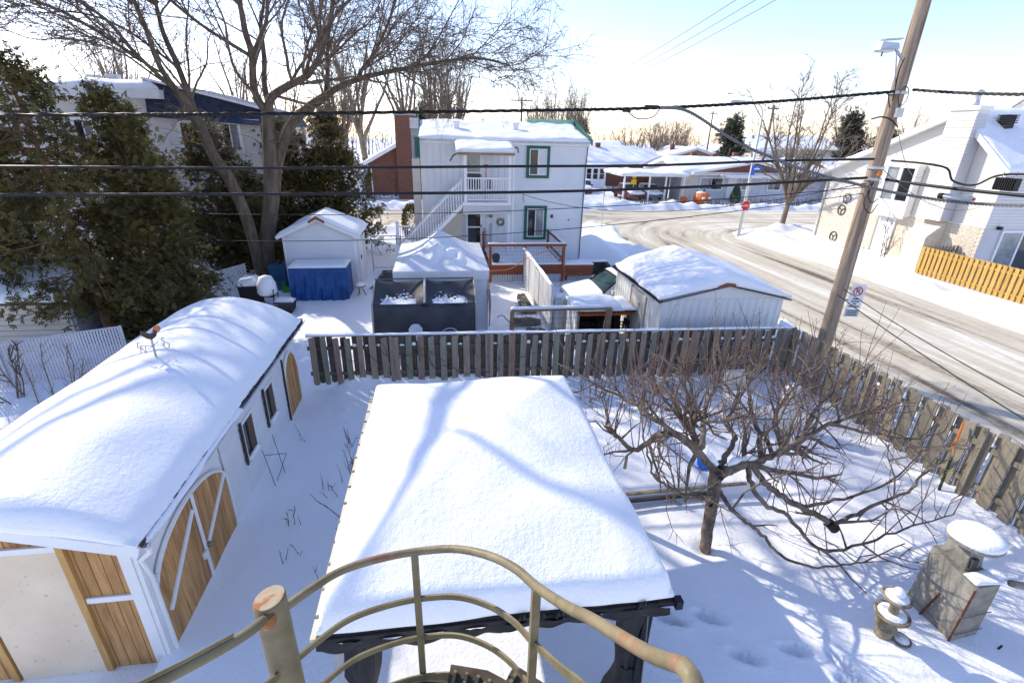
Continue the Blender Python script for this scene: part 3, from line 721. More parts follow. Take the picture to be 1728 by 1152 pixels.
def side_fence():
    A, B = Vector((9.22, 10.95, 0)), Vector((9.55, -1.6, 0)); d = (B-A); L = d.length; d /= L; n = Vector((d.y, -d.x, 0)); ang = math.atan2(d.y, d.x)   # n points to the yard (-x)
    t = thing('board_fence', 'sunlit board fence with snow streaks between the boards along the street', 'fence', A)
    P = lambda s, o, z: (A.x+d.x*s+n.x*o, A.y+d.y*s+n.y*o, z)
    for z in (1.12, .36):
        MB().bar(P(0,0,z), P(L,0,z), .045, .095).build('rail', M['fence_wood_sun'], t)
    fm = [board_mesh(.195, .022, 1.36, 'board', M['fence_wood_sun'], False, seed=20+i) for i in range(4)]
    q = random.Random(8); s = .1; k = 0
    sm = []
    for i in range(4):
        m = MB(); zz = 0; qq = random.Random(i); prof = []
        while zz < 1.28:
            h = qq.uniform(.05,.16)
            prof.append((zz, qq.uniform(.009, .022))); zz += h
        m.prism([(-w_, z_) for z_, w_ in prof] + [(w_*.9, z_) for z_, w_ in reversed(prof)], 'y', -.006, .006)
        sm.append(shared(m, 'snow_streak', M['snow']))
    while s < L:
        inst('board', q.choice(fm), t, P(s, .035, .06+q.uniform(-.02,.02)), (q.uniform(-.012,.012), q.uniform(-.012,.012), ang), (q.uniform(.85,1.05),1,1))
        inst('board', q.choice(fm), t, P(s+.17, -.035, .08+q.uniform(-.03,.03)), (0, q.uniform(-.008,.008), ang), (q.uniform(.85,1.0),1,1))
        if q.random() < .85: inst('snow_streak', q.choice(sm), t, P(s+.112, -.017, .10), (0,0,ang), (1,1,q.uniform(.8,1)))
        if q.random() < .15:
            x, y, z = P(s+.17, .025, 1.168); m = MB(); w2 = q.uniform(.05,.08)
            m.lathe(0,0,[(w2,0),(w2*.9,.03),(w2*.4,.055),(.004,.06)], 8); inst('snow_clump', shared(m,'snow_clump',M['snow'],True), t, (x,y,z), (0,0,ang), (1,.35,1))
        s += .345; k += 1
    for s in (.15, 2.5, 4.9, 7.3, 9.7):
        MB().bar(P(s,.065,0), P(s,.065,1.42), .09, .09, up=(0,1,0)).build('post', M['fence_wood_sun'], t)
    # stakes leaning on the boards
    st = tag(MB().tube([P(4.55,.13,1.38), P(4.62,.20,.85)], .018, 6).build('garden_stake', M['orange'], None), 'short orange stake leaning on the side fence', 'stake')
    st = tag(MB().tube([P(4.66,.22,.72), P(4.74,.30,.0)], .024, 6).build('garden_stake', M['dark_green'], None), 'dark green stake standing in snow at the side fence', 'stake')
    st = tag(MB().bar(P(3.8,.45,.05), P(4.75,.14,1.05), .03, .03).build('wooden_stake', M['fence_wood_sun'], None), 'pale wooden stick slanting against the side fence', 'stake')
side_fence()
# ---------------------------------------------------------------- small builders used by several houses
def clapboards(x0, x1, z0, z1, y, step, out=-1, axis='x'):
    """sawtooth siding on a wall in plane y (axis x) or in plane x (axis y)"""
    m = MB(); z = z0
    while z < z1-.001:
        h = min(step, z1-z); a, b = (.038, .006)
        if axis == 'x': m.hexa([(x0,y,z),(x1,y,z),(x1,y+out*a,z),(x0,y+out*a,z),(x0,y,z+h),(x1,y,z+h),(x1,y+out*b,z+h),(x0,y+out*b,z+h)])
        else: m.hexa([(y,x0,z),(y,x1,z),(y+out*a,x1,z),(y+out*a,x0,z),(y,x0,z+h),(y,x1,z+h),(y+out*b,x1,z+h),(y+out*b,x0,z+h)])
        z += step
    return m
def battens(x0, x1, z0, z1, y, step, out=-1, w=.03, axis='x'):
    m = MB(); x = x0
    while x < x1:
        if axis == 'x': m.box(x, x+w, min(y, y+out*.02), max(y, y+out*.02), z0, z1)
        else: m.box(min(y, y+out*.02), max(y, y+out*.02), x, x+w, z0, z1)
        x += step
    return m
def window_y(parent, x0, x1, z0, z1, y, frame, fw=.06, sash='white_paint', split='v', glass=('glass_dark','glass_pale'), proud=.05):
    f = MB().box(x0,x0+fw,y-proud,y+.02,z0,z1).box(x1-fw,x1,y-proud,y+.02,z0,z1).box(x0+fw,x1-fw,y-proud,y+.02,z1-fw,z1).box(x0+fw,x1-fw,y-proud,y+.02,z0,z0+fw)
    w = f.build('window', M[frame], parent)
    a0, a1, b0, b1 = x0+fw, x1-fw, z0+fw, z1-fw; s = .045
    m = MB().box(a0,a0+s,y-proud*.7,y,b0,b1).box(a1-s,a1,y-proud*.7,y,b0,b1).box(a0+s,a1-s,y-proud*.7,y,b1-s,b1).box(a0+s,a1-s,y-proud*.7,y,b0,b0+s)
    if split == 'v': c = (a0+a1)/2; m.box(c-s/2,c+s/2,y-proud*.8,y,b0+s,b1-s)
    elif split == 'h': c = (b0+b1)/2; m.box(a0+s,a1-s,y-proud*.8,y,c-s/2,c+s/2)
    m.build('sash', M[sash], w)
    if split == 'v':
        MB().box(a0+s,(a0+a1)/2-s/2,y-.012,y,b0+s,b1-s).build('pane', M[glass[0]], w); MB().box((a0+a1)/2+s/2,a1-s,y-.012,y,b0+s,b1-s).build('pane', M[glass[1]], w)
    elif split == 'h':
        MB().box(a0+s,a1-s,y-.012,y,b0+s,(b0+b1)/2-s/2).build('pane', M[glass[0]], w); MB().box(a0+s,a1-s,y-.012,y,(b0+b1)/2+s/2,b1-s).build('pane', M[glass[1]], w)
    else: MB().box(a0+s,a1-s,y-.012,y,b0+s,b1-s).build('pane', M[glass[0]], w)
    return w
def corrugated(a0, a1, z0, z1, c, axis, out, pitch=.19, depth=.022, name='wall', mtl='white_dirty', parent=None):
    """vertical ribbed sheet metal wall"""
    v = []; f = []; n = int((a1-a0)/pitch)*4; k = 0
    for i in range(n+1):
        a = a0 + (a1-a0)*i/n; o = c + out*depth*(1 if i % 4 in (1, 2) else 0)
        for z in (z0, z1): v.append((a, o, z) if axis == 'x' else (o, a, z))
    for i in range(n): f.append((2*i, 2*i+2, 2*i+3, 2*i+1))
    return MB().add(v, f).build(name, M[mtl], parent)

# ---------------------------------------------------------------- white two-storey house
def white_house():
    t = thing('white_house', 'white two storey house with green window frames and outside staircase', 'house', (3.1, 27.5, 0))
    Y = 24.28; x0, x1 = -.8, 7.0
    MB().box(x0+.01, x1-.01, Y+.01, 31.0, -.2, 5.6).build('wall', M['white_siding'], t)
    stuff(clapboards(3.3, x1, .12, 5.5, Y, .2).build('siding', M['white_siding'], t))
    MB().box(3.3, x1-.02, Y-.012, Y+.005, -.2, .118).build('foundation', M['dark_wall'], t)
    stuff(battens(x0, 3.28, .0, 5.5, Y, .30, w=.025).build('board_siding', M['white_siding'], t))
    stuff(clapboards(Y+.05, 31, .1, 5.5, x1, .2, 1, 'y').build('siding', M['white_siding'], t))
    MB().box(x1-.05, x1+.03, Y-.03, Y+.05, .1, 5.5).build('corner_board', M['white_paint'], t)
    MB().tube([(x1+.02,Y-.06,5.5),(x1-.03,Y-.06,4.6),(x1-.03,Y-.06,.2)], .018, 6).build('service_cable', M['cable'], t)
    MB().box(x0-.05, x1+.06, Y-.16, Y-.002, 5.50, 5.66).build('gutter', M['white_paint'], t)
    sl = lambda x, y: np.where(y < 27.6, 5.67 + (y-24.05)*.22, 6.45-(y-27.6)*.22)
    r = MB().prism([(24.05,5.665),(27.6,6.445),(31.2,5.665),(31.2,5.60),(24.05,5.60)], 'x', x0-.12, x1+.12).build('roof', M['grey_metal'], t)
    snow_cap('snow_cover', x0-.1, x1+.08, 24.08, 30.9, lambda x, y: sl(x, y)+.006, .10, r, r=.25, res=.12, amp=.035, seed=12)
    MB().prism([(24.0,5.55),(24.0,5.80),(27.6,6.72),(31.2,5.80),(31.2,5.55),(27.6,6.38)], 'x', x1+.125, x1+.165).build('barge_board', M['green_trim'], r)
    MB().prism([(24.0,5.55),(24.0,5.80),(27.6,6.72),(31.2,5.80),(31.2,5.55),(27.6,6.38)], 'x', x0-.165, x0-.125).build('barge_board', M['green_trim'], r)
    MB().box(4.6, x1+.12, 27.5, 27.72, 6.45, 6.70).build('ridge_cap', M['green_flashing'], r)
    for vx in (.92, 3.78): 
        MB().box(vx-.13, vx+.13, 25.8, 26.06, 5.9, 6.38).build('roof_vent', M['white_paint'], r)
        MB().box(vx-.17, vx+.17, 25.76, 26.10, 6.38, 6.47).build('vent_cap', M['white_paint'], r)
    window_y(t, 4.10, 5.2, 4.06, 5.49, Y-.045, 'green_trim', .13, split='v', glass=('glass_dark','curtain'), proud=.06)
    window_y(t, 4.08, 5.18, 1.15, 2.78, Y-.045, 'green_trim', .13, split='v', proud=.06)
    # recess doors
    for zb, zt, nm in ((3.12, 5.25, 'upper'), (.8, 2.75, 'lower')):
        d = MB().box(1.22, 2.02, Y-.06, Y-.002, zb, zt).build('door', M['white_paint'], t)
        MB().box(1.32, 1.92, Y-.075, Y-.061, zt-.95, zt-.14).build('pane', M['glass_pale' if nm == 'upper' else 'glass_dark'], d)
        MB().box(1.32, 1.92, Y-.075, Y-.061, zt-1.72, zt-1.02).build('pane', M['glass_dark'], d)
        MB().box(1.94, 1.98, Y-.10, Y-.061, zb+.95, zb+1.08).build('handle', M['black_metal'], d)
    # small window under the stair
    window_y(t, -.05, .35, .9, 1.5, Y-.02, 'white_paint', .05, split='v')
    # porch roof, balcony, posts
    pr = MB().prism([(22.65,5.26),(24.2,5.60),(24.2,5.50),(22.65,5.12)], 'x', .78, 3.32).build('porch_roof', M['white_paint'], t)
    MB().box(.80, 3.30, 22.60, 22.645, 5.10, 5.20).build('porch_fascia', M['brown_timber'], pr)
    snow_cap('porch_snow', .76, 3.34, 22.62, 24.4, lambda x, y: 5.27+(y-22.65)*.22, .08, pr, r=.18, res=.1, amp=.025, seed=5)
    MB().tube([(.78,22.6,5.15),(.62,22.55,5.05),(.5,22.5,4.85)], .03, 6).build('porch_gutter_end', M['dark_trim'], pr)
    MB().tube([(3.3,22.6,5.45),(3.42,22.56,5.4),(3.44,22.5,5.22)], .03, 6).build('porch_gutter_end', M['dark_trim'], pr)
    b = MB().box(1.02, 3.22, 22.78, 24.25, 2.98, 3.10).build('balcony_floor', M['white_paint'], t)
    MB().box(1.04, 3.20, 22.80, 22.83, 2.58, 2.977).build('balcony_skirt', M['grey_and_shade_siding'], b)
    for px in (1.16, 3.12):
        MB().box(px-.06, px+.06, 22.80, 22.92, 3.1, 5.13).build('post', M['white_paint'], t)
    MB().box(3.06, 3.18, 22.835, 22.95, -.1, 2.977).build('post', M['white_paint'], t)
    MB().tube([(3.30,22.86,-.1),(3.30,22.86,5.15)], .04, 8).build('drain_pipe', M['white_paint'], t)
    rail = MB().box(1.22, 3.06, 22.83, 22.88, 4.10, 4.16).build('balcony_rail', M['white_paint'], t)
    MB().box(1.22, 3.06, 22.84, 22.87, 3.20, 3.24).build('bottom_rail', M['white_paint'], rail)
    bl = shared(MB().box(-.019,.019,-.019,.019,0,.86), 'baluster', M['white_paint'])
    for i in range(16): inst('baluster', bl, rail, (1.29+i*.113, 22.855, 3.24))
    # staircase down to the left
    st = MB().hexa([(1.02,22.84,2.86),(-1.98,22.84,-.14),(-1.98,22.88,-.14),(1.02,22.88,2.86),(1.02,22.84,3.08),(-1.98,22.84,.08),(-1.98,22.88,.08),(1.02,22.88,3.08)]).build('stringer', M['white_paint'], t)
    MB().hexa([(1.02,23.74,2.86),(-1.98,23.74,-.14),(-1.98,23.78,-.14),(1.02,23.78,2.86),(1.02,23.74,3.08),(-1.98,23.74,.08),(-1.98,23.78,.08),(1.02,23.78,3.08)]).build('stringer', M['white_paint'], t)
    sm = shared(MB().box(-.13,.13,0,.85,-.03,0), 'step', M['brown_timber']); ss = shared(MB().box(-.12,.12,.03,.8,.001,.045), 'step_snow', M['snow'])
    for i in range(13):
        o = inst('step', sm, t, (1.02-.115-i*.23, 22.885, 2.86-i*.23)); inst('step_snow', ss, o, (1.02-.115-i*.23, 22.885, 2.86-i*.23))
    MB().hexa([(1.0,23.80,2.3),(-1.7,23.80,-.2),(-1.7,23.83,-.2),(1.0,23.83,-.2),(1.0,23.80,2.84),(-1.7,23.80,.12),(-1.7,23.83,.12),(1.0,23.83,2.84)]).build('stair_panel', M['beige_siding'], t)
    for yy in (22.86, 23.76):
        m = MB().bar((1.05,yy,4.08),(-1.95,yy,1.02),.05,.06); rr = m.build('stair_rail', M['white_paint'], t)
        for i in range(25):
            x = .98 - i*.118; inst('baluster', bl, rr, (x, yy, 3.08+(x-1.02)+.02), (0,0,0), (1,1,1.08))
        MB().box(-2.04,-1.92,yy-.05,yy+.05,-.1,1.25).build('newel', M['white_paint'], rr)
    # wall lamp, wreath, ornament chain
    l = MB().box(2.36,2.50,Y-.16,Y-.03,2.24,2.46).build('wall_lamp', M['black_metal'], t); MB().box(2.38,2.48,Y-.17,Y-.161,2.27,2.40).build('lamp_glass', M['glass_pale'], l)
    m = MB(); pts = [(2.92+.15*math.cos(a), Y-.05, 2.0+.15*math.sin(a)) for a in np.linspace(0, 2*math.pi, 17)]; m.tube(pts, .045, 6); m.build('wreath', M['stone_old'], t)
    m = MB()
    for i in range(7): m.tube([(2.43+.05*math.cos(a), Y-.04, .95+i*.15+.065*math.sin(a)) for a in np.linspace(0, 2*math.pi, 9)], .012, 5)
    m.build('chain_ornament', M['grey_metal'], t)
    MB().tube([(4.0,Y-.05,3.35),(4.0,Y-.05,3.1),(4.06,Y-.05,2.95)], .02, 6).build('conduit', M['grey_metal'], t)
    MB().box(5.4,5.5,Y-.08,Y-.03,2.2,2.36).build('meter_vent', M['dark_wall'], t)
    MB().box(6.28,6.34,Y-.05,Y-.03,2.08,2.14).build('wall_tap', M['dark_wall'], t)
white_house()
sh = thing('snow_shovel', 'red handled snow shovel leaning behind the balcony railing', 'shovel', (2.15, 23.6, 3.1))
MB().tube([(2.12,23.6,3.15),(2.16,23.75,4.55)], .018, 6).build('handle', M['sign_red'], sh); MB().box(2.05,2.25,23.72,23.76,4.55,4.66).build('grip', M['black_metal'], sh)
MB().box(2.2,2.42,23.58,23.62,3.6,4.02).build('blade', M['black_metal'], sh)
sp = thing('snow_shovel', 'dark shovel standing beside the lower door of the white house', 'shovel', (2.1, 24.0, .8))
MB().tube([(2.08,24.05,.8),(2.1,24.15,1.75)], .017, 6).build('handle', M['dark_trim'], sp); MB().tube([(2.2,24.05,.8),(2.18,24.15,1.65)], .017, 6).build('handle', M['sign_red'], sp); MB().box(2.0,2.3,24.0,24.06,.78,1.02).build('blade', M['grey_metal'], sp)

p = thing('corner_post', 'tall grey post with green band at the left corner of the white house', 'post', (-1.0, 24.0, 0))
MB().box(-1.17,-.83,23.9,24.2,-.2,4.85).build('shaft', M['beige_siding'], p)
MB().box(-1.15,-.85,23.92,24.18,4.85,6.1).build('upper_shaft', M['grey_roughcast'], p); MB().box(-1.18,-.82,23.89,24.21,6.1,6.52).build('cap', M['galvanised'], p)
MB().box(-1.0,-.80,23.87,23.895,4.9,5.75).build('green_plate', M['green_trim'], p)

# ---------------------------------------------------------------- red deck in front of the white house
def deck():
    t = thing('deck', 'red brown wooden deck with railing beside the white house', 'deck', (3.6, 22.3, 0))
    x0, x1, y0, y1, z = 2.0, 5.28, 20.55, 24.2, .74
    for i in range(22):
        a = y0 + .1 + i*.16; MB().box(x0,x1,a,a+.15,z-.03,z).build('deck_board', M['red_stain'], t) if a+.15 < y1-.05 else None
    snow_cap('deck_snow', x0+.1, x1-.1, y0+.1, 23.95, lambda x, y: z+.004, .13, t, r=.15, res=.1, amp=.03, seed=9)
    MB().box(x0-.01,x1+.01,y0-.02,y0+.05,z-.36,z-.035).build('skirt_board', M['red_stain'], t)
    MB().box(x0,x1,y0-.03,y0+.07,z-.03,z+.06).build('front_beam', M['red_stain'], t)
    MB().box(x0+.05,x1-.05,y0-.01,y0+.09,z+.062,z+.14).build('beam_snow', M['snow'], t)
    stuff(battens(x0+.05, x1-.1, -.15, z-.37, y0+.045, .11, w=.08).build('skirting', M['slat_white'], t))
    for px, py in ((x0+.05,y0+.02),(x1-.05,y0+.02),(3.55,y0+.03),(x1-.05,23.9),(x0+.05,23.9)):
        MB().box(px-.055,px+.055,py-.06,py+.05,-.15 if py < 21 else z,1.60).build('post', M['red_stain'], t)
    MB().box(x0-.05,x1+.05,y0-.06,y0+.08,1.60,1.70).build('rail', M['red_stain'], t)
    MB().box(x1-.11,x1+.03,y0+.081,24.0,1.60,1.70).build('rail', M['red_stain'], t)
    snow_cap('rail_snow', x0-.04, x1+.04, y0-.05, y0+.07, lambda x, y: 1.702, .05, t, r=.05, res=.06, amp=.006)
    snow_cap('rail_snow', x1-.10, x1+.02, y0+.09, 23.95, lambda x, y: 1.702, .05, t, r=.05, res=.06, amp=.006)
    MB().box(x1-.09,x1-.02,y0+.1,24.0,.98,1.05).build('lower_rail', M['red_stain'], t)
    m = MB()
    for i in range(28): m.bar((x0+.12+i*.112,y0,z+.15),(x0+.12+i*.112,y0,1.6),.006,.006)
    for k in range(6): m.bar((x0+.1,y0,z+.2+k*.14),(x1-.1,y0,z+.2+k*.14),.006,.006)
    for i in range(24): m.bar((x1-.05,y0+.2+i*.14,z+.15),(x1-.05,y0+.2+i*.14,1.6),.006,.006)
    m.build('wire_panel', M['cable_grey'], t)
    MB().lathe(x0+.32, y0+.25, [(.11,z+.1),(.16,z+.28),(.17,z+.45),(.10,z+.5),(.02,z+.52)], 10).build('hanging_basket', M['dark_wall'], t)
deck()
pl = thing('planter', 'long red brown plank planter at the right end of the deck', 'planter', (5.95, 20.9, 0))
for i in range(3): MB().box(5.31,6.62,20.62,20.66,.27+i*.16,.42+i*.16).build('board', M['red_stain'], pl)
MB().box(5.31,6.62,20.665,21.3,.25,.74).build('box', M['red_stain'], pl); MB().box(5.5,6.5,20.7,21.2,-.1,.249).build('base', M['grey_roughcast'], pl)
snow_cap('snow_cover', 5.3, 6.63, 20.6, 21.32, lambda x, y: .75, .09, pl, r=.1, res=.08, amp=.01)
rw = thing('retaining_wall', 'dark low retaining wall between the deck and the snowbank', 'wall', (7.2, 21, 0))
MB().box(6.64,7.55,21.45,21.62,-.2,.66).build('wall_section', M['dark_wall'], rw); MB().hexa([(7.38,21.45,-.2),(7.55,21.45,-.2),(7.45,18.6,-.2),(7.28,18.6,-.2),(7.38,21.45,.66),(7.55,21.45,.66),(7.45,18.6,.45),(7.28,18.6,.45)]).build('wall_section', M['dark_wall'], rw)
snow_cap('snow_cover', 6.7, 7.5, 21.44, 21.63, lambda x, y: .662, .06, rw, r=.06, res=.06)

# ---------------------------------------------------------------- blue-tarp shed
def tarp_shed():
    t = thing('small_shed', 'small white sided shed behind the blue tarpaulin', 'shed', (-4.65, 21.2, 0))
    x0, x1, y0, y1, ez, pz = -6.0, -3.3, 20.0, 22.4, 2.15, 2.85; xc = (x0+x1)/2
    MB().box(x0+.01,x1-.01,y0+.01,y1,-.1,ez).build('wall', M['white_siding'], t)
    MB().prism([(x0,ez),(x1,ez),(xc,pz-.08)], 'y', y0+.012, y1).build('gable', M['white_siding'], t)
    stuff(clapboards(x0, x1-.02, 0, ez, y0, .145).build('siding', M['white_siding'], t))
    m = MB()
    z = ez
    while z < pz-.25:
        f = (z-ez)/(pz-.08-ez); f2 = (min(z+.145, pz-.1)-ez)/(pz-.08-ez); a, b = x0+(xc-x0)*f, x1-(x1-xc)*f; a2, b2 = x0+(xc-x0)*f2, x1-(x1-xc)*f2
        m.hexa([(a,y0,z),(b,y0,z),(b,y0-.022,z),(a,y0-.022,z),(a2,y0,z+.145),(b2,y0,z+.145),(b2,y0-.006,z+.145),(a2,y0-.006,z+.145)]); z += .145
    stuff(m.build('siding', M['white_siding'], t))
    MB().box(x1-.1,x1+.02,y0-.035,y0+.08,-.1,ez).build('corner_board', M['white_paint'], t); MB().box(x0-.03,x0+.06,y0-.035,y0+.05,-.1,ez).build('corner_board', M['white_paint'], t)
    sd = MB().box(x1,x1+.03,y0+.25,y1-.2,-.1,ez-.05).build('side_panel', M['white_dirty'], t)
    d = MB().box(x1+.031,x1+.06,y0+.35,y0+1.2,0,1.9).build('door', M['white_paint'], t); MB().box(x1+.061,x1+.085,y0+.45,y0+.62,1.15,1.3).build('door_plate', M['black_metal'], d)
    r = MB()
    hip = .55
    r.add([(x0-.2,y0-.18,ez),(x1+.2,y0-.18,ez),(x1+.2,y1+.2,ez),(x0-.2,y1+.2,ez),(xc,y0-.18,pz),(xc,y1-.6,pz)], [(1,2,5,4),(2,3,5),(3,0,4,5)])
    roof = r.build('roof', M['dark_trim'], t)
    def base(x, y):
        g = pz - (pz-ez)*np.abs(x-xc)/((x1-x0)/2+.2); bk = ez + (pz-ez)*np.clip((y1+.2-y)/.8, 0, 1); return np.minimum(g, bk)
    snow_cap('snow_cover', x0-.18, x1+.18, y0-.15, y1+.18, lambda x, y: base(x, y)+.01, .13, roof, r=.3, res=.09, amp=.02, seed=3)
    m = MB().bar((x0-.2,y0-.2,ez-.03),(xc,y0-.2,pz-.03),.03,.12,up=(0,0,1)).bar((xc,y0-.2,pz-.03),(x1+.2,y0-.2,ez-.03),.03,.12,up=(0,0,1)); m.build('barge_board', M['white_paint'], roof)
    MB().prism([(xc-.3,pz-.08),(xc,pz+.1),(xc+.3,pz-.08),(xc+.28,pz-.17),(xc,pz+.0),(xc-.28,pz-.17)], 'y', y0-.26, y0-.216).build('peak_cap', M['red_stain'], roof)
tarp_shed()
def tarp_box():
    x0, x1, y0, y1, h = -5.62, -3.55, 18.75, 19.85, 1.22
    t = thing('tarped_stack', 'bright blue tarpaulin over a box standing in front of the small shed', 'tarpaulin', ((x0+x1)/2, 19.3, 0))
    n, m_ = 40, 14; V = []; F = []
    for i in range(n+1):
        u = i/n
        for j in range(m_+1):
            w = j/m_; z = h*(1-w)
            fl = .05*w*(1 + .5*math.sin(u*21+w*3)) + .045*w*math.sin(u*38+w*5) + .03*w*math.sin(u*71) + .02*math.sin(u*13-w*9)*w
            V.append((x0-.02*w + (x1-x0+.05*w)*u, y0-fl-.1*w, z*.98 + .02*math.sin(u*17)*w))
    F = [(i*(m_+1)+j, (i+1)*(m_+1)+j, (i+1)*(m_+1)+j+1, i*(m_+1)+j+1) for i in range(n) for j in range(m_)]
    MB().add(V, F).build('tarp_front', M['tarp_blue'], t, True)
    MB().box(x0,x1,y0+.01,y1,-.1,h).build('tarp_body', M['tarp_blue'], t)
    snow_cap('snow_cover', x0-.01, x1+.01, y0-.02, y1, lambda x, y: h+.004, .10, t, r=.12, res=.07, amp=.01, seed=2)
tarp_box()

# ---------------------------------------------------------------- tents
def white_tent():
    x0, x1, y0, y1, ez, pz = -1.5, 1.48, 15.2, 19.4, 1.98, 2.95
    t = thing('party_tent', 'white canopy tent with lumps of snow sagging on its peaked roof', 'tent', (0, 17.3, 0))
    xc, yc = 0.0, 17.1
    n = 28; V = []; F = []
    def rz(x, y):
        d = np.maximum(np.abs(x-xc)/1.5, np.abs(y-yc)/np.where(y < yc, yc-y0, y1-yc)); return pz - (pz-ez)*np.clip(d, 0, 1)**.92 - .10*np.sin(np.clip(d,0,1)*math.pi)
    xs = np.linspace(x0, x1, n+1); ys = np.linspace(y0, y1, n+1); V, F = grid_mesh('roof', xs, ys, rz)
    L = parent_world(t); link_mesh('roof', fastmesh('roof', V-np.array(L), F), M['tent_white'], t, True)
    def wall(p, q, nm):
        V = []; k = 24; v = 6
        for i in range(k+1):
            u = i/k
            for j in range(v+1):
                w = j/v; x = p[0]+(q[0]-p[0])*u; y = p[1]+(q[1]-p[1])*u; o = .03*math.sin(u*19)*w + .02*math.sin(u*41+w*4)
                nx, ny = (q[1]-p[1]), -(q[0]-p[0]); l = math.hypot(nx, ny); V.append((x+nx/l*o, y+ny/l*o, ez*(1-w)-.05*w))
        MB().add(V, [(i*(v+1)+j,(i+1)*(v+1)+j,(i+1)*(v+1)+j+1,i*(v+1)+j+1) for i in range(k) for j in range(v)]).build(nm, M['tent_white'], t, True)
    wall((x0+.03,y0+.03),(x1-.03,y0+.03),'wall'); wall((x1-.03,y0+.03),(x1-.03,y1-.03),'wall'); wall((x1-.03,y1-.03),(x0+.03,y1-.03),'wall'); wall((x0+.03,y1-.03),(x0+.03,y0+.03),'wall')
    m = MB()                                                     # valance band
    for a, b in (((x0,y0),(x1,y0)),((x1,y0),(x1,y1)),((x0,y0),(x0,y1))): m.bar((*a,ez-.14),(*b,ez-.14),.02,.30)
    m.build('valance', M['tent_white'], t)
    for px, py in ((x0+.06,y0+.06),(x1-.06,y0+.06),(x1-.06,y1-.06)): MB().tube([(px,py,-.05),(px,py,ez)], .02, 8).build('pole', M['grey_metal'], t)
    # sagging snow caught on the roof
    q = np.random.default_rng(4); xs = np.linspace(-.85, 1.12, 46); ys = np.linspace(15.45, 16.75, 34)
    def lump(x, y):
        e = np.exp(-(((x-.12)/.62)**4 + ((y-16.0)/.50)**4)); return rz(x, y) - .03 + e*(.13 + .07*FC(x*1.6, y*1.6) + .05*FB(x*3, y*3))
    V, F = grid_mesh('s', xs, ys, lump); link_mesh('snow_patch', fastmesh('snow_patch', V-np.array(L), F), M['snow_rough'], t, False)
    m = MB().tube([(x1+.02,y0+.0,1.35),(x1+.05,y0-.03,.9),(x1+.02,y0,.1)], .02, 6).build('brace', M['cable_grey'], t)
white_tent()
def grey_tent():
    t = thing('storage_tent', 'dark grey fabric storage tent with snow on top just behind the fence', 'tent', (-.5, 14.2, 0))
    x0, x1 = -1.95, .93; yf, ye, yr, yb = 13.25, 13.42, 14.42, 15.05
    def sec(u, w):
        # cross-section along w: 0 ground front -> 1 front eave -> 2 ridge -> 3 back
        sag = math.sin(math.pi*((u*2) % 1.0))
        if w <= 1: y, z = yf+(ye-yf)*w, 1.52*w; y += -.05*math.sin(w*math.pi)*sag + .02*math.sin(u*30+w*5)*(1-w)
        elif w <= 2: k = w-1; y, z = ye+(yr-ye)*k, 1.52+.43*k; z -= (.17*math.sin(k*math.pi*.85+.3)+.05)*sag
        else: k = w-2; y, z = yr+(yb-yr)*k, 1.95*(1-k)
        return y, z
    n = 48; W = [0,.15,.3,.45,.6,.75,.88,1,1.08,1.2,1.35,1.5,1.65,1.8,1.92,2,2.3,3]; V = []
    for i in range(n+1):
        u = i/n
        for w in W:
            y, z = sec(u, w); V.append((x0+(x1-x0)*u + .03*(1-min(w,1))*(-1 if u < .5 else 1), y, z))
    k = len(W); MB().add(V, [(i*k+j,(i+1)*k+j,(i+1)*k+j+1,i*k+j+1) for i in range(n) for j in range(k-1)]).build('cover', M['tent_grey'], t, True)
    for u, nm in ((0, -1), (1, 1)):
        P = [(x0+(x1-x0)*u, *sec(u, w)) for w in W]; MB().add(P, [tuple(range(len(P)))]).build('end_panel', M['tent_grey'], t)
        MB().tube([(p[0]+.01*nm, p[1], p[2]) for p in P[:16]], .028, 6).build('edge_pipe', M['tent_edge'], t)
    MB().tube([(x0+(x1-x0)*.5, sec(0,w)[0], sec(0,w)[1]+.012) for w in W[7:16]], .04, 6).build('centre_rib', M['tent_edge'], t)
    MB().bar((-.62,ye-.03,1.50),(-.40,ye-.03,1.50),.10,.07).build('buckle', M['rubber'], t)
    m = MB().tube([(x0,yr,1.97),(x1,yr,1.97)], .02, 6).build('ridge_pole', M['tent_grey'], t)
    # melting snow left in the two hollows
    for c in (.25, .75):
        q = random.Random(int(c*100)); m = MB()
        for _ in range(520):
            u = c + q.gauss(0, .08); w = 1.10 + abs(q.gauss(0, .20))
            if abs(u-c) > .17 or w > 1.8: continue
            y, z = sec(u, w); s = q.uniform(.012, .04)*(1.25-.5*(w-1.1)); x = x0+(x1-x0)*u; pts = []
            for a in range(6): rr = s*q.uniform(.5, 1.2); pts.append((x+rr*1.5*math.cos(a*1.047), y+rr*.8*math.sin(a*1.047), z+.012+rr*.42*.8*math.sin(a*1.047)))
            pts.append((x, y, z+.012+s*.2)); m.add(pts, [(a, (a+1) % 6, 6) for a in range(6)])
        stuff(m.build('snow_patch', M['snow'], t, False))
    # maker's mark on the front: an arc above a word
    P = [(x0+2.12+.24*math.cos(a), yf+.015, .62+.20*math.sin(a)) for a in np.linspace(R(20), R(160), 12)]
    MB().tube(P, .011, 5).build('logo_arc', M['sign_white'], t)
    lettering('ShelterLogic', .135, M['sign_white'], t, (x0+2.12, yf-.0, .58), (R(84),0,0))
    MB().lathe(-.78, 13.1, [(.2,.6),(.19,.9),(.12,1.0),(.01,1.04)], 10).build('snow_bag', M['tent_white'], t)
grey_tent()

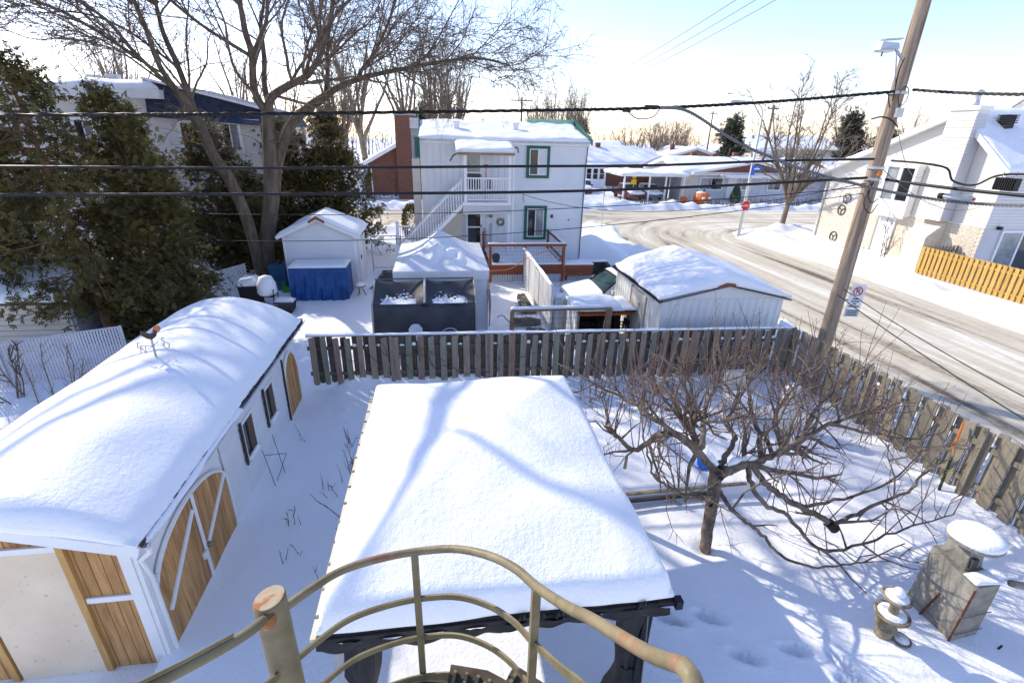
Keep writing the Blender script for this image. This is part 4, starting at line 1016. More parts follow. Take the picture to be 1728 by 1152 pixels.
# ---------------------------------------------------------------- partition of white panels, gate, rope
pf = thing('panel_fence', 'weathered white sheet panel fence running back to the deck', 'fence', (3.45, 17.5, 0))
q = random.Random(4); y = 14.75
while y < 20.2:
    w = q.uniform(.62, .8); zt = 1.58 - (.12 if 16.4 < y < 17.3 else 0) + q.uniform(-.04,.05); xo = 3.45+q.uniform(-.03,.03)
    corrugated(y, min(y+w-.015, 20.4), -.15, zt, xo, 'y', -1, .11, .014, 'panel', 'white_dirty', pf)
    MB().box(xo+.005, xo+.03, y, y+.06, -.15, zt+.01).build('batten', M['white_dirty'], pf)
    y += w
snow_cap('snow_cover', 3.40, 3.50, 14.8, 20.2, lambda x, y: 1.56, .06, pf, r=.05, res=.08, amp=.02, seed=5)
wg = thing('wire_gate', 'timber framed wire gate with snow on its top rail behind the fence', 'gate', (2.9, 13.2, 0))
MB().box(1.90,2.02,13.15,13.25,-.1,1.30).build('post', M['brown_timber'], wg); MB().box(1.92,4.92,13.14,13.26,1.301,1.36).build('top_rail', M['brown_timber'], wg)
MB().box(4.78,4.92,13.15,13.25,-.1,1.30).build('post', M['brown_timber'], wg)
snow_cap('rail_snow', 1.92, 4.7, 13.13, 13.27, lambda x, y: 1.372, .06, wg, r=.06, res=.06, amp=.006)
m = MB()
for i in range(13): m.bar((2.1+i*.14,13.2,0),(2.1+i*.14,13.2,1.3),.007,.007)
for i in range(8): m.bar((2.0,13.2,.1+i*.16),(3.9,13.2,.1+i*.16),.007,.007)
m.build('wire_mesh', M['cable_grey'], wg)
tag(MB().tube([(1.55,13.4,1.05),(1.62,13.4,1.12),(1.75,13.4,1.10),(1.78,13.4,1.04),(2.0,13.3,.85)], .012, 6).build('iron_hook', M['black_metal'], None), 'curled black iron hook beside the wire gate', 'hook')
ro = tag(MB().tube([(1.5,15.2,1.98),(1.48,15.16,1.2),(1.5,15.1,.2)], .014, 5).tube(catmull([(1.5,15.2,1.97),(2.4,16.8,1.62),(3.4,18.4,1.66),(5.2,20.5,1.62)]), .014, 5).tube([(5.2,20.45,1.6),(5.22,20.42,.9),(5.3,20.3,.35),(4.6,18.5,.4)], .014, 5).build('rope', M['orange'], None), 'orange rope strung from the white tent to the deck post', 'rope')

# firewood shelter with crates
def shelter():
    t = thing('lean_to_shelter', 'low open shelter with snowy corrugated roof and crates inside', 'shelter', (4.75, 14.1, 0))
    x0, x1, y0, y1 = 3.88, 5.72, 13.3, 14.5; b = lambda x, y: 1.16+(y-13.3)*.04
    V, F = grid_mesh('r', np.linspace(x0, x1, 60), np.array([y0-.02, y1]), lambda x, y: b(x, y)+.018*np.sin(x*52)); L = parent_world(t)
    link_mesh('roof', fastmesh('roof', V-np.array(L), F), M['rubber'], t)
    snow_cap('snow_cover', x0-.02, x1-.35, y0+.02, y1+.1, lambda x, y: b(x, y)+.02, .12, t, r=.25, res=.07, amp=.02, seed=8)
    snow_cap('snow_cover', x1-.4, x1, y0+.05, y1, lambda x, y: b(x, y)+.022, .09, t, r=.2, res=.07, amp=.02, seed=3)
    MB().box(x0,x1,y1-.05,y1,-.1,1.2).build('back_wall', M['dark_wall'], t); MB().box(x0,x0+.05,y0,y1-.05,-.1,1.2).build('side_wall', M['white_dirty'], t)
    MB().box(x0+.051,x1,y0+.3,y0+.34,.95,1.18).build('header', M['orange'], t)
    for px in (x0+.05, x1-.9): MB().box(px,px+.07,y0+.02,y0+.09,-.1,1.21).build('post', M['brown_timber'], t)
    return t
shelter()
for cx, cz in ((4.15,.0),(4.7,.0),(4.15,.36),(4.7,.36),(5.25,.36)):
    m = MB(); w, h, y = .5, .33, 13.75
    for i in range(6): m.box(cx+i*w/5.4, cx+i*w/5.4+.028, y, y+.03, cz, cz+h)
    for k in range(4): m.box(cx, cx+w*.97, y-.003, y+.028, cz+k*h/3.3, cz+k*h/3.3+.03)
    m.box(cx, cx+.03, y+.031, y+.4, cz, cz+h).box(cx+w-.05, cx+w-.02, y+.031, y+.4, cz, cz+h)
    nm = {(4.15,0):'black milk crate at bottom left inside the low shelter', (4.7,0):'black milk crate at bottom middle inside the low shelter', (4.15,.36):'black milk crate stacked upper left inside the low shelter', (4.7,.36):'black milk crate stacked upper middle inside the low shelter', (5.25,.36):'black milk crate at the right end inside the low shelter'}[(cx, cz)]
    tag(m.build('milk_crate', M['rubber'], None), nm, 'crate', 'crates in the shelter')

# ---------------------------------------------------------------- corrugated white garage
def garage():
    x0, x1, y0, y1, ez, pz = 5.86, 9.42, 11.95, 15.6, 1.97, 2.36; xc = (x0+x1)/2
    t = thing('metal_shed', 'white ribbed metal shed with thick snow roof beside the street', 'shed', (xc, 13.8, 0))
    MB().box(x0+.03,x1-.03,y0+.03,y1-.03,-.1,ez-.03).build('frame', M['white_dirty'], t)
    corrugated(x0, x1, -.15, ez, y0, 'x', -1, .2, .024, 'wall', 'white_siding', t)
    MB().prism([(x0,ez-.001),(x1,ez-.001),(xc,pz)], 'y', y0-.005, y0+.02).build('gable', M['white_siding'], t)
    corrugated(y0, y1, -.15, ez, x0, 'y', -1, .2, .024, 'wall', 'white_dirty', t); corrugated(y0, y1, -.15, ez, x1, 'y', 1, .2, .024, 'wall', 'white_dirty', t)
    d = MB().box(x0-.055,x0-.026,12.95,14.0,-.05,1.74).build('door', M['plastic_cream'], t); MB().box(x0-.075,x0-.056,13.30,13.52,1.12,1.42).build('door_plate', M['grey_roughcast'], d); MB().box(x0-.085,x0-.056,13.05,13.12,.7,.85).build('latch', M['grey_metal'], d)
    MB().box(x0-.06,x0-.026,14.004,14.06,-.05,1.78).build('door_jamb', M['brown_timber'], t)
    ov = .16; sl = (pz-ez)/((x1-x0)/2)
    base = lambda x, y: pz+.02 - sl*np.abs(x-xc)
    r = MB().prism([(x0-ov,ez-sl*ov),(xc,pz+.01),(x1+ov,ez-sl*ov),(x1+ov,ez-sl*ov-.05),(xc,pz-.05),(x0-ov,ez-sl*ov-.05)], 'y', y0-.12, y1+.12).build('roof', M['galvanised'], t)
    m = MB()
    for i in range(34): a = y0-.1+i*.115; m.tube([(x0-ov-.02,a,ez-sl*ov+.012),(x0-ov+.1,a,ez-sl*ov+.04)], .026, 6)
    stuff(m.build('corrugated_edge', M['dark_trim'], r))
    MB().bar((x0-ov,y0-.125,ez-sl*ov-.01),(xc,y0-.125,pz+.0),.012,.03,up=(0,0,1)).bar((xc,y0-.125,pz),(x1+ov,y0-.125,ez-sl*ov-.01),.012,.03,up=(0,0,1)).build('roof_edge', M['dark_trim'], r)
    MB().prism([(xc-.32,pz+.0),(xc-.1,pz+.09),(xc+.14,pz+.06),(xc+.14,pz-.02),(xc-.1,pz+.02),(xc-.32,pz-.06)], 'y', y0-.19, y0-.14).build('ridge_end', M['red_stain'], r)
    def tp(x, y): return .75 + .45*np.exp(-((x-xc)/1.2)**2) + .10*np.sin(x*1.7+y*2.6)
    snow_cap('snow_cover', x0-ov+.05, x1+ov-.02, y0-.08, y1+.1, lambda x, y: base(x, y)+.01, .27, r, r=.55, res=.07, amp=.03, seed=21, taper=tp)
garage()

# ---------------------------------------------------------------- snowed-in car
def car(name, label, paint, origin, ang, snow=True, group=None):
    """car pointing along local -x; origin at the ground below its centre"""
    t = thing(name, label, 'car', origin, group); t.rotation_euler = (0, 0, ang)
    def part(mb, nm, mt, smooth=False):
        me = bpy.data.meshes.new(nm); me.from_pydata(mb.v, [], mb.f); return link_mesh(nm, me, M[mt], t, smooth)
    L2, W = 2.15, .86
    prof = [(-L2,.35),(-L2-.03,.55),(-L2+.05,.72),(-1.1,.90),(-.45,1.36),(.1,1.44),(.9,1.42),(1.55,1.05),(L2-.05,.98),(L2,.75),(L2,.35)]
    def sec(f, zmax): return [(x, z) for x, z in prof]
    v = []; f = []; n = len(prof)
    for s, k in ((-1, 1), (1, 1)):
        for x, z in prof: v.append((x, s*(W - (.16 if z > 1.0 else 0)), z))
    f += [(i, (i+1) % n, n+(i+1) % n, n+i) for i in range(n)] + [tuple(range(n))[::-1], tuple(range(n, 2*n))]
    part(MB().add(v, f), 'body', paint)
    part(MB().add([(-1.08,-.74,.93),(-1.08,.74,.93),(-.47,.66,1.365),(-.47,-.66,1.365)], [(0,1,2,3)] ).add([(-1.10,-.74,.94),(-1.10,.74,.94),(-.49,.66,1.375),(-.49,-.66,1.375)], [(0,1,2,3)]), 'windscreen', 'glass_teal')
    part(MB().add([(1.53,-.70,1.08),(1.53,.70,1.08),(.93,.64,1.42),(.93,-.64,1.42)], [(3,2,1,0)]).add([(1.56,-.70,1.09),(1.56,.70,1.09),(.96,.64,1.425),(.96,-.64,1.425)], [(3,2,1,0)]), 'rear_window', 'glass_dark')
    part(MB().tube([(-1.12,-.78,.93),(-.50,-.69,1.40),(-.50,.69,1.40),(-1.12,.78,.93),(-1.12,-.78,.93)], .03, 6), 'windscreen_frame', 'rubber')
    for s in (-1, 1):
        part(MB().add([(-.95,s*.80,.95),(1.3,s*.80,1.02),(.85,s*.71,1.36),(-.42,s*.71,1.31)], [(0,1,2,3)] if s < 0 else [(3,2,1,0)]), 'side_window', 'glass_dark')
        for x in (-1.35, 1.3):
            m = MB(); P = [(.31*math.cos(a), .31*math.sin(a)) for a in np.linspace(0, 2*math.pi, 15)[:-1]]
            m.prism([(x+p, .31+q) for p, q in P], 'y', s*.70, s*.88) if s > 0 else m.prism([(x+p, .31+q) for p, q in P], 'y', -.88, -.70)
            part(m, 'wheel', 'tyre')
        part(MB().box(-L2-.05,-L2+.02,s*.62-.14,s*.62+.14,.56,.68), 'headlight', 'glass_pale')
        part(MB().box(L2-.02,L2+.02,s*.66-.12,s*.66+.12,.72,.88), 'tail_light', 'sign_red')
        part(MB().box(-.86,-.72,s*.86-.04,s*.86+.1*s+.04,.93,1.06) if s > 0 else MB().box(-.86,-.72,-1.0,-.84,.93,1.06), 'mirror', paint)
    if snow:
        X, Y = np.linspace(-L2-.02, -1.12, 20), np.linspace(-.85, .85, 22)
        def hood(x, y): return np.interp(x, [-L2-.05,-L2+.05,-1.1], [.55,.72,.90]) + .13*np.sqrt(np.clip(1-(y/.86)**4, 0, 1))*np.clip((x+L2+.04)/.18, 0, 1)**.5 + .015*FB(x*2, y*2)
        V, F = grid_mesh('s', X, Y, hood); link_mesh('hood_snow', fastmesh('hood_snow', V, F), M['snow'], t, True)
        X, Y = np.linspace(-.5, 1.0, 20), np.linspace(-.7, .7, 20)
        V, F = grid_mesh('s', X, Y, lambda x, y: 1.40 + .13*np.sqrt(np.clip(1-(y/.71)**4, 0, 1)*np.clip(1-((x-.25)/.76)**6, 0, 1))); link_mesh('roof_snow', fastmesh('roof_snow', V, F), M['snow'], t, True)
    return t
car('parked_car', 'snow covered car with clear windscreen between the ribbed shed and the panel fence', 'plastic_white', (6.6, 16.75, 0), R(4))
bb = thing('white_barrel', 'white plastic barrel with snow cap at the end of the panel fence', 'barrel', (3.95, 15.4, 0))
MB().lathe(3.95,15.4,[(.26,-.05),(.29,.1),(.29,.8),(.25,.9)],16).build('body', M['plastic_white'], bb, True); MB().lathe(3.95,15.4,[(.27,.9),(.28,.98),(.18,1.08),(.01,1.1)],14).build('snow_cover', M['snow'], bb, True)
bb = thing('white_barrel', 'white wrapped barrel leaning toward the low shelter roof', 'barrel', (3.72, 14.95, 0))
MB().lathe(3.72,14.95,[(.16,-.05),(.18,.1),(.17,1.0),(.12,1.12)],14).build('body', M['plastic_white'], bb, True); MB().lathe(3.72,14.95,[(.13,1.12),(.14,1.18),(.08,1.25),(.01,1.26)],12).build('snow_cover', M['snow'], bb, True)

# bare wet paving showing through the shovelled path
def patch(pts, z, name, seed):
    q = random.Random(seed); P = []
    for i, (x, y) in enumerate(pts):
        x2, y2 = pts[(i+1) % len(pts)]
        for k in range(5): u = k/5; P.append((x+(x2-x)*u+q.uniform(-.07,.07), y+(y2-y)*u+q.uniform(-.07,.07), float(ground_z(np.array(x+(x2-x)*u), np.array(y+(y2-y)*u)))*0+z))
    struct(MB().add(P, [tuple(range(len(P)))]).build(name, M['asphalt'], None))
patch([(2.55,13.5),(3.35,13.55),(3.3,15.0),(2.75,15.1)], .062, 'bare_paving', 1); patch([(2.2,15.4),(3.3,15.35),(3.3,16.0),(2.5,16.1)], .062, 'bare_paving', 2); patch([(2.7,16.6),(3.3,16.5),(3.25,18.9),(2.95,18.7)], .062, 'bare_paving', 3); patch([(-2.9,19.9),(-1.9,20.2),(-1.8,22.6),(-2.7,22.8)], .07, 'bare_paving', 4)

# ---------------------------------------------------------------- odds and ends in the neighbour's yard
def chain_fence(name, label, x0, x1, y, h, group=None, pitch=.11):
    t = thing(name, label, 'gate', ((x0+x1)/2, y, 0), group)
    MB().tube([(x0,y,-.1),(x0,y,h+.05)], .03, 8).build('post', M['galvanised'], t); MB().tube([(x1,y,-.1),(x1,y,h+.05)], .03, 8).build('post', M['galvanised'], t)
    MB().tube([(x0,y,h),(x1,y,h)], .02, 8).build('top_rail', M['galvanised'], t); MB().tube([(x0,y,.08),(x1,y,.08)], .016, 8).build('bottom_rail', M['galvanised'], t)
    m = MB(); d = x0-h
    while d < x1:
        a0, a1 = max(d, x0), min(d+h, x1)
        if a1 > a0: m.bar((a0,y,a0-d),(a1,y,a1-d),.008,.008); m.bar((a0,y+.006,h-(a0-d)),(a1,y+.006,h-(a1-d)),.008,.008)
        d += pitch
    stuff(m.build('wire_mesh', M['galvanised'], t)); return t
chain_fence('chain_link_gate', 'chain link gate leaf next to the small shed', -3.15, -2.02, 23.2, 1.55); chain_fence('chain_link_gate', 'chain link gate leaf next to the outside staircase', -1.85, -1.1, 23.3, 1.5)
wp = thing('white_post', 'white gate post between the two chain link gate leaves', 'post', (-1.94, 23.2, 0))
MB().box(-2.0,-1.88,23.1,23.22,-.1,2.1).build('shaft', M['white_paint'], wp); MB().box(-2.02,-1.86,23.08,23.24,2.1,2.2).build('cap', M['white_paint'], wp)
wr = thing('white_railing', 'white picket railing beyond the chain link gate', 'railing', (-1.4, 26, 0))
MB().box(-2.2,-.9,26,26.05,1.45,1.52).build('rail', M['white_paint'], wr); MB().box(-2.2,-.9,26,26.05,.75,.8).build('rail', M['white_paint'], wr)
for i in range(13): MB().box(-2.15+i*.1,-2.12+i*.1,26.01,26.04,.8,1.45).build('picket', M['white_paint'], wr)

lt = thing('lattice_panel', 'white diagonal lattice panel standing under the cedar', 'lattice', (-7.9, 19.2, 0))
def lattice(t, A, B, h):
    A = Vector(A); B = Vector(B); L = (B-A).length; m = MB(); P = lambda s, z, o=0: (A.x+(B.x-A.x)*s/L, A.y+(B.y-A.y)*s/L+o, z)
    d = -h
    while d < L:
        a0, a1 = max(d, 0), min(d+h, L); 
        if a1 > a0: m.bar(P(a0,a0-d),P(a1,a1-d),.01,.035,up=(0,0,1)); m.bar(P(a0,h-(a0-d),.012),P(a1,h-(a1-d),.012),.01,.035,up=(0,0,1))
        d += .13
    stuff(m.build('slats', M['white_paint'], t))
lattice(lt, (-8.15,18.6,0), (-7.5,19.9,0), 1.15)
fu = thing('fallen_tarp', 'pale blue tarp heap beside the lattice panel', 'tarpaulin', (-8.5, 18.3, 0))
MB().add([(-9.0,17.9,0),(-8.1,17.8,0),(-7.9,18.6,0),(-8.9,18.7,0),(-8.7,18.2,.35),(-8.2,18.3,.75)], [(0,1,5,4),(1,2,5),(2,3,4,5),(3,0,4)]).build('sheet', M['slat_white'], fu)
ch = thing('patio_chair', 'black metal garden chair heaped with snow near the lattice', 'chair', (-6.25, 18.1, 0))
for dx, dy in ((-.25,-.25),(.25,-.25),(-.25,.25),(.25,.25)): MB().tube([(-6.25+dx,18.1+dy,-.05),(-6.25+dx*1.05,18.1+dy*1.05,.45)], .018, 6).build('leg', M['black_metal'], ch)
for dx in (-.28, .28): MB().tube([(-6.25+dx,17.85,.45),(-6.25+dx,17.83,.66),(-6.25+dx,18.3,.66)], .016, 6).build('arm', M['black_metal'], ch)
MB().box(-6.52,-5.98,17.85,18.36,.40,.45).build('seat', M['black_metal'], ch); MB().box(-6.5,-6.0,18.36,18.40,.45,1.0).build('backrest', M['black_metal'], ch)
MB().lathe(-6.25,18.12,[(.30,.45),(.34,.55),(.32,.85),(.22,1.08),(.01,1.16)],14).build('snow_heap', M['snow'], ch, True)
for n, (x, y, h, lab) in enumerate(((-5.55,17.5,.32,'low black box with snow on top behind the near shed roof'),(-6.9,18.4,.75,'snow buried dark pot left of the garden chair'))):
    bx = thing('garden_pot', lab, 'pot', (x, y, 0)); MB().hexa([(x-.28,y-.28,-.05),(x+.28,y-.28,-.05),(x+.28,y+.28,-.05),(x-.28,y+.28,-.05),(x-.33,y-.33,h),(x+.33,y-.33,h),(x+.33,y+.33,h),(x-.33,y+.33,h)]).build('body', M['rubber'], bx)
    snow_cap('snow_cover', x-.32, x+.32, y-.05 if n == 0 else y-.32, y+.32, lambda a, b, h=h: h+.004, .12 if n == 0 else .3, bx, r=.15, res=.06)
bn = thing('storage_bin', 'dark blue storage bin between the maple and the small shed', 'bin', (-6.5, 20.6, 0))
MB().box(-6.8,-6.22,20.3,20.8,-.05,.85).build('body', M['plastic_blue'], bn); MB().box(-6.84,-6.18,20.26,20.84,.85,.92).build('lid', M['plastic_blue'], bn); MB().box(-6.85,-6.2,20.0,20.29,-.05,.35).build('step', M['plastic_blue'], bn)
gt = thing('toy_ride', 'small green plastic toy at the corner of the small shed', 'toy', (-6.05, 19.75, 0))
MB().hexa([(-6.22,19.65,.02),(-5.85,19.65,.02),(-5.85,19.85,.02),(-6.22,19.85,.02),(-6.2,19.68,.28),(-5.92,19.68,.20),(-5.92,19.82,.20),(-6.2,19.82,.28)]).build('body', M['plastic_green'], gt); MB().box(-6.22,-6.1,19.69,19.81,.28,.42).build('head', M['plastic_green'], gt)
ts = thing('tripod_stool', 'dark three legged stool with snow beside the blue tarpaulin', 'stool', (-3.15, 19.1, 0))
for a in (0, 2.1, 4.2): MB().tube([(-3.15+.2*math.cos(a),19.1+.2*math.sin(a),-.02),(-3.15+.05*math.cos(a),19.1+.05*math.sin(a),.4)], .02, 6).build('leg', M['brown_timber'], ts)
MB().lathe(-3.15,19.1,[(.19,.38),(.2,.43),(.01,.44)],10).build('seat', M['brown_timber'], ts); MB().lathe(-3.15,19.1,[(.2,.441),(.2,.5),(.1,.55),(.01,.56)],10).build('snow_cover', M['snow'], ts, True)
# ---------------------------------------------------------------- things standing in the yard
def oven():
    t = thing('stone_oven', 'grey concrete garden incinerator with snowy slab lid', 'oven', (6.6, 3.85, 0))
    x0, x1, y0, y1 = 6.30, 6.74, 3.50, 4.16
    b = MB().hexa([(x0,y0,-.1),(x1,y0+.04,-.1),(x1,y1,-.1),(x0,y1,-.1),(x0+.01,y0+.02,1.02),(x1-.03,y0+.05,1.0),(x1-.02,y1-.02,1.08),(x0+.03,y1-.02,1.10)]).build('body', M['concrete'], t)
    MB().hexa([(x0+.10,y0+.26,1.0),(x1-.08,y0+.26,1.0),(x1-.06,y1-.06,1.0),(x0+.08,y1-.06,1.0),(x0+.13,y0+.30,1.38),(x1-.11,y0+.30,1.38),(x1-.1,y1-.1,1.38),(x0+.12,y1-.1,1.38)]).build('stack', M['concrete'], t)
    MB().box(x0+.14,x1-.22,y0+.235,y0+.27,1.09,1.24).build('flue_opening', M['dark_wall'], t)
    P = [(6.58+.30*math.cos(a)*(1+.06*math.sin(3*a)), 3.90+.29*math.sin(a)*(1+.05*math.cos(2*a))) for a in np.linspace(0, 2*math.pi, 25)[:-1]]
    MB().prism(P, 'z', 1.385, 1.425).build('lid', M['concrete'], t)
    Q = [[(6.58+(p-6.58)*s, 3.90+(q-3.90)*s, z) for p, q in P] for s, z in ((.985,1.427),(1.0,1.45),(.95,1.485),(.72,1.505),(.35,1.515))]
    n = 24; MB().add(sum(Q, []), [(i*n+k,i*n+(k+1)%n,(i+1)*n+(k+1)%n,(i+1)*n+k) for i in range(4) for k in range(n)] + [tuple(4*n+k for k in range(n))]).build('snow_cover', M['snow'], t, True)
    snow_cap('ledge_snow', x0+.02, x1-.04, y0+.03, y0+.22, lambda x, y: 1.045, .05, t, r=.07, res=.05)
    MB().tube([(x0-.01,y0+.01,.1),(x0+.0,y0+.01,1.0)], .012, 6).build('angle_iron', M['old_rust'], t)
    MB().tube([(x0-.02,y0+.42,.05),(x0-.03,y0+.30,.62)], .013, 6).build('poker', M['old_rust'], t)
    for za, zb in ((.55,.72),(.25,.2)): MB().tube([(x0-.015,y0,za),(x0-.02,y1,zb)], .006, 5).tube([(x0,y0-.01,za),(x1,y0+.02,za+.02)], .006, 5).build('strap', M['cable_grey'], t)
oven()
br = thing('dry_branch', 'thick dry grey branch reaching in from the right behind the stone oven', 'branch', (6.9, 3.5, .9))
MB().tube(catmull([(6.80,3.52,1.05),(7.05,3.5,.98),(7.4,3.45,.90),(7.8,3.4,.86),(8.4,3.4,.8)]), .045, 8).build('stem', M['concrete'], br, True)
tag(MB().tube([(6.82,3.36,-.02),(6.87,3.34,.17)], .012, 6).build('garden_stake', M['rubber'], None), 'short black stake sticking from snow at the foot of the stone oven', 'stake')
def lantern():
    x, y = 5.49, 3.68
    t = thing('garden_fountain', 'tiered stone garden fountain with snowy bowls beside the stone oven', 'fountain', (x, y, 0))
    MB().lathe(x,y,[(.15,-.1),(.15,.06),(.10,.10),(.095,.26),(.12,.30),(.07,.34),(.055,.52),(.05,.66),(.075,.70),(.03,.82)], 14).build('stem', M['stone_old'], t, True)
    def bowl(cx, cy, z, r, nm):
        P = MB().lathe(cx,cy,[(.05,z-.05),(r*.8,z-.025),(r,z+.02),(r*.98,z+.045),(r*.84,z+.035),(.05,z+.02)], 18); o = P.build('bowl', M['stone_old'], t, True)
        S = MB().lathe(cx,cy,[(r*.80,z+.028),(r*.76,z+.045),(r*.45,z+.055),(.05,z+.06)], 16).build('bowl_snow', M['snow'], o, True)
    bowl(x, y, .50, .20, ''); bowl(x-.02, y+.01, .78, .165, ''); bowl(x+.14, y-.12, .16, .11, '')
    MB().hexa([(x-.14,y-.02,.30),(x-.02,y-.08,.30),(x+.02,y+.04,.30),(x-.1,y+.08,.30),(x-.17,y-.01,.44),(x-.03,y-.1,.42),(x+.0,y+.05,.42),(x-.12,y+.1,.44)]).build('carving', M['stone_old'], t)
    MB().lathe(x-.02,y+.01,[(.06,.85),(.075,.88),(.05,.93),(.01,.95)], 12).build('finial', M['snow'], t, True)
lantern()
tag(MB().hexa([(5.38,3.2,.03),(5.55,3.16,.03),(5.58,3.24,.03),(5.42,3.28,.03),(5.40,3.21,.10),(5.53,3.18,.13),(5.55,3.24,.10),(5.43,3.27,.08)]).build('stone', M['stone_old'], None), 'small dark stone in snow in front of the fountain', 'stone')
bed = thing('bed_border', 'low dark timber border of a raised bed next to the gazebo', 'border', (4.0, 6.55, 0))
MB().bar((2.35,6.52,.245),(5.35,6.58,.245),.05,.045).build('plank', M['stone_old'], bed); MB().bar((2.35,6.50,.10),(4.9,6.56,.10),.05,.05).build('plank', M['dark_trim'], bed)
for x in (2.5, 3.9): MB().box(x,x+.05,6.46,6.49,-.05,.27).build('peg', M['stone_old'], bed)
def lawn_chair():
    x, y = 6.75, 9.1
    t = thing('lounge_chair', 'cream plastic garden chair with snow behind the apple tree', 'chair', (x, y, 0))
    for dx, dy in ((-.28,-.3),(.28,-.3),(-.28,.3),(.28,.3)): MB().bar((x+dx,y+dy,-.05),(x+dx*.9,y+dy*.9,.45),.05,.04).build('leg', M['plastic_cream'], t)
    MB().box(x-.3,x+.3,y-.32,y+.3,.42,.46).build('seat', M['plastic_cream'], t)
    MB().hexa([(x-.28,y+.27,.46),(x+.28,y+.27,.46),(x+.28,y+.31,.46),(x-.28,y+.31,.46),(x-.26,y+.45,1.0),(x+.26,y+.45,1.0),(x+.26,y+.49,1.0),(x-.26,y+.49,1.0)]).build('backrest', M['plastic_cream'], t)
    for s in (-1, 1): MB().bar((x+s*.32,y-.3,.66),(x+s*.32,y+.35,.68),.06,.03).build('arm', M['plastic_cream'], t)
    snow_cap('snow_cover', x-.27, x+.27, y-.3, y+.26, lambda a, b: .462, .16, t, r=.15, res=.06, amp=.01)
lawn_chair()
bc = thing('white_bin', 'tall white plastic container with snow cap near the fence corner', 'bin', (7.55, 8.6, 0))
MB().lathe(7.55,8.6,[(.17,-.05),(.20,.1),(.20,.85),(.15,.95)],14).build('body', M['plastic_white'], bc, True); MB().lathe(7.55,8.6,[(.16,.95),(.18,1.02),(.1,1.1),(.01,1.12)],12).build('snow_cover', M['snow'], bc, True)
bs = thing('snow_shovel', 'snow shovel with blue scoop half buried behind the apple trunk', 'shovel', (5.0, 7.3, .2))
MB().tube([(5.3,7.9,.55),(4.95,7.2,.9)], .015, 6).build('handle', M['plastic_cream'], bs); MB().hexa([(4.72,7.1,.2),(4.9,7.07,.2),(4.93,7.25,.22),(4.75,7.28,.22),(4.72,7.12,.24),(4.9,7.09,.24),(4.93,7.27,.34),(4.75,7.30,.34)]).build('scoop', M['sign_blue'], bs)

# folded black trellis hanging at the shed wall
tr = thing('folding_trellis', 'thin black folding plant stand leaning on the shed wall', 'trellis', (-3.2, 7.9, 0))
for a, b in (((-3.33,8.0,.62),(-3.05,7.6,.02)),((-3.30,8.5,.60),(-3.0,8.0,.0)),((-3.30,8.0,.5),(-3.0,8.2,.38)),((-3.0,8.2,.38),(-3.1,7.75,.05))): MB().tube([a,b], .0055, 5).build('rod', M['black_metal'], tr)

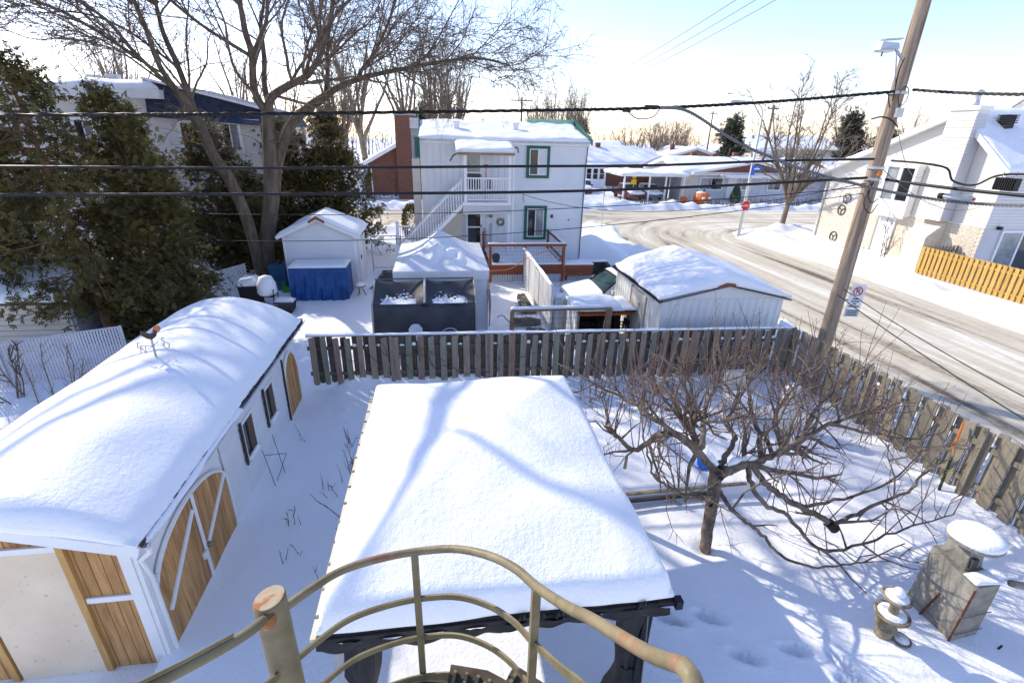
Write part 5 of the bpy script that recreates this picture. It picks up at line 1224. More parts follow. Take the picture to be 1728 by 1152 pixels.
# ---------------------------------------------------------------- utility pole with lamp, wires and cables
PX, PY = 10.76, 11.62
def utility_pole():
    t = thing('utility_pole', 'tall weathered wooden utility pole with street lamp at the fence corner', 'utility pole', (PX, PY, 0))
    pts = [(PX+.02, PY, z) for z in np.linspace(-.3, 11.5, 14)]
    po = MB().tube(pts, [.205-.0065*i for i in range(14)], 20).build('shaft', M['pole_wood'], t, True)
    lp = MB().tube([(PX-.18,PY-.1,7.75),(PX-.5,PY-.15,7.95)], .03, 8).tube([(PX-.18,PY-.1,7.2),(PX-.42,PY-.14,7.88)], .015, 6).build('lamp_arm', M['grey_metal'], t)
    h = MB().hexa([(PX-.98,PY-.28,7.90),(PX-.48,PY-.26,7.93),(PX-.48,PY-.04,7.93),(PX-.98,PY-.06,7.90),(PX-.93,PY-.25,8.06),(PX-.5,PY-.23,8.05),(PX-.5,PY-.07,8.05),(PX-.93,PY-.09,8.06)]).build('lamp_head', M['galvanised'], t)
    MB().hexa([(PX-.94,PY-.25,7.86),(PX-.6,PY-.24,7.87),(PX-.6,PY-.06,7.87),(PX-.94,PY-.08,7.86),(PX-.96,PY-.26,7.899),(PX-.58,PY-.25,7.91),(PX-.58,PY-.05,7.91),(PX-.96,PY-.07,7.899)]).build('lamp_lens', M['plastic_white'], h)
    MB().bar((PX-.86,PY-.16,8.10),(PX-.42,PY-.15,8.14),.14,.03).build('lamp_fin', M['grey_metal'], h)
    MB().tube([(PX-.8,PY-.16,7.86),(PX-.8,PY-.16,7.78)], .015, 6).build('photocell', M['rubber'], h)
    MB().tube(catmull([(PX-.17,PY-.12,7.78),(PX-.22,PY-.13,7.5),(PX-.19,PY-.14,7.1),(PX-.18,PY-.14,6.9)]), .014, 6).build('lamp_cable', M['cable'], t)
    MB().tube([(PX+.02+.12*math.cos(a), PY-.20, 7.0+.2*math.sin(a)) for a in np.linspace(0, 12.5, 30)], .009, 5).build('cable_coil', M['cable'], t)
    for z in (7.08, 5.42, 5.15): MB().lathe(PX+.02, PY, [(.19,z-.03),(.20,z-.03),(.20,z+.03),(.19,z+.03)], 18).build('clamp_band', M['galvanised'], t)
    MB().box(PX-.07,PX+.1,PY-.26,PY-.19,6.55,6.75).build('bracket', M['grey_metal'], t); MB().box(PX-.05,PX+.05,PY-.23,PY-.18,5.25,5.35).build('tag_plate', M['orange'], t)
    MB().tube(catmull([(PX-.25,PY-.2,6.75),(PX-.35,PY-.22,6.9),(PX-.42,PY-.2,7.05),(PX-.6,PY-.1,7.02)]), .013, 5).tube(catmull([(PX-.6,PY-.15,6.5),(PX-.4,PY-.2,6.55),(PX-.15,PY-.22,6.5),(PX+.1,PY-.21,6.35)]), .018, 6).build('splice_loop', M['cable'], t)
    MB().tube(catmull([(PX-.1,PY-.22,5.1),(PX-.2,PY-.25,4.85),(PX-.05,PY-.26,4.6),(PX+.15,PY-.22,4.7)]), .012, 5).tube(catmull([(PX-.15,PY-.22,5.1),(PX-.25,PY-.25,4.6),(PX+.0,PY-.26,4.35),(PX+.2,PY-.2,4.55)]), .012, 5).build('hanging_loop', M['cable'], t)
utility_pole()
def sag(a, b, s, n=24):
    a = Vector(a); b = Vector(b); return [a.lerp(b, i/n) - Vector((0,0,s*4*(i/n)*(1-i/n))) for i in range(n+1)]
def cable(name, label, pts, r, mt='cable', twist=0, group=None):
    m = MB()
    if twist:
        P = [Vector(p) for p in pts]; fine = []
        for a, b in zip(P, P[1:]): fine += [a.lerp(b, k/6) for k in range(6)]
        fine.append(P[-1])
        for ph in (0, 2.1, 4.2): m.tube([p + Vector((0, r*1.0*math.cos(i*twist+ph), r*1.0*math.sin(i*twist+ph))) for i, p in enumerate(fine)], r*.75, 5)
    else: m.tube(pts, r, 6)
    return tag(m.build(name, M[mt], None, True), label, 'cable', group)
def polyw(P, x_left):
    P = [Vector(p) for p in P]; d = P[0]-P[1]; P = [P[0] + d*((x_left-P[0].x)/d.x)] + P; return catmull(P, 6)
cable('power_cable', 'twisted black cable bundle crossing the top of the view to the pole', polyw([(-8.18,11.5,6.09),(-3.61,11.5,6.24),(1.54,11.5,6.44),(4.71,11.5,6.58),(7.51,11.5,6.79),(PX-.2,11.5,7.09)], -26), .022, twist=.9)
cable('telephone_cable', 'thick black cable crossing in front of the house balcony to the pole', polyw([(-8.49,11.5,5.17),(-3.79,11.5,5.21),(1.57,11.5,5.32),(4.88,11.5,5.39),(7.82,11.5,5.53),(PX-.2,11.5,5.62)], -26), .029)
cable('telephone_cable', 'lowest thick black cable crossing in front of the house to the pole', polyw([(-8.67,11.55,4.63),(-3.88,11.55,4.68),(1.58,11.55,4.76),(4.95,11.55,4.87),(7.95,11.55,5.02),(PX-.2,11.55,5.18)], -26), .032)
cable('drop_cable', 'grey twisted cable drooping from the top bundle down past the pole', catmull([(4.9,11.48,6.60),(5.56,11.4,6.52),(6.84,11.3,5.90),(8.33,11.1,5.40),(9.53,10.9,5.12),(10.55,10.6,4.92),(11.3,9.6,4.83),(11.5,8.2,4.95),(11.4,5.5,5.25)]), .022, 'cable_grey', twist=.8)
cable('power_cable', 'twisted cable leaving the pole to the right above the far roof', sag((PX+.2,11.4,7.14),(10.45,2.0,7.0),.28), .02, twist=.9)
cable('telephone_cable', 'black cable with loops leaving the pole to the right', catmull([(PX+.1,11.3,5.60),(11.0,10.6,5.58),(11.25,10.2,5.5),(11.3,10.0,5.25),(11.4,9.6,5.2),(11.4,9.2,5.42),(11.3,8.5,5.50),(11.0,6,5.6),(10.8,2,5.8)]), .022)
cable('telephone_cable', 'straight thick cable leaving the pole to the right below the loops', sag((PX+.15,11.35,5.16),(11.2,2.0,5.6),.2), .034)
cable('service_wire', 'upper thin service wire from the pole to the white house wall', sag((PX-.15,11.6,5.05),(4.02,24.2,3.3),.75), .011)
cable('service_wire', 'lower thin service wire sloping from the pole to the left trees', sag((PX-.15,11.6,4.8),(-14,17.5,3.0),.8), .010)
cable('service_wire', 'middle thin service wire sloping from the pole to the left trees', sag((PX-.15,11.6,4.95),(-14,18.0,3.6),.5), .010)
for i, (x, lab) in enumerate(((11.05,'left one of the three high voltage wires running far along the street'),(11.75,'middle one of the three high voltage wires running far along the street'),(12.45,'right one of the three high voltage wires running far along the street'))):
    cable('power_line', lab, sag((x-.55,11.4,11.4),(x+1.5,62,9.4+.0*i),.8) , .013, 'cable_grey', group='high voltage wires')
cable('guy_wire', 'thin guy wire slanting at the upper right edge', [(10.9,9.2,11.5),(11.8,7.6,6.6)], .012, 'cable_grey')
cable('clothes_line', 'dark line running low above the side fence from the pole', sag((PX-.1,11.35,2.35),(9.9,-1.0,2.1),.45), .012)
cable('clothes_line', 'second dark line sloping over the apple tree to the near side', sag((PX-.25,11.35,2.2),(8.5,-1.0,1.9),.3), .014)
cable('guy_wire', 'thin wire slanting from the pole across the street', sag((PX-.05,11.7,5.0),(16.2,37.5,7.5),.8), .012)
cable('service_wire', 'pale wire slanting down over the street to the right', sag((PX+.1,11.5,6.5),(25.4,24.2,4.4),.5), .009, 'cable_grey')
cable('service_wire', 'thin dark wire from the pole to the street side of the cream house', sag((PX+.1,11.5,5.4),(25.4,20.7,3.3),.5), .010)
sb = thing('splice_case', 'black finned splice box hanging on the right hand cable', 'splice box', (11.35, 9.1, 5.3))
m = MB().box(11.28,11.42,8.72,9.12,5.18,5.38)
for i in range(9): m.box(11.255,11.445,8.74+i*.042,8.76+i*.042,5.16,5.40)
m.build('case', M['rubber'], sb); [MB().bar((11.35,q_,5.38),(11.35,q_,5.52),.015,.015).build('hanger', M['grey_metal'], sb) for q_ in (8.8, 9.05)]
cb_ = thing('splice_case', 'grey cylindrical splice case hanging beneath the thick right cable', 'splice box', (11.2, 9.7, 4.9))
MB().tube([(11.15,9.95,4.93),(11.22,9.35,4.93)], .055, 12).build('case', M['galvanised'], cb_); MB().tube([(11.12,10.05,4.92),(11.15,9.951,4.93)], .06, 12).build('end_cap', M['rubber'], cb_); MB().tube([(11.22,9.349,4.93),(11.225,9.325,4.93)], .03, 12).build('end_cap', M['sign_red'], cb_)
# splice cluster on the top bundle
cl = tag(MB().box(4.55,4.85,11.45,11.53,6.58,6.64).box(4.05,4.22,11.45,11.52,6.48,6.54).tube(catmull([(4.15,11.48,6.5),(4.4,11.48,6.36),(4.75,11.48,6.4),(4.9,11.48,6.58)]), .012, 5).build('cable_clamp', M['rubber'], None), 'black cable clamp cluster where the drooping cable leaves the top bundle', 'clamp')

# no-parking sign on the pole
ns = thing('parking_sign', 'white no parking sign mounted on the utility pole', 'sign', (PX+.42, PY-.1, 1.9))
def no_parking():
    # board faces the street and the camera side
    c = Vector((PX+.40, PY-.20, 2.0)); ax = Vector((.98, -.18, 0)).normalized(); nn = Vector((-.18, -.98, 0)).normalized()
    def P(u, v, o=0): p = c + ax*u + Vector((0,0,v)) + nn*o; return tuple(p)
    def plate(u0, u1, v0, v1, o, th, nm, mt, par):
        return MB().hexa([P(u0,v0,o),P(u1,v0,o),P(u1,v0,o+th),P(u0,v0,o+th),P(u0,v1,o),P(u1,v1,o),P(u1,v1,o+th),P(u0,v1,o+th)]).build(nm, M[mt], par)
    b = plate(-.19,.19,-.22,.46,0,.008,'board','sign_white',ns); b2 = plate(-.19,.19,-.46,-.24,0,.008,'lower_board','slat_white',ns)
    MB().tube([P(.115*math.cos(a), .27+.115*math.sin(a), .014) for a in np.linspace(0, 2*math.pi, 25)], .013, 6).tube([P(-.08,.35,.014),P(.08,.19,.014)], .012, 6).build('red_ring', M['sign_red'], b)
    inst('lettering', text_mesh('P', .2, M['sign_black']), b, P(0,.27,.010), (R(90),0,math.atan2(ax.y, ax.x)))
    for i, w in enumerate((.09,.11,.05,.14)): plate(-w,w,.05-i*.07-.016,.05-i*.07+.016,.0082,.002,'text_line','sign_black',b)
    for i in range(3): plate(-.14,.14,-.29-i*.06-.012,-.29-i*.06+.012,.0082,.002,'text_line','sign_black',b2)
    MB().bar((PX+.1,PY-.05,2.0),P(0,0,-.01),.04,.04).build('bracket', M['grey_metal'], ns)
no_parking()

# ---------------------------------------------------------------- street furniture at the corner
def octagon(c, r, y, th, nm, mt, par):
    P = [(c[0]+r*math.cos(R(22.5+45*k)), c[1]+r*math.sin(R(22.5+45*k))) for k in range(8)]; return MB().prism(P, 'y', y, y+th).build(nm, M[mt], par)
lx, ly = 20.2, 31.45
lp = thing('street_lamp', 'pale steel street lamp pole with curved arm at the corner', 'street lamp', (lx, ly, 0))
MB().tube([(lx,ly,-.2),(lx,ly,3),(lx,ly,7.2)], [.11,.095,.07], 12).build('pole', M['lamp_metal'], lp, True)
MB().tube(catmull([(lx,ly,7.1),(lx-.05,ly,7.6),(lx-.5,ly-.1,8.0),(lx-1.4,ly-.2,8.12),(lx-2.0,ly-.3,8.1)]), .045, 8).build('arm', M['lamp_metal'], lp, True)
MB().hexa([(lx-2.6,ly-.5,8.0),(lx-1.9,ly-.45,8.03),(lx-1.9,ly-.15,8.03),(lx-2.6,ly-.2,8.0),(lx-2.5,ly-.45,8.16),(lx-1.9,ly-.4,8.17),(lx-1.9,ly-.2,8.17),(lx-2.5,ly-.25,8.16)]).build('lamp_head', M['galvanised'], lp)
ss = thing('stop_sign', 'red octagonal stop sign on the lamp pole at the corner', 'sign', (lx, ly-.15, 1.9))
o = octagon((lx,1.92), .34, ly-.15, .012, 'border', 'sign_white', ss); o2 = octagon((lx,1.92), .315, ly-.156, .005, 'face', 'sign_red', ss)
lettering('ARRÊT', .19, M['sign_white'], ss, (lx, ly-.160, 1.91), (R(90),0,0))
MB().box(lx-.03,lx+.03,ly-.137,ly-.09,1.6,2.2).build('bracket', M['galvanised'], ss)
bs = thing('street_sign', 'blue street name plates on the lamp pole at the corner', 'sign', (lx, ly-.1, 4.1))
p1 = MB().box(lx-.1,lx+.62,ly-.14,ly-.125,4.12,4.40).build('plate', M['sign_blue'], bs); MB().box(lx+.08,lx+.46,ly-.146,ly-.141,4.19,4.26).build('text_line', M['sign_white'], p1); MB().box(lx+.2,lx+.32,ly-.146,ly-.141,4.31,4.34).build('text_line', M['sign_white'], p1)
p2 = MB().hexa([(lx-.22,ly-.30,3.85),(lx+.16,ly-.12,3.85),(lx+.165,ly-.13,3.85),(lx-.215,ly-.31,3.85),(lx-.22,ly-.30,4.1),(lx+.16,ly-.12,4.1),(lx+.165,ly-.13,4.1),(lx-.215,ly-.31,4.1)]).build('plate', M['sign_blue'], bs)
ws = thing('warning_sign', 'yellow diamond speed bump sign across the cross street', 'sign', (19.7, 50.5, 0))
MB().tube([(19.7,50.5,-.1),(19.7,50.5,2.7)], .035, 8).build('post', M['galvanised'], ws)
MB().prism([(19.7,1.95),(20.15,2.4),(19.7,2.85),(19.25,2.4)], 'y', 50.44, 50.455).build('plate', M['sign_yellow'], ws); MB().prism([(19.48,2.36),(19.58,2.46),(19.7,2.5),(19.82,2.46),(19.92,2.36)], 'y', 50.43, 50.4385).build('symbol', M['sign_black'], ws)
MB().box(19.42,19.98,50.44,50.455,1.45,1.93).build('plate', M['sign_yellow'], ws)
rs = thing('sign_post', 'thin metal sign post seen edge on at the road beside the white house', 'sign', (10.15, 30.6, 0))
MB().tube([(10.15,30.6,-.1),(10.1,30.6,3.2)], .03, 8).build('post', M['galvanised'], rs); MB().hexa([(10.08,30.4,2.5),(10.12,30.4,2.5),(10.2,30.8,2.5),(10.16,30.8,2.5),(10.08,30.4,3.15),(10.12,30.4,3.15),(10.2,30.8,3.15),(10.16,30.8,3.15)]).build('plate', M['galvanised'], rs)
def far_pole(x, y, h, lab, arm=2.4, dirx=True):
    t = thing('utility_pole', lab, 'utility pole', (x, y, 0), 'distant utility poles'); MB().tube([(x,y,-.2),(x,y,h)], [.16,.10], 8).build('shaft', M['trunk_far'], t, True)
    MB().bar((x-arm/2,y,h-.35),(x+arm/2,y,h-.35),.1,.12).build('crossarm', M['trunk_far'], t)
    for k in (-1, -.35, .35, 1): MB().lathe(x+k*arm*.46, y, [(.04,h-.29),(.06,h-.2),(.03,h-.1)], 6).build('insulator', M['slat_white'], t)
far_pole(9.4, 60, 9.7, 'distant utility pole with crossarm above the white house roof'); far_pole(33.5, 50.5, 9.2, 'distant utility pole behind the corner street tree', 1.2); far_pole(44, 82, 10, 'slender distant pole behind the snowy bungalow roofs', 1.6)
far_pole(3.5, 95, 10, 'farthest utility pole left of centre above the white house', 2.2)

# ---------------------------------------------------------------- cream house on the right
def cream_house():
    t = thing('cream_house', 'cream sided two storey house with tall chimney on the right', 'house', (30, 25.5, 0))
    X, ya, yb, yr, za, zb, zr = 25.6, 20.3, 31.2, 23.2, 5.2, 4.15, 7.4
    MB().box(X+.02, 38, ya+.02, yb, -.2, za-.05 if False else 4.1).build('wall', M['cream_siding'], t)
    g = [(ya,2.35),(ya,za),(yr,zr-.1),(yb,zb),(yb,2.35)]
    MB().prism(g, 'x', X+.012, 37.8).build('upper_wall', M['cream_siding'], t)
    # clapboards trimmed to the gable
    m = MB(); z = 2.36
    while z < zr-.25:
        def ext(zz):
            a = ya if zz <= za else ya+(yr-ya)*(zz-za)/(zr-.1-za); b = yb if zz <= zb else yb-(yb-yr)*(zz-zb)/(zr-.1-zb); return a, b
        a, b = ext(z); a2, b2 = ext(z+.15); m.hexa([(X-.010,a,z),(X+.012,a,z),(X+.012,b,z),(X-.010,b,z),(X+.004,a2,z+.15),(X+.012,a2,z+.15),(X+.012,b2,z+.15),(X+.004,b2,z+.15)]); z += .15
    stuff(m.build('siding', M['cream_siding'], t))
    stuff(clapboards(X, 37.8, 0, 5.15, ya+.02, .15).build('siding', M['grey_and_shade_siding'], t))  # cream wall away from the sun: its shade is put into the colour
    m = MB(); z = -.1; k = 0; q = random.Random(3)                # courses of pale stone bricks
    MB().box(X-.012, X+.018, ya, yb, -.2, 2.35).build('mortar_wall', M['pale_brick'], t)
    while z < 2.33:
        y = ya + (.2 if k % 2 else 0) 
        while y < yb-.05:
            l = min(q.uniform(.3,.42), yb-y); m.box(X-.03-q.uniform(0,.008), X-.0125, y, y+l-.015, z, z+.085); y += l
        z += .10; k += 1
    stuff(m.build('stone_courses', M['pale_brick'], t))
    MB().box(X-.05, X-.011, ya, yb, 2.35, 2.39).build('band', M['white_paint'], t)
    r = MB().prism([(ya-.35,za-.28),(yr,zr+.12),(yb+.4,zb-.04),(yb+.4,zb-.20),(yr,zr-.06),(ya-.35,za-.46)], 'x', X-.35, 38.2).build('roof', M['white_paint'], t)
    def base(x, y): return np.where(y < yr, (za-.28)+(y-(ya-.35))*(zr+.40-za)/(yr-ya+.35), zr+.12-(y-yr)*(zr+.16-zb)/(yb+.4-yr))
    snow_cap('snow_cover', X-.33, 38.2, ya-.34, yb+.35, lambda x, y: base(x, y)+.01, .16, r, r=.3, res=.22, amp=.04, seed=31)
    m = MB().bar((X-.38,ya-.36,za-.36),(X-.38,yr,zr+.03),.05,.24,up=(0,0,1)).bar((X-.38,yr,zr+.03),(X-.38,yb+.42,zb-.12),.05,.24,up=(0,0,1)); m.build('barge_board', M['white_paint'], r)
    # chimney: brick foot, sloped shoulder, sided shaft
    ch = MB().box(X-.62, X-.013, 22.05, 23.45, 2.4, 7.5).build('chimney', M['cream_siding'], t)
    stuff(clapboards(22.05, 23.45, 2.4, 7.35, X-.62, .15, -1, 'y').build('chimney_siding', M['cream_siding'], ch)); stuff(clapboards(X-.62, X-.02, 2.4, 7.35, 22.05, .15).build('chimney_siding', M['grey_and_shade_siding'], ch))  # grey chimney side: shade painted in, the sunlit side stays cream
    MB().box(X-.70, X+.05, 21.97, 23.53, 7.5, 7.68).build('chimney_cap', M['white_paint'], ch)
    MB().hexa([(X-1.0,22.15,-.1),(X-.02,22.15,-.1),(X-.02,23.3,-.1),(X-1.0,23.3,-.1),(X-1.0,22.15,1.5),(X-.04,22.15,2.39),(X-.04,23.3,2.39),(X-1.0,23.3,1.5)]).build('chimney_foot', M['pale_brick'], ch)
    MB().hexa([(X-1.02,22.13,1.53),(X-.5,22.13,1.98),(X-.5,23.32,1.98),(X-1.02,23.32,1.53),(X-1.02,22.13,1.62),(X-.5,22.13,2.06),(X-.5,23.32,2.06),(X-1.02,23.32,1.62)]).build('shoulder_snow', M['snow'], ch)
    MB().lathe(X-.2,22.7,[(.16,7.68),(.16,7.85),(.13,7.9),(.13,8.25),(.2,8.27),(.2,8.33),(.05,8.4)],12).build('flue', M['galvanised'], ch, True)
    v = MB().box(26.65,27.1,22.0,22.4,6.3,7.32)
    for i in range(5): v.box(26.57,27.18,21.93,22.47,6.98+i*.08,7.02+i*.08)
    v.build('roof_vent', M['rubber'], r)
    # rear cross gable
    MB().prism([(24.5,6.6),(27.0,8.5),(29.5,6.6)], 'x', 33.5, 38).build('cross_gable', M['cream_siding'], t); gm = MB().prism([(24.3,6.55),(27.0,8.62),(29.7,6.55),(29.7,6.7),(27.0,8.78),(24.3,6.7)], 'x', 33.2, 38.1).build('cross_gable_roof', M['snow'], t)
    # bay window
    b = MB().box(X-.45, X-.04, 24.35, 26.35, 2.28, 3.05).build('bay', M['white_paint'], t); MB().hexa([(X-.45,24.35,2.12),(X-.04,24.6,2.12),(X-.04,26.1,2.12),(X-.45,26.35,2.12),(X-.45,24.35,2.279),(X-.04,24.35,2.279),(X-.04,26.35,2.279),(X-.45,26.35,2.279)]).build('bay_corbel', M['cream_siding'], b)
    w = MB().box(X-.46,X-.04,24.35,24.5,3.051,4.75).box(X-.46,X-.04,26.2,26.35,3.051,4.75).box(X-.46,X-.05,25.25,25.45,3.051,4.75).box(X-.5,X-.04,24.3,26.4,4.751,4.95).build('window', M['white_paint'], t)
    MB().box(X-.40,X-.06,24.51,25.24,3.06,4.74).build('pane', M['glass_dark'], w); MB().box(X-.40,X-.06,25.46,26.19,3.06,4.74).build('pane', M['glass_pale'], w)
    # door
    d = MB().box(X-.10,X-.031,25.15,26.0,.0,2.08).build('door', M['white_paint'], t); MB().box(X-.13,X-.031,26.01,26.12,0,2.14).box(X-.13,X-.031,25.03,25.14,0,2.14).build('door_frame', M['white_paint'], d); MB().box(X-.115,X-.101,25.3,25.85,.9,1.85).build('pane', M['curtain'], d)
    # patio door on the shaded side and an upper window
    f = MB().box(26.55,26.65,ya-.09,ya-.005,.1,2.25).box(28.9,29.0,ya-.09,ya-.005,.1,2.25).box(26.65,28.9,ya-.09,ya-.005,2.15,2.25).box(27.7,27.8,ya-.09,ya-.005,.1,2.15).build('patio_door', M['white_paint'], t)
    MB().box(26.65,27.69,ya-.06,ya-.03,.1,2.14).build('pane', M['glass_pale'], f); MB().box(27.81,28.9,ya-.06,ya-.03,.1,2.14).build('pane', M['glass_dark'], f)
    MB().box(26.2,26.35,ya-.2,ya-.03,2.3,2.45).build('wall_lamp', M['rubber'], t)
    MB().tube([(X-.06,30.95,-.1),(X-.06,30.95,4.0),(X-.3,31.2,4.05)], .045, 8).build('downpipe', M['grey_metal'], t)
    for (y, z, lab) in ((29.0,2.68,'a'),(29.2,1.95,'b'),(29.3,.25,'c')):                       # old wheels hung on the wall
        mm = MB().tube([(X-.07,y+.30*math.cos(a),z+.30*math.sin(a)) for a in np.linspace(0, 2*math.pi, 19)], .028, 6)
        for a in (.5, 2.6, 4.7): mm.tube([(X-.07,y,z),(X-.07,y+.28*math.cos(a),z+.28*math.sin(a))], .025, 5)
        tag(mm.build('wagon_wheel', M['dark_wall'], None), {'a':'uppermost old iron wheel hanging on the cream house wall','b':'middle old iron wheel hanging on the cream house wall','c':'old iron wheel near the ground at the cream house wall'}[lab], 'wheel', 'iron wheels on the wall')
cream_house()
def yellow_fence(A, B, lab, dark=False, gate=None):
    A = Vector(A); B = Vector(B); d = B-A; L = d.length; d /= L; n = Vector((d.y,-d.x,0)); ang = math.atan2(d.y, d.x)
    t = thing('picket_fence', lab, 'fence', A, 'yellow fences'); P = lambda s, o, z: (A.x+d.x*s+n.x*o, A.y+d.y*s+n.y*o, z)
    mt = M['fence_wood_sun'] if dark else M['yellow_wood']
    for z in (.28, 1.12): MB().bar(P(0,0,z),P(L,0,z),.05,.09).build('rail', mt, t)
    me = shared(MB().box(-.075,.075,-.012,.012,0,1.3), 'picket', mt); s = .08; k = 0
    while s < L:
        inst('picket', me, t, P(s,.04,.06), (0,0,ang)); inst('picket', me, t, P(s+.115,-.04,.06), (0,0,ang)); s += .235
        k += 1
    return t
yellow_fence((23.4,21.0,0),(23.45,14.6,0),'bright yellow picket fence along the far side of the street'); yellow_fence((23.5,21.0,0),(25.5,21.15,0),'short brownish picket fence returning to the cream house wall', True)

# ---------------------------------------------------------------- far houses
def bungalow(name, label, x0, x1, y0, y1, eave, ridge, wallm, along='x', hip=False, group='distant bungalows', seed=0, chim=None, parts=()):
    t = thing(name, label, 'house', ((x0+x1)/2, y0, 0), group)
    MB().box(x0,x1,y0,y1,-.3,eave).build('wall', M[wallm], t)
    if along == 'x':
        yc = (y0+y1)/2; poly = [(y0-.5,eave-.08),(yc,ridge),(y1+.5,eave-.08),(y1+.5,eave-.25),(yc,ridge-.2),(y0-.5,eave-.25)]
        r = MB().prism(poly, 'x', x0-.4, x1+.4).build('roof', M['white_paint'], t); MB().prism([(y0,eave),(yc,ridge-.15),(y1,eave)], 'x', x0+.05, x1-.05).build('gable', M[wallm], t)
        h = (x1-x0)*.22 if hip else 0
        def base(x, y):
            z = ridge - (ridge-eave+.08)*np.abs(y-yc)/((y1-y0)/2+.5)
            if hip: z = np.minimum(z, eave-.05 + (ridge-eave)*np.clip(np.minimum(x-x0+.4, x1+.4-x)/h, 0, 1))
            return z
    else:
        xc = (x0+x1)/2; poly = [(x0-.5,eave-.08),(xc,ridge),(x1+.5,eave-.08),(x1+.5,eave-.25),(xc,ridge-.2),(x0-.5,eave-.25)]
        r = MB().prism(poly, 'y', y0-.45, y1+.4).build('roof', M['white_paint'], t); MB().prism([(x0,eave),(xc,ridge-.15),(x1,eave)], 'y', y0-.02, y1).build('gable', M[wallm], t)
        base = lambda x, y: ridge - (ridge-eave+.08)*np.abs(x-xc)/((x1-x0)/2+.5)
    snow_cap('snow_cover', x0-.4, x1+.4, y0-.5, y1+.5, lambda x, y: base(x, y)+.02, .22, r, r=.5, res=.45, amp=.04, seed=seed)
    if chim: 
        for cx, cy, h in chim: MB().box(cx-.3,cx+.3,cy-.25,cy+.25,ridge-1.0,h).build('chimney', M['brick_red'], r)
    return t
bh = bungalow('brick_house', 'red brick house with broad chimney behind the bare maple', -6.4, 2.4, 49.5, 58, 3.15, 5.7, 'brick_red', 'y', group=None, seed=2)
MB().box(-3.75,-1.95,48.95,49.49,-.2,7.25).build('chimney', M['brick_red'], bh); MB().box(-3.85,-1.85,48.9,49.55,7.25,7.4).build('chimney_cap', M['grey_roughcast'], bh)
MB().bar((-6.95,49.0,3.0),(-2.0,49.0,5.72),.06,.3,up=(0,0,1)).build('barge_board', M['white_paint'], bh); MB().tube([(-6.5,49.3,3.0),(-6.15,49.4,2.7),(-6.15,49.4,.2)], .06, 8).build('downpipe', M['white_paint'], bh)
MB().box(-6.0,-2.0,49.42,49.49,-.1,.6).build('foundation', M['grey_roughcast'], bh)
for x in (-5.4,-4.3): window_y(bh, x, x+.8, .15, .6, 49.41, 'white_paint', .05)
gx = bungalow('white_garage', 'low white garage between the cedars and the brick house', -12.5, -6.9, 48, 55, 2.3, 3.0, 'white_siding', 'x', group=None, seed=6)
MB().box(-11,-8,47.95,47.99,-.1,2.0).build('garage_door', M['white_paint'], gx)
# bungalow across the intersection with carport
b1 = bungalow('bungalow', 'long low bungalow with red gable across the intersection', 24.6, 41, 50, 59, 2.75, 3.9, 'slat_white', 'x', seed=4, chim=((28,55,4.5),(30.5,55,4.4),(33,55,4.6)))
MB().prism([(26.0,2.85),(32.0,3.75),(36.5,2.85)], 'y', 49.2, 49.45).build('front_gable', M['brick_red'], b1); MB().bar((25.2,49.1,2.75),(32.0,49.1,3.85),.3,.22,up=(0,0,1)).bar((32.0,49.1,3.85),(37.2,49.1,2.75),.3,.22,up=(0,0,1)).build('gable_trim', M['white_paint'], b1)
MB().box(24.58,26.2,49.96,50.0,-.1,2.7).build('stone_corner', M['pale_brick'], b1)
for x, w in ((26.6,2.6),(31.2,1.2),(34.2,1.6),(37.3,1.2)): window_y(b1, x, x+w, 1.0, 2.3, 49.97, 'white_paint', .08, glass=('glass_pale','glass_dark'))
MB().box(29.7,30.7,49.9,49.99,.2,2.3).build('door', M['white_paint'], b1)
MB().box(28.5,35.5,48.3,49.9,2.35,2.5).build('porch_roof', M['white_paint'], b1); snow_cap('porch_snow', 28.4, 35.6, 48.2, 49.9, lambda x, y: 2.5, .18, b1, r=.3, res=.25)
MB().box(29.4,31.2,48.7,49.9,-.1,.2).build('porch_step', M['grey_roughcast'], b1)
cp = thing('carport', 'open carport with snowy curved roof left of the long bungalow', 'carport', (21.5, 50, 0))
MB().box(17.6,24.5,48.3,54,2.4,2.55).build('roof', M['white_paint'], cp); snow_cap('snow_cover', 17.5, 24.6, 48.2, 54, lambda x, y: 2.56, .26, cp, r=.6, res=.3, amp=.05)
for x in (18.0,20.6,22.3,24.2): MB().box(x-.07,x+.07,48.5,48.64,-.1,2.4).build('post', M['white_paint'], cp)
MB().box(21.9,24.5,52.5,52.6,-.1,2.4).build('back_wall', M['grey_roughcast'], cp); MB().box(20.7,22.2,52.4,52.48,0,2.1).build('screen_door', M['brick_red'], cp)
b2 = bungalow('bungalow', 'white roofed bungalow with glazed veranda behind the white house corner', 17.5, 28.5, 64, 73, 2.75, 4.6, 'brick_red', 'x', True, seed=5, chim=((21,68,5.1),))
MB().prism([(25.0,2.75),(27.6,3.85),(30.2,2.75)], 'y', 62.8, 63.1).build('front_gable', M['slat_white'], b2)
MB().box(17.0,20.6,62.3,63.99,-.2,2.5).build('veranda', M['white_paint'], b2); snow_cap('veranda_snow', 16.8, 21.5, 62.1, 64, lambda x, y: 2.5, .22, b2, r=.3, res=.3)
for i in range(4): window_y(b2, 17.2+i*.83, 17.95+i*.83, .9, 2.3, 62.28, 'white_paint', .05, split='h', glass=('glass_dark','glass_dark'))
window_y(b2, 23.0, 24.0, 1.6, 2.4, 63.97, 'white_paint', .06)
bungalow('bungalow', 'snow roofed bungalow with brown gable in the middle distance', 33, 45, 76, 86, 2.7, 4.5, 'brown_timber', 'y', seed=7, chim=((37,80,4.9),))
b4 = thing('stone_villa', 'beige villa with columned porch behind the street tree', 'house', (44.5, 62, 0), 'distant bungalows')
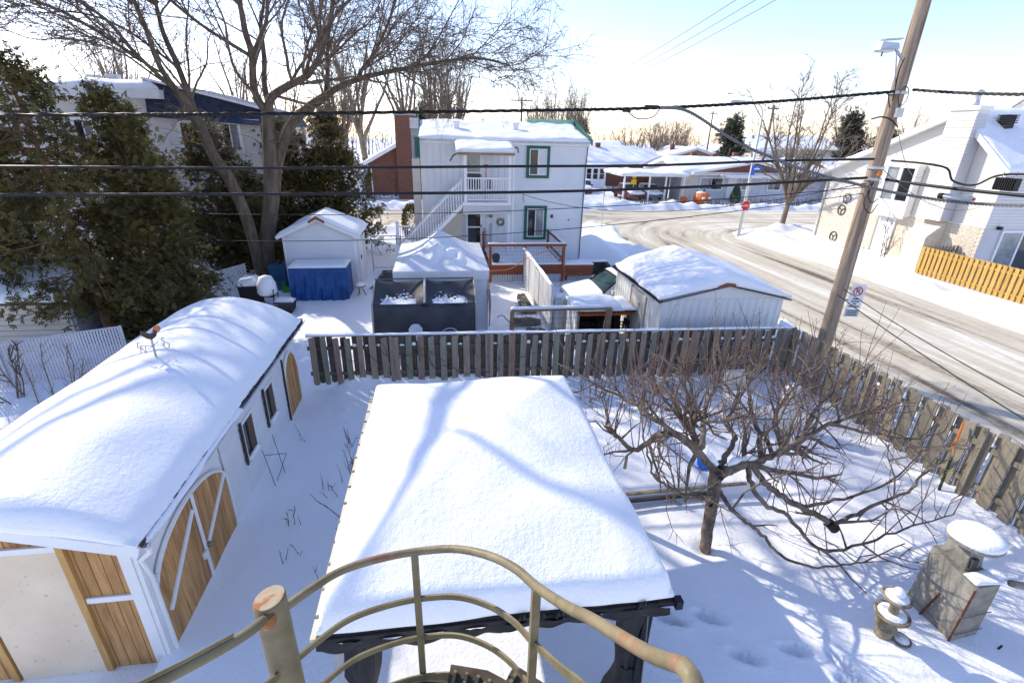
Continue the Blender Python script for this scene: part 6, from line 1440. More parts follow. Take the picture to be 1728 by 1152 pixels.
MB().box(40.5,52,62,72,-.2,5.2).build('wall', M['beige_siding'], b4); MB().prism([(61.4,5.1),(67,6.6),(72.6,5.1),(72.6,4.9),(61.4,4.9)], 'x', 40, 52.5).build('roof', M['snow'], b4)
MB().box(38.4,41.5,60.4,62,4.4,4.7).build('porch_roof', M['white_paint'], b4); snow_cap('porch_snow', 38.2, 41.7, 60.2, 62, lambda x, y: 4.7, .2, b4, r=.3, res=.3)
for x in (38.8,40.0): MB().lathe(x,60.8,[(.2,0),(.17,.2),(.15,4.1),(.22,4.4)],10).build('column', M['stucco'], b4, True)
for x in (42.5,46,49): window_y(b4, x, x+1.5, 2.8, 4.2, 61.97, 'white_paint', .08)
b5 = bungalow('bungalow', 'low house with wide snowy roof right of the street tree', 41, 60, 47.5, 57, 2.6, 4.3, 'brick_red', 'x', True, seed=9)
window_y(b5, 43, 44.5, 1.0, 2.2, 47.45, 'white_paint', .08)
bungalow('bungalow', 'far snow roofed house between bare trees in the centre', 22, 34, 92, 102, 2.8, 4.9, 'brick_red', 'x', seed=11); bungalow('bungalow', 'far white roofed house near the dark spruce', 46, 58, 88, 98, 2.8, 4.8, 'beige_siding', 'y', seed=13); bungalow('bungalow', 'far house with brick wall behind the carport', 4, 15, 78, 88, 2.9, 5.0, 'brick_red', 'x', seed=15)
bungalow('bungalow', 'far house at the extreme right beyond the cream house', 60, 74, 66, 76, 2.8, 5.0, 'beige_siding', 'y', seed=17); bungalow('bungalow', 'far house seen through the maple branches', -26, -14, 62, 72, 2.9, 5.2, 'beige_siding', 'x', seed=19)
# parked cars far off
car('parked_car', 'dark red hatchback parked near the glazed veranda', 'car_red', (16.2,56.5,-.1), R(75)); car('parked_car', 'red car under the carport roof', 'car_red', (19.5,51.2,0), R(95)); car('parked_car', 'dark car deep in the carport', 'car_green', (21.6,51.2,0), R(90))
pk = thing('pumpkin_inflatable', 'orange pumpkin shaped yard decoration with snow on the bungalow lawn', 'decoration', (25.2, 46.4, 0))
m = MB(); n = 32; P = [(.15,-.05),(.62,.05),(.82,.35),(.85,.6),(.75,.95),(.4,1.15),(.08,1.1)]
for r_, z in P:
    for k in range(n): a = 2*math.pi*k/n; rr = r_*(1-.09*abs(math.cos(a*5))); m.v.append((25.2+rr*math.cos(a), 46.4+rr*math.sin(a), z))
m.f += [(i*n+k,i*n+(k+1)%n,(i+1)*n+(k+1)%n,(i+1)*n+k) for i in range(len(P)-1) for k in range(n)]
m.build('body', M['orange'], pk, True); MB().tube([(25.2,46.4,1.1),(25.25,46.4,1.3),(25.35,46.38,1.42)], .1, 8).build('stalk', M['dark_green'], pk); MB().lathe(25.1,46.5,[(.5,1.05),(.45,1.16),(.2,1.24),(.02,1.26)],12).build('snow_cover', M['snow'], pk, True)
for dx, c in ((-.3,1),(.3,1),(0,0)): MB().box(25.2+dx-.12,25.2+dx+.12,45.5,45.62,.62 if c else .3,.82 if c else .42).build('face_mark', M['sign_white'], pk)
sb2 = tag(MB().hexa([(23.2,46.6,0),(23.8,46.6,0),(23.8,46.9,0),(23.2,46.9,0),(23.25,46.6,.75),(23.75,46.6,.7),(23.75,46.9,.7),(23.25,46.9,.75)]).build('yard_figure', M['orange'], None), 'small orange yard figure beside the pumpkin decoration', 'decoration')
cn = thing('small_conifer', 'small dark wrapped conifer in front of the bungalow window', 'shrub', (29.4, 47.6, 0))
MB().lathe(29.4,47.6,[(.3,-.05),(.55,.3),(.5,.9),(.3,1.5),(.05,1.9)],12).build('crown', M['dark_green'], cn, True); MB().lathe(29.4,47.6,[(.57,.7),(.58,.72),(.57,.74)],14).build('string', M['plastic_green'], cn)

# ---------------------------------------------------------------- houses and sheds on the left
lh = thing('left_house', 'pale stucco house with dark blue mansard roof behind the cedars', 'house', (-17, 26, 0))
MB().box(-30,-11.7,25.5,36,-.2,7.0).build('wall', M['stucco'], lh); MB().box(-30.2,-11.6,25.1,36,7.0,7.35).build('cornice', M['white_paint'], lh)
snow_cap('snow_cover', -30.2, -11.7, 25.1, 36, lambda x, y: 7.35, .28, lh, r=.4, res=.4, amp=.05)
MB().box(-11.7,-7.9,25.5,34,-.2,6.3).build('wall', M['stucco'], lh); mm = MB().hexa([(-12.3,25.2,6.3),(-7.7,25.2,6.05),(-7.7,34,6.05),(-12.3,34,6.3),(-12.3,25.5,7.75),(-7.9,26.2,6.72),(-7.9,33,6.72),(-12.3,33,7.75)]).build('mansard', M['slate_blue'], lh)
MB().bar((-12.3,25.45,7.8),(-7.85,26.15,6.77),.25,.1).build('mansard_snow', M['snow'], lh)
for x in (-11.3,-9.6,-15.5,-19): window_y(lh, x, x+.9, 4.9, 6.2, 25.46, 'white_paint', .08)
for x, h in ((-15,7.95),(-14.2,8.0),(-12.9,7.75),(-20,8.0)):
    MB().lathe(x,27,[(.22,7.3),(.22,h-.2),(.3,h-.15),(.3,h)],10).build('roof_vent', M['galvanised' if h > 7.9 else 'dark_wall'], lh)
ns2 = thing('neighbour_shed', 'beige plank shed with snowy roof behind the slatted fence on the left', 'shed', (-12.5, 15.6, 0))
MB().box(-15.5,-10.15,14.45,17.0,-.2,1.45).build('wall', M['grey_roughcast'], ns2)
for i in range(10): MB().box(-15.5,-10.22,14.40,14.448,-.1+i*.155,-.1+i*.155+.142).build('plank', M['beige_siding'], ns2)
MB().box(-15.7,-10.0,14.2,17.2,1.455,1.52).build('roof', M['dark_trim'], ns2); snow_cap('snow_cover', -15.7, -10.02, 14.2, 17.2, lambda x, y: 1.52+(y-14.2)*.22*(y < 16)+.396*(y >= 16), .24, ns2, r=.35, res=.12, amp=.03, seed=3)
def slat_fence():
    A, B = Vector((-9.0, 14.0, 0)), Vector((-9.35, 5.0, 0)); 
    A, B = Vector((-8.3, 13.2, 0)), Vector((-13.5, 11.0, 0)); d = B-A; L = d.length; d /= L
    t = thing('slatted_fence', 'chain link fence woven with white slats left of the shed', 'fence', A)
    P = lambda s, o, z: (A.x+d.x*s-d.y*o, A.y+d.y*s+d.x*o, z); ang = math.atan2(d.y, d.x)
    me = shared(MB().box(-.022,.022,-.004,.004,0,1.12), 'slat', M['slat_white']); s = 0; k = 0
    while s < L:
        inst('slat', me, t, P(s, 0, .02), (0,0,ang)); s += .062; k += 1
    MB().tube([P(0,0,1.16),P(L,0,1.16)], .02, 8).build('top_rail', M['galvanised'], t)
    for s in (0, 2.4, 4.8): MB().tube([P(s,.03,-.1),P(s,.03,1.2)], .03, 8).build('post', M['galvanised'], t)
    m = MB(); dd = -1.12
    while dd < L:
        a0, a1 = max(dd, 0), min(dd+1.12, L); m.bar(P(a0,-.012,a0-dd+.02),P(a1,-.012,a1-dd+.02),.006,.006); m.bar(P(a0,-.016,1.14-(a0-dd)),P(a1,-.016,1.14-(a1-dd)),.006,.006); dd += .12
    stuff(m.build('wire_mesh', M['galvanised'], t))
slat_fence()
# ---------------------------------------------------------------- trees
class Tubes:
    """fast collector of tapering tubes"""
    def __init__(s): s.V = []; s.F = []; s.n = 0
    def add(s, pts, r0, r1, n):
        P = np.asarray(pts, float); k = len(P); T = np.gradient(P, axis=0); T /= np.linalg.norm(T, axis=1)[:, None] + 1e-9
        ref = np.array([0.0, 0, 1]) if abs(T[0, 2]) < .85 else np.array([1.0, 0, 0])
        A = np.cross(T, ref); A /= np.linalg.norm(A, axis=1)[:, None] + 1e-9; B = np.cross(T, A)
        rr = np.linspace(r0, r1, k)[:, None, None]; q = np.arange(n)*2*math.pi/n
        ring = P[:, None, :] + rr*(A[:, None, :]*np.cos(q)[None, :, None] + B[:, None, :]*np.sin(q)[None, :, None])
        s.V.append(ring.reshape(-1, 3)); i, j = np.meshgrid(np.arange(k-1), np.arange(n), indexing='ij'); b = s.n
        s.F.append(np.stack([b+i*n+j, b+i*n+(j+1) % n, b+(i+1)*n+(j+1) % n, b+(i+1)*n+j], -1).reshape(-1, 4)); s.n += k*n
    def mesh(s, name, mt, origin=(0,0,0), smooth=True):
        me = fastmesh(name, np.concatenate(s.V)-np.array(origin), np.concatenate(s.F)); me.materials.append(M[mt])
        if smooth: me.polygons.foreach_set('use_smooth', [True]*len(me.polygons))
        return me

def walk(g, p, d, L, n, wig, trop):
    pts = [np.array(p, float)]; d = np.array(d, float)
    for i in range(n):
        d = d + g.normal(0, wig, 3) + np.array([0, 0, trop]); d /= np.linalg.norm(d)+1e-9; pts.append(pts[-1] + d*L/n)
    return np.array(pts), d
def side(g, t, spread):
    """direction leaving tangent t at an angle"""
    r = g.normal(0, 1, 3); r -= t*np.dot(r, t); r /= np.linalg.norm(r)+1e-9; a = g.uniform(*spread); return t*math.cos(a) + r*math.sin(a)
RMIN = [.0035]; ZTHIN = [99.0]
def branch_out(g, TS, pts, r0, r1, lvl, prm):
    """children along a polyline. prm[lvl] = (count per metre, length range, radius factor, spread, wiggle, tropism, sides, start)"""
    if lvl >= len(prm): return
    dens, lr, rf, spread, wig, trop, ns, st, TSi = prm[lvl]
    seg = np.linalg.norm(np.diff(pts, axis=0), axis=1); L = seg.sum(); cum = np.concatenate([[0], np.cumsum(seg)])
    n = g.poisson(dens*L*(1-st))
    for u in np.sort(g.uniform(st, 1, n)):
        s = u*L; i = min(np.searchsorted(cum, s)-1, len(seg)-1); i = max(i, 0); f = (s-cum[i])/(seg[i]+1e-9)
        p = pts[i] + (pts[i+1]-pts[i])*f
        if p[2] > ZTHIN[0] and g.random() < .8: continue
        t = (pts[i+1]-pts[i])/(seg[i]+1e-9); rad = r0+(r1-r0)*u
        l = g.uniform(*lr)*(1-.35*u); q, _ = walk(g, p, side(g, t, spread), l, max(3, int(l/.28)) if lvl < 2 else 4, wig, trop)
        cr = max(min(rad*rf, rad*.9), RMIN[0] if lvl > 1 else RMIN[0]*1.5); TS[TSi].add(q, cr, cr*.35, ns)
        branch_out(g, TS, q, cr, cr*.35, lvl+1, prm)
    # continuation twig at the tip
def tree_obj(name, label, loc, TS, mats, group=None, cat='tree'):
    t = thing(name, label, cat, loc, group)
    for ts, mt, nm in zip(TS, mats, ('trunk', 'crown')):
        if ts.V: link_mesh(nm, ts.mesh(nm, mt, loc), None, t)
    return t

def maple():
    g = np.random.default_rng(21); TS = [Tubes(), Tubes()]; RMIN[0] = .0075; ZTHIN[0] = 10.4
    limbs = [
     ([(-7.42,21.4,-.15),(-7.0,21.4,1.86),(-6.62,21.4,3.5),(-6.39,21.4,5.26),(-6.25,21.4,6.5)], .42, .30, 0),
     ([(-6.22,21.3,6.4),(-6.43,20.85,7.16),(-6.19,20.4,8.28),(-6.15,19.95,8.85),(-6.05,19.5,9.67),(-6.2,19.0,11.5),(-6.4,18.6,13)], .21, .05, 1),
     ([(-6.22,20.5,8.2),(-5.79,20.33,8.84),(-5.46,20.17,9.37),(-5.2,20.0,10.8),(-5.0,19.8,12.6)], .12, .04, 1),
     ([(-6.22,21.3,6.4),(-5.93,20.92,6.97),(-5.18,20.53,7.36),(-4.5,20.15,7.62),(-4.15,19.77,7.83),(-3.72,19.38,8.29),(-3.17,19.0,9.4),(-2.8,18.6,11)], .24, .06, 1),
     ([(-6.16,21.4,6.5),(-6.34,21.8,7.46),(-6.32,22.2,8.36),(-6.37,22.6,9.54),(-6.25,23.0,10.37),(-6.0,23.4,12.5)], .17, .05, 1),
     ([(-7.5,21.6,-.1),(-6.61,21.6,3.25),(-6.19,21.6,4.81),(-5.49,21.5,6.12),(-4.72,21.3,6.72),(-4.06,21.1,7.11)], .30, .19, 0),
     ([(-4.06,21.1,7.11),(-3.5,20.9,7.41),(-2.82,20.7,7.65),(-2.09,20.4,7.82),(-.29,20.0,8.16),(1.34,19.5,8.36),(2.55,19.2,8.16)], .18, .03, 1),
     ([(-4.06,21.1,7.05),(-3.96,21.57,8.01),(-3.95,22.03,8.8),(-3.71,22.5,10.4),(-3.5,22.8,12.4)], .13, .04, 1),
     ([(-2.82,20.7,7.6),(-2.59,20.47,7.95),(-1.96,20.23,8.64),(-1.3,20.0,9.85),(-.8,19.8,11.4)], .11, .03, 1),
     ([(-7.38,21.2,-.1),(-7.49,20.97,2.42),(-7.77,20.73,4.11),(-8.09,20.5,4.97),(-8.21,20.27,5.81),(-8.39,20.03,6.49),(-8.54,19.8,7.02)], .30, .19, 0),
     ([(-8.5,19.85,6.9),(-8.78,19.47,7.74),(-8.79,19.13,8.81),(-8.79,18.8,9.38),(-8.9,18.3,11.2)], .14, .05, 1),
     ([(-8.22,20.1,6.2),(-8.6,20.33,7.84),(-8.98,20.67,8.84),(-9.16,21.0,9.81),(-9.5,21.4,11.8)], .16, .05, 1),
     ([(-8.5,19.9,6.9),(-9.1,18.87,7.97),(-9.24,17.93,8.72),(-9.6,16.6,9.2),(-10.2,15.2,9.6)], .10, .03, 1),
     ([(-9.1,18.9,7.9),(-10.5,18.3,8.9),(-12.0,17.8,9.3),(-13.4,17.4,9.2)], .07, .02, 1),
     ([(-8.6,20.3,7.8),(-10.2,20.8,8.9),(-11.8,21.4,9.4),(-13.6,22.0,9.4)], .07, .02, 1),
     ([(-4.5,20.15,7.62),(-3.8,18.9,8.4),(-2.6,17.6,9.3),(-1.4,16.4,9.8)], .09, .03, 1),
     ([(-6.2,20.4,8.2),(-7.4,19.6,9.0),(-8.0,18.0,9.8),(-8.2,16.4,10.3)], .09, .03, 1),
     ([(-8.8,18.8,9.3),(-9.8,17.6,11.0),(-11.0,16.6,12.4),(-12.4,15.8,13.4)], .16, .07, 2),  # from here, limbs above the view added to shadow the gazebo and shed
     ([(-9.1,21.0,9.7),(-10.6,19.8,11.2),(-12.4,18.8,12.2),(-14.2,18.0,12.6)], .15, .06, 2),
     ([(-6.05,19.5,9.6),(-7.4,18.0,11.2),(-9.0,16.6,12.6),(-10.6,15.6,13.6)], .15, .07, 2),
     ([(-8.8,18.8,9.3),(-9.6,17.9,11.2),(-11.2,15.6,12.6),(-13.2,14.0,13.0)], .15, .08, 2),
     ([(-9.1,21.0,9.7),(-11.8,19.5,11.3),(-14.8,17.0,12.3),(-16.2,14.4,12.6)], .15, .08, 2),
     ([(-9.6,17.9,11.2),(-9.0,16.4,12.6),(-10.4,15.4,13.2),(-12.0,16.8,13.6)], .14, .07, 2),
     ([(-11.8,19.5,11.3),(-13.4,19.6,12.2),(-15.4,18.6,12.8),(-17.0,16.4,13.2)], .13, .07, 2)]
    prm = [(1.8, (2.0,5.4), .42, (.30,.90), .11, .05, 6, .06, 1),
           (2.7, (.9,2.6), .44, (.35,1.0), .15, .025, 4, .08, 1),
           (3.8, (.4,1.2), .5, (.4,1.1), .19, .012, 3, .08, 1),
           (4.2, (.15,.5), .6, (.4,1.1), .22, .0, 3, .05, 1)]
    for pts, r0, r1, kind in limbs:
        r0, r1 = r0*(.78 if kind == 0 else .70), r1*(.78 if kind == 0 else .85); P = np.array([tuple(p) for p in catmull(pts, 5)]); TS[0].add(P, r0, r1, 12 if kind == 0 else 8)
        if kind: branch_out(g, TS, P, r0, r1, 0, prm if kind == 1 else [(.5,)+prm[0][1:], (.8,)+prm[1][1:]])
        else:
            for _ in range(16):                                      # dead twigs low on the trunk
                u = g.uniform(.45, .95); p = P[int(u*(len(P)-1))]; d = g.normal(0, 1, 3); d[2] = abs(d[2])*.3-.1; q, _ = walk(g, p, d/np.linalg.norm(d), g.uniform(.8,2.0), 7, .25, -.05); TS[1].add(q, .022, .005, 4); branch_out(g, TS, q, .02, .005, 2, prm)
    # drooping outer twigs on the right hand side
    for _ in range(90):
        p = np.array([g.uniform(-2.5,3.0), g.uniform(18,21), g.uniform(7.6,9.2)]); q, _ = walk(g, p, np.array([.5,-.1,.25]), g.uniform(1.2,2.6), 8, .16, -.11); TS[1].add(q, .014, .004, 3); branch_out(g, TS, q, .012, .004, 2, prm)
    for _ in range(60):
        p = np.array([g.uniform(-13.5,-8.5), g.uniform(17,20), g.uniform(8.0,9.8)]); q, _ = walk(g, p, np.array([-.4,-.1,.3]), g.uniform(1.0,2.4), 8, .16, -.12); TS[1].add(q, .014, .005, 3); branch_out(g, TS, q, .012, .004, 3, prm)
    t = tree_obj('maple_tree', 'big bare multi-stemmed maple with spreading crown on the left', (-7.3,21.4,0), TS, ('maple_bark','twig_brown'))
maple()

def apple():
    g = np.random.default_rng(5); TS = [Tubes(), Tubes()]; RMIN[0] = .0045; ZTHIN[0] = 99
    limbs = [
     ([(4.01,5.44,-.1),(3.97,5.45,.42),(3.95,5.46,.99),(3.93,5.48,1.36),(3.95,5.5,1.56)], .10, .105, 0),
     ([(3.93,5.48,1.45),(3.69,5.6,1.72),(3.47,5.75,1.89),(3.34,5.9,1.9),(3.18,6.0,1.8),(3.02,6.05,1.6),(2.85,6.1,1.5),(2.64,6.15,1.69),(2.43,6.2,1.88),(2.5,6.3,1.98)], .085, .02, 1),
     ([(3.74,5.55,1.66),(3.71,5.9,1.83),(3.71,6.3,1.86),(3.8,6.7,1.9),(3.69,7.1,2.0),(3.42,7.4,2.1)], .065, .018, 1),
     ([(3.71,5.9,1.83),(3.83,6.2,2.05),(3.87,6.6,2.2),(3.89,6.9,2.38),(3.69,7.2,2.5)], .05, .015, 1),
     ([(3.47,5.75,1.88),(3.1,6.0,2.1),(2.8,6.4,2.2),(2.4,6.9,2.25),(2.0,7.3,2.4)], .05, .014, 1),
     ([(3.69,5.6,1.7),(3.79,5.8,2.0),(4.01,6.2,2.15),(4.37,6.6,2.3),(4.82,7.0,2.5)], .06, .015, 1),
     ([(3.94,5.48,1.40),(4.02,5.45,1.48),(4.18,5.45,1.54),(4.42,5.5,1.55),(4.71,5.6,1.53),(5.2,5.8,1.51),(5.65,6.0,1.51),(6.39,6.3,1.61),(7.24,6.5,1.66),(8.0,6.6,1.75)], .10, .018, 1),
     ([(5.2,5.8,1.51),(5.27,6.2,1.85),(5.71,6.6,2.0),(6.39,7.0,2.2),(6.92,7.3,2.4)], .05, .014, 1),
     ([(4.71,5.6,1.53),(4.84,6.0,1.8),(4.93,6.4,1.95),(5.1,6.8,2.15),(5.46,7.2,2.4)], .055, .014, 1),
     ([(5.65,6.0,1.51),(6.24,6.5,1.8),(7.07,6.9,2.0),(7.84,7.2,2.25)], .045, .014, 1),
     ([(4.5,5.5,1.51),(4.64,5.35,1.32),(4.86,5.25,1.14),(5.17,5.15,.97),(5.53,5.1,.79),(5.73,5.05,.65)], .055, .045, 1),
     ([(5.70,5.06,.66),(6.09,5.1,.75),(6.55,5.2,.85),(7.14,5.3,.94),(7.6,5.5,1.09),(8.25,5.7,1.2)], .04, .012, 1),
     ([(3.97,5.44,1.03),(3.55,5.2,1.23),(3.2,5.1,1.42),(2.88,5.05,1.69),(2.66,5.0,1.89),(2.6,5.05,2.15),(2.55,5.2,2.37)], .035, .010, 1),
     ([(4.03,5.44,1.11),(4.05,5.2,1.04),(4.23,5.0,.92),(4.4,4.8,.82),(4.57,4.7,.63),(4.92,4.6,.45),(5.45,4.6,.32),(6.06,4.7,.25),(6.97,4.9,.28)], .04, .009, 1),
     ([(3.95,5.5,1.53),(4.28,5.8,1.58),(4.55,6.1,1.63),(4.56,6.4,1.7),(4.85,6.7,1.75),(5.32,7.1,1.95),(5.96,7.5,2.22)], .055, .014, 1),
     ([(4.4,5.45,1.5),(4.41,5.3,1.35),(4.52,5.1,1.13),(4.87,5.0,.97),(5.24,4.7,.6),(6.04,4.8,.5),(6.94,5.0,.5),(8.04,5.2,.5)], .05, .010, 1),
     ([(5.17,5.15,.97),(6.15,5.4,.8),(7.41,5.8,.75),(8.29,6.2,.95)], .035, .010, 1),
     ([(6.39,6.3,1.61),(6.9,6.0,1.6),(7.6,5.9,1.5),(8.3,6.0,1.5)], .035, .010, 1)]
    # crooked children, then reddish shoots that mostly rise
    prm = [(4.2, (.45,1.4), .62, (.5,1.3), .30, .05, 5, .08, 0),
           (5.2, (.25,.95), .6, (.45,1.2), .26, .05, 4, .05, 1),
           (5.2, (.10,.36), .6, (.5,1.2), .2, .07, 3, .05, 1)]
    for pts, r0, r1, kind in limbs:
        P = np.array([tuple(p) for p in catmull(pts, 5)]); P = P + g.normal(0, .010, P.shape)*(1 if kind else .4)
        r0 = r0*.85; TS[0].add(P, r0, r1, 10 if kind == 0 else 7)
        low = P[:, 2].mean() < 1.15; lp_ = [(p[0]*.42,)+p[1:5]+(p[5]*2,)+p[6:] for p in prm]
        if kind: branch_out(g, TS, P, r0, r1, 0, lp_ if low else prm)
        else:
            for z in (.95, 1.25, 1.45):                              # pruned stubs
                a = g.uniform(0, 6.28); p = np.array([3.95,5.47,z]); d = np.array([math.cos(a),math.sin(a),.25]); TS[0].add([p, p+d*.2], .05, .04, 7)
        if kind and P[:, 2].max() > 1.4:                             # straight water shoots
            for _ in range(int(3 + 2.0*len(P)/8)):
                p = P[g.integers(len(P)//4, len(P))]; d = np.array([g.normal(0,.28), g.normal(.12,.25), 1.0]); q, _ = walk(g, p, d/np.linalg.norm(d), g.uniform(.7,1.5), 6, .05, .04); TS[1].add(q, .010, .0035, 4)
                branch_out(g, TS, q, .009, .003, 2, [None, None, (2.2, (.08,.25), .6, (.4,.9), .15, .08, 3, .1, 1)])
    t = tree_obj('apple_tree', 'gnarled bare apple tree in the middle of the snowy yard', (4.0,5.44,0), TS, ('apple_bark','twig_red'))
    MB().tube([(5.66,5.06,.70),(5.76,5.02,.60)], .075, 12).build('branch_sleeve', M['rubber'], t)
    for a, b in (((3.9,5.46,1.60),(3.72,5.6,1.78)),((4.05,5.45,1.60),(4.3,5.5,1.645)),((4.3,5.5,1.64),(4.6,5.56,1.60))): MB().tube([a, ((a[0]+b[0])/2,(a[1]+b[1])/2,(a[2]+b[2])/2+.02), b], [.03,.055,.03], 8).build('snow_clump', M['snow'], t, True)
    MB().tube([(2.78,6.1,1.40),(2.77,6.1,1.15)], [.02,.028], 8).build('hanging_tag', M['stone_old'], t)
apple()

def shrub(name, label, x, y, stems, h, lean, seed, mt='twig_red', group='bare garden shrubs', spread=.35, r=.012, z0=0, dens=3.5):
    g = np.random.default_rng(seed); TS = [Tubes(), Tubes()]
    for _ in range(stems):
        d = np.array([g.normal(0, lean), g.normal(0, lean), 1.0]); q, _ = walk(g, (x+g.normal(0,spread*.3), y+g.normal(0,spread*.3), z0-.05), d/np.linalg.norm(d), h*g.uniform(.5,1.1), 6, .1, .03)
        TS[0].add(q, r, r*.35, 4); branch_out(g, TS, q, r*.7, r*.3, 0, [(dens, (.08*h+.05,.35*h), .6, (.4,1.0), .14, .08, 3, .25, 0)])
    t = thing(name, label, 'shrub', (x, y, z0), group); link_mesh('stems', TS[0].mesh('stems', mt, (x,y,z0)), None, t); return t
for i, (x, y, n, h, lab) in enumerate(((-1.62,6.6,3,1.15,'tallest bare shoots beside the left edge of the gazebo'),(-1.75,8.1,7,.55,'bare rose twigs beyond the far left corner of the gazebo'),(-2.15,7.4,6,.45,'cluster of short twigs in the snow between shed windows and gazebo'),(-2.55,6.7,5,.45,'small twigs in the snow beside the shed siding'),(-2.35,5.9,4,.35,'few short twigs poking from snow near the arched doors'),(-2.0,8.8,6,.5,'thin twigs in the snow near the far shed door'),(-1.75,5.2,2,.45,'two lone sprigs at the near left of the gazebo edge'),(-1.5,3.2,3,.55,'dead weed stalks in snow below the gazebo corner'),(-2.2,3.0,3,.5,'dead weed stalks left of the railing post'),(-1.35,2.3,4,.6,'dead weed stalks behind the railing post'),(-3.0,9.2,3,.4,'thin twigs at the foot of the far arched door'))):
    shrub('bare_shrub', lab, x, y, n, h, .28, 40+i, 'twig_red', r=.008 if h < 1 else .014)
shrub('bare_bush', 'bare bush growing behind the near shed roof at the left', -7.6, 9.6, 9, 2.0, .38, 61, 'twig_brown', None, r=.022, dens=5)
shrub('bare_bush', 'bare bush with curving stem before the slatted fence', -8.6, 8.6, 8, 2.0, .5, 62, 'twig_brown', None, r=.02, dens=5)
# tall thin weeds along the side fence
for i, (x, y, n, h, lab) in enumerate(((8.75,9.2,6,1.5,'tall straight shoots rising at the corner of both fences'),(8.9,8.0,6,1.5,'tall straight shoots rising in front of the side fence'),(8.3,9.9,7,1.3,'thicket of upright twigs close to the back fence'),(5.6,10.5,8,1.3,'thicket of upright twigs in front of the ribbed shed gable'),(7.0,10.4,8,1.4,'thicket of upright twigs right of the shed gable'),(3.6,10.2,7,1.0,'thicket of twigs before the middle of the back fence'),(4.6,10.4,8,1.2,'thicket of twigs below the shelter crates'))):
    shrub('twig_thicket', lab, x, y, int(n*2.2), h, .24, 80+i, 'twig_red', 'twig thickets along the fence', .8, .010, dens=5)

# cedars --------------------------------------------------------------------
def cedar(name, label, x, y, h, rad, seed, z0=.3, n_br=230, lean=(0,0), sprays=26, mt='cedar_leaf', leaf=.15, group='cedars and spruces', bottom=.12, droop=-.10, taper=.65):
    g = np.random.default_rng(seed); TS = [Tubes()]; LV = []; LF = []; nv = 0
    TS[0].add([(x,y,-.1),(x+lean[0]*.3,y+lean[1]*.3,h*.35),(x+lean[0],y+lean[1],h)], .17*h/8, .02, 9)
    lump = g.uniform(.42, 1.3, (7, 9))
    for k in range(n_br):
        u = g.uniform(bottom, .99); z = u*h; a = g.uniform(0, 6.283)
        R_ = rad*((1-u)**taper)*(.35+.65*min(1, (u-bottom+.04)/.22))*g.uniform(.5,1.12)*lump[int(u*6.99), int(a/6.2832*9) % 9] + .15
        c = np.array([x+lean[0]*u, y+lean[1]*u, z]); q, _ = walk(g, c, np.array([math.cos(a), math.sin(a), g.uniform(-.05,.45)]), R_, 6, .11, droop)
        TS[0].add(q, .022, .006, 3)
        # flat hanging sprays, clustered towards the branch ends
        nc = max(2, int(sprays*R_/rad/6*g.uniform(.7,1.4))+1)
        for _ in range(nc):
            ci = g.uniform(.35, 1.0)*5.99; i0 = int(ci); cp = q[i0]*(1-ci+i0)+q[i0+1]*(ci-i0); ns = int(g.integers(7, 13)); aa = a+g.normal(0,.9)
            P = cp + g.normal(0, leaf*.75, (ns,3))*np.array([1,1,1.15]) - np.array([0,0,leaf*.35])
            out = np.stack([np.cos(aa+g.normal(0,.55,ns)), np.sin(aa+g.normal(0,.55,ns)), g.normal(-.55,.4,ns)], -1); out /= np.linalg.norm(out, axis=1)[:, None]
            pn = g.normal(0, 1, 3); sd = np.cross(out, pn+g.normal(0,.3,(ns,3))); sd /= np.linalg.norm(sd, axis=1)[:, None]+1e-9
            for ang in (-.8, -.28, .28, .8):
                d = out*math.cos(ang)+sd*math.sin(ang); w = np.cross(d, np.cross(out, sd)); w /= np.linalg.norm(w, axis=1)[:, None]+1e-9
                ll = (leaf*g.uniform(.5,1.15,ns)*(1-.25*abs(ang)))[:, None]; ww = ll*.13
                V4 = np.stack([P, P+d*ll*.6+w*ww, P+d*ll, P+d*ll*.6-w*ww], 1); LV.append(V4.reshape(-1,3)); LF.append((nv+np.arange(ns)[:, None]*4+np.arange(4)[None, :])); nv += ns*4
    t = thing(name, label, 'tree', (x, y, 0), group)
    link_mesh('trunk', TS[0].mesh('trunk', 'cedar_bark', (x,y,0)), None, t)
    me = fastmesh('crown', np.concatenate(LV)-np.array([x,y,0]), np.concatenate(LF)); link_mesh('crown', me, M[mt], t)
    return t
cedar('cedar_tree', 'large dark cedar with reddish trunk at the far left', -9.6, 14.9, 7.7, 3.2, 1, n_br=185, lean=(-.8,.3), sprays=38, leaf=.20, taper=.5)
cedar('cedar_tree', 'dense olive cedar just behind the near shed', -8.4, 16.0, 7.0, 2.2, 2, n_br=205, lean=(-.6,.2), sprays=46, leaf=.19, bottom=.02, taper=.55)
cedar('cedar_tree', 'cedar between the large cedar and the shed roof', -9.4, 17.9, 6.4, 2.0, 3, n_br=130, sprays=40, leaf=.20, bottom=.05, taper=.5)
cedar('cedar_tree', 'dark cedar directly behind the maple trunks', -7.2, 26.0, 6.4, 2.1, 4, n_br=230, sprays=40, leaf=.22, bottom=.02, taper=.5)
cedar('cedar_tree', 'rounded cedar right of the maple trunks', -5.3, 26.5, 6.9, 2.3, 5, n_br=260, sprays=42, leaf=.22, bottom=.02, taper=.5)
cedar('cedar_tree', 'tall cedar just past the left edge of the view, added to shade the shed roof', -14.7, 18.2, 11.2, 2.7, 6, n_br=240, sprays=34, leaf=.24, taper=.45)  # added outside the frame for the shade on the far shed roof
cedar('cedar_tree', 'loose cedar left of the large one above the neighbour shed', -12.6, 16.2, 6.3, 2.3, 9, n_br=170, sprays=38, leaf=.21, taper=.45, bottom=.2)
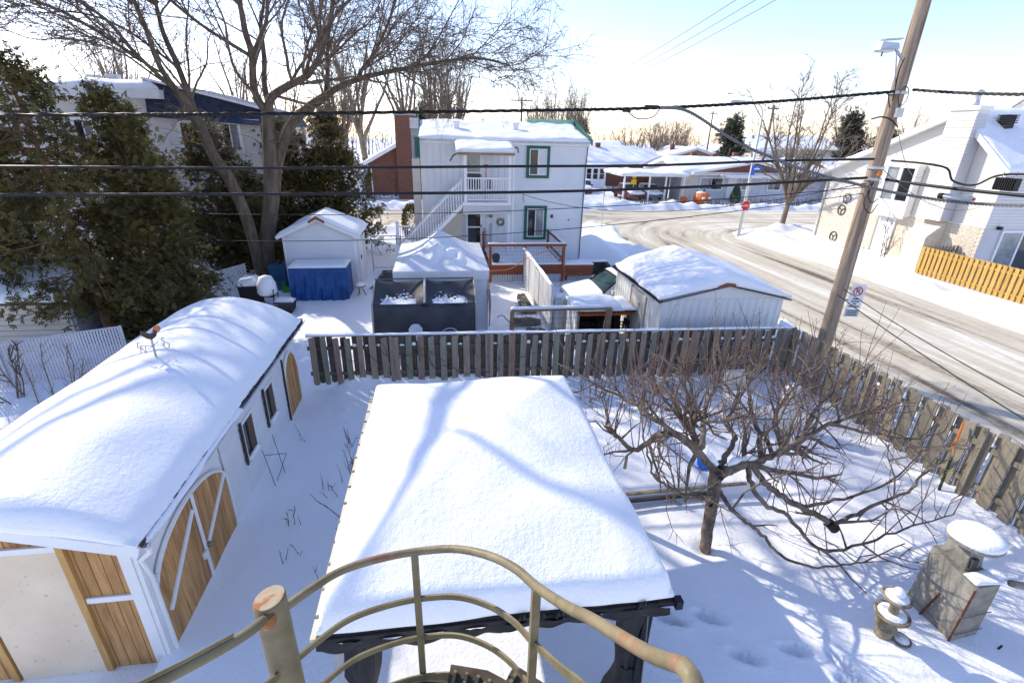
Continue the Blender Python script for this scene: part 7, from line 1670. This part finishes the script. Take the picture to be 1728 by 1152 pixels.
cedar('cedar_tree', 'narrow cedar behind the leaning maple stem', -9.3, 23.0, 6.2, 1.8, 12, n_br=170, sprays=40, leaf=.21, bottom=.02, taper=.5)
cedar('cedar_tree', 'low cedar behind the small white shed', -8.6, 24.2, 4.6, 1.7, 8, n_br=140, sprays=36, leaf=.22, bottom=.02)
for i, (x, y, h, r_, lab) in enumerate(((36.5,62,8.2,2.3,'dark spruce behind the long bungalow'),(52.5,62,9.6,2.6,'tall spruce behind the street tree'),(60,64,7.5,2.6,'brownish spruce next to the tall spruce'),(58,54,6.5,2.0,'spruce just left of the utility pole'),(-1.6,70,9,2.4,'distant spruce behind the brick chimney'),(30,110,9,3,'tiny distant spruce above the bungalow roofs'))):
    cedar('spruce_tree', lab, x, y, h, r_, 20+i, n_br=170, sprays=30, mt='spruce_leaf', leaf=.6, bottom=.06)
tp = thing('clipped_bush', 'small clipped evergreen bush left of the outside staircase', 'shrub', (-1.6, 29, 0))
g = np.random.default_rng(3); n = 1500; d = g.normal(0,1,(n,3)); d /= np.linalg.norm(d,axis=1)[:,None]; P = np.array([-1.6,29,1.2])+d*np.array([.5,.5,1.0])*g.uniform(.75,1.02,(n,1)); s_ = np.cross(d, g.normal(0,1,(n,3))); s_ /= np.linalg.norm(s_,axis=1)[:,None]
V4 = np.stack([P, P+d*.05+s_*.05, P+d*.14, P+d*.05-s_*.05],1).reshape(-1,3)-np.array([-1.6,29,0]); link_mesh('crown', fastmesh('crown', V4, np.arange(n*4).reshape(-1,4)), M['cedar_leaf'], tp); MB().tube([(-1.6,29,-.1),(-1.6,29,1.0)], .05, 6).build('trunk', M['cedar_bark'], tp)

# bare trees: a few grown shapes shared by many copies ----------------------
def bare_variant(seed, h, trunk_h, r, nlimb, spread, dens, upright=.06, multi=1):
    g = np.random.default_rng(seed); A, B = Tubes(), Tubes(); TS = [A, B]; RMIN[0] = .014
    prm = [(dens*1.0, (h*.10,h*.24), .5, (.35,.9), .10, upright, 4, .12, 1), (dens*1.5, (h*.05,h*.12), .55, (.35,.9), .13, upright, 3, .08, 1), (dens*1.7, (h*.025,h*.07), .6, (.35,.9), .14, upright, 3, .05, 1)]
    for m_ in range(multi):
        off = g.normal(0, .25, 2)*(multi > 1); P, dd = walk(g, (off[0], off[1], -.2), np.array([g.normal(0,.06*multi), g.normal(0,.06*multi), 1]), trunk_h, 6, .04, .05); A.add(P, r, r*.75, 9)
        for k in range(nlimb):
            a = 2*math.pi*k/nlimb + g.uniform(-.5,.5); s = g.uniform(*spread); d = np.array([math.cos(a)*s, math.sin(a)*s, 1]); q, _ = walk(g, P[-1-(k % 2)], d/np.linalg.norm(d), (h-trunk_h)*g.uniform(.75,1.05), 8, .08, upright); A.add(q, r*.55, r*.10, 6); branch_out(g, TS, q, r*.5, r*.09, 0, prm)
    return A.mesh('trunk', 'trunk_far'), B.mesh('crown', 'twig_far')
VAR = [bare_variant(1, 10.4, 2.2, .20, 11, (.30,.95), 2.0, .03), bare_variant(2, 13, 3.0, .24, 7, (.15,.4), 1.25, .09, 2), bare_variant(3, 15, 5.0, .30, 7, (.15,.45), 1.1, .08), bare_variant(4, 10, 2.0, .2, 8, (.25,.6), 1.5, .07, 2)]
def bare_tree(label, x, y, v, sc, rot, group='bare trees in the distance', name='bare_tree'):
    t = thing(name, label, 'tree', (x, y, 0), group); t.rotation_euler = (0,0,rot); t.scale = (sc,sc,sc)
    for nm, me in zip(('trunk','crown'), VAR[v]):
        o = bpy.data.objects.new(nm, me); C.objects.link(o); o.parent = t
bare_tree('bare tree rising at the upper left edge beyond the neighbour shed', -18.2, 20.5, 2, .95, 2.0, None)
bare_tree('round bare street tree on the corner lawn beside the stop sign', 24.5, 33.2, 0, 1.0, .4, None, 'street_tree')
spots = [(-3.5,60,2,1.2,'tall bare tree behind the brick house, left stem'),(-.5,64,1,1.35,'tall bare tree just right of the brick chimney'),(2.5,68,1,1.2,'bare tree above the outside staircase roof'),(-7.5,58,2,1.2,'tall bare tree left of the brick house roof'),(-11,62,1,1.25,'bare tree seen through the maple crown'),(-15,55,2,.85,'bare tree behind the maple trunks'),
 (-20,60,2,1.0,'bare tree beyond the left house'),(-30,58,1,1.1,'bare tree at the far left skyline'),(-25,48,2,.9,'bare tree behind the left house chimney'),(-38,50,2,1.0,'bare tree at the left edge of the skyline'),
 (14.0,72,1,.88,'left bare tree of the clump behind the house roof'),(17.0,76,1,.98,'second bare tree of the clump behind the house roof'),(20.0,78,1,1.0,'third bare tree of the clump behind the house roof'),(16,84,3,1.1,'fourth bare tree of the clump behind the house roof'),(22.5,84,1,.95,'right bare tree of the clump behind the house roof'),
 (30.5,80,3,.8,'slender bare tree behind the bungalow roofs'),(36,84,3,.85,'bare tree between bungalow roofs and spruce'),(40,92,3,.9,'bare tree behind the dark spruce'),(26,105,3,.8,'tiny bare tree on the horizon'),(46,100,3,.95,'bare tree left of the tall spruce'),
 (58,70,2,.75,'bare tree behind the tall spruce'),(66,72,3,.9,'bare tree right of the utility pole'),(62,58,3,.85,'bare tree behind the cream house roofline'),(72,64,3,1.0,'bare tree behind the cream house chimney'),(80,80,2,.8,'bare tree far beyond the cream house'),(8,90,3,.9,'distant bare tree behind the far pole'),(-4,95,2,.8,'distant bare tree behind the spruce'),(53,110,3,1.0,'distant bare tree behind the villa'),(10,66,3,.55,'small bare tree behind the white house roof')]
for i, (x, y, v, sc, lab) in enumerate(spots): bare_tree(lab, x, y, v, sc, i*1.7)
# far wooded skyline as one mass
def skyline():
    g = np.random.default_rng(77); T = Tubes()
    for _ in range(650):
        a = g.uniform(-1.05, 1.05); d = g.uniform(125, 190); x, y = d*math.sin(a+.15), d*math.cos(a+.15); h = g.uniform(4, 8)
        q, _ = walk(g, (x,y,-.2), np.array([g.normal(0,.1), g.normal(0,.1), 1]), h, 4, .06, .05); T.add(q, .16, .03, 3)
        for _ in range(9):
            p = q[g.integers(1,5)]; e = np.array([g.normal(0,.6), g.normal(0,.6), 1]); r, _ = walk(g, p, e/np.linalg.norm(e), g.uniform(1.5,3.2), 3, .12, .04); T.add(r, .06, .02, 3)
    o = link_mesh('distant_wood', T.mesh('distant_wood', 'twig_far'), None, None); stuff(o); o['label'] = 'thin line of bare woodland along the horizon'; o['category'] = 'wood'
skyline()
# clipped bare hedge in front of the bungalow
def hedge():
    g = np.random.default_rng(9)
    for k in range(14):
        T = Tubes(); x0 = 17.5 + k*1.55; y0 = 45.6 + .9*math.exp(-((x0-17)/2.5)**2)*2
        for _ in range(15):
            p = (x0+g.uniform(-.7,.7), y0+g.normal(0,.12), -.1); q, _ = walk(g, p, np.array([g.normal(0,.25), g.normal(0,.2), 1]), g.uniform(.5,.85), 4, .15, .02); T.add(q, .03, .012, 3)
            for _ in range(4): r, _ = walk(g, q[g.integers(1,5)], np.array([g.normal(0,.8), g.normal(0,.4), .5]), .35, 3, .2, .0); T.add(r, .014, .006, 3)
        t = thing('hedge_bush', 'clipped bare hedge bush in the row before the bungalow', 'hedge', (x0,y0,0), 'bare hedge row'); link_mesh('stems', T.mesh('stems','twig_brown',(x0,y0,0)), None, t)
hedge()
# small bare bush by the cream house wall
shrub('bare_bush', 'small bare bush against the cream house door', 24.9, 24.6, 6, 2.4, .3, 91, 'twig_brown', None, r=.03, dens=3)
shrub('bare_bush', 'bare bush leaning over the slatted fence on the left', -9.9, 11.6, 7, 1.8, .45, 92, 'twig_brown', None, r=.02, dens=5)
shrub('bare_bush', 'brushy bush on the lawn under the street tree', 29.5, 44.8, 14, 1.0, .5, 93, 'twig_brown', None, r=.025, dens=4)
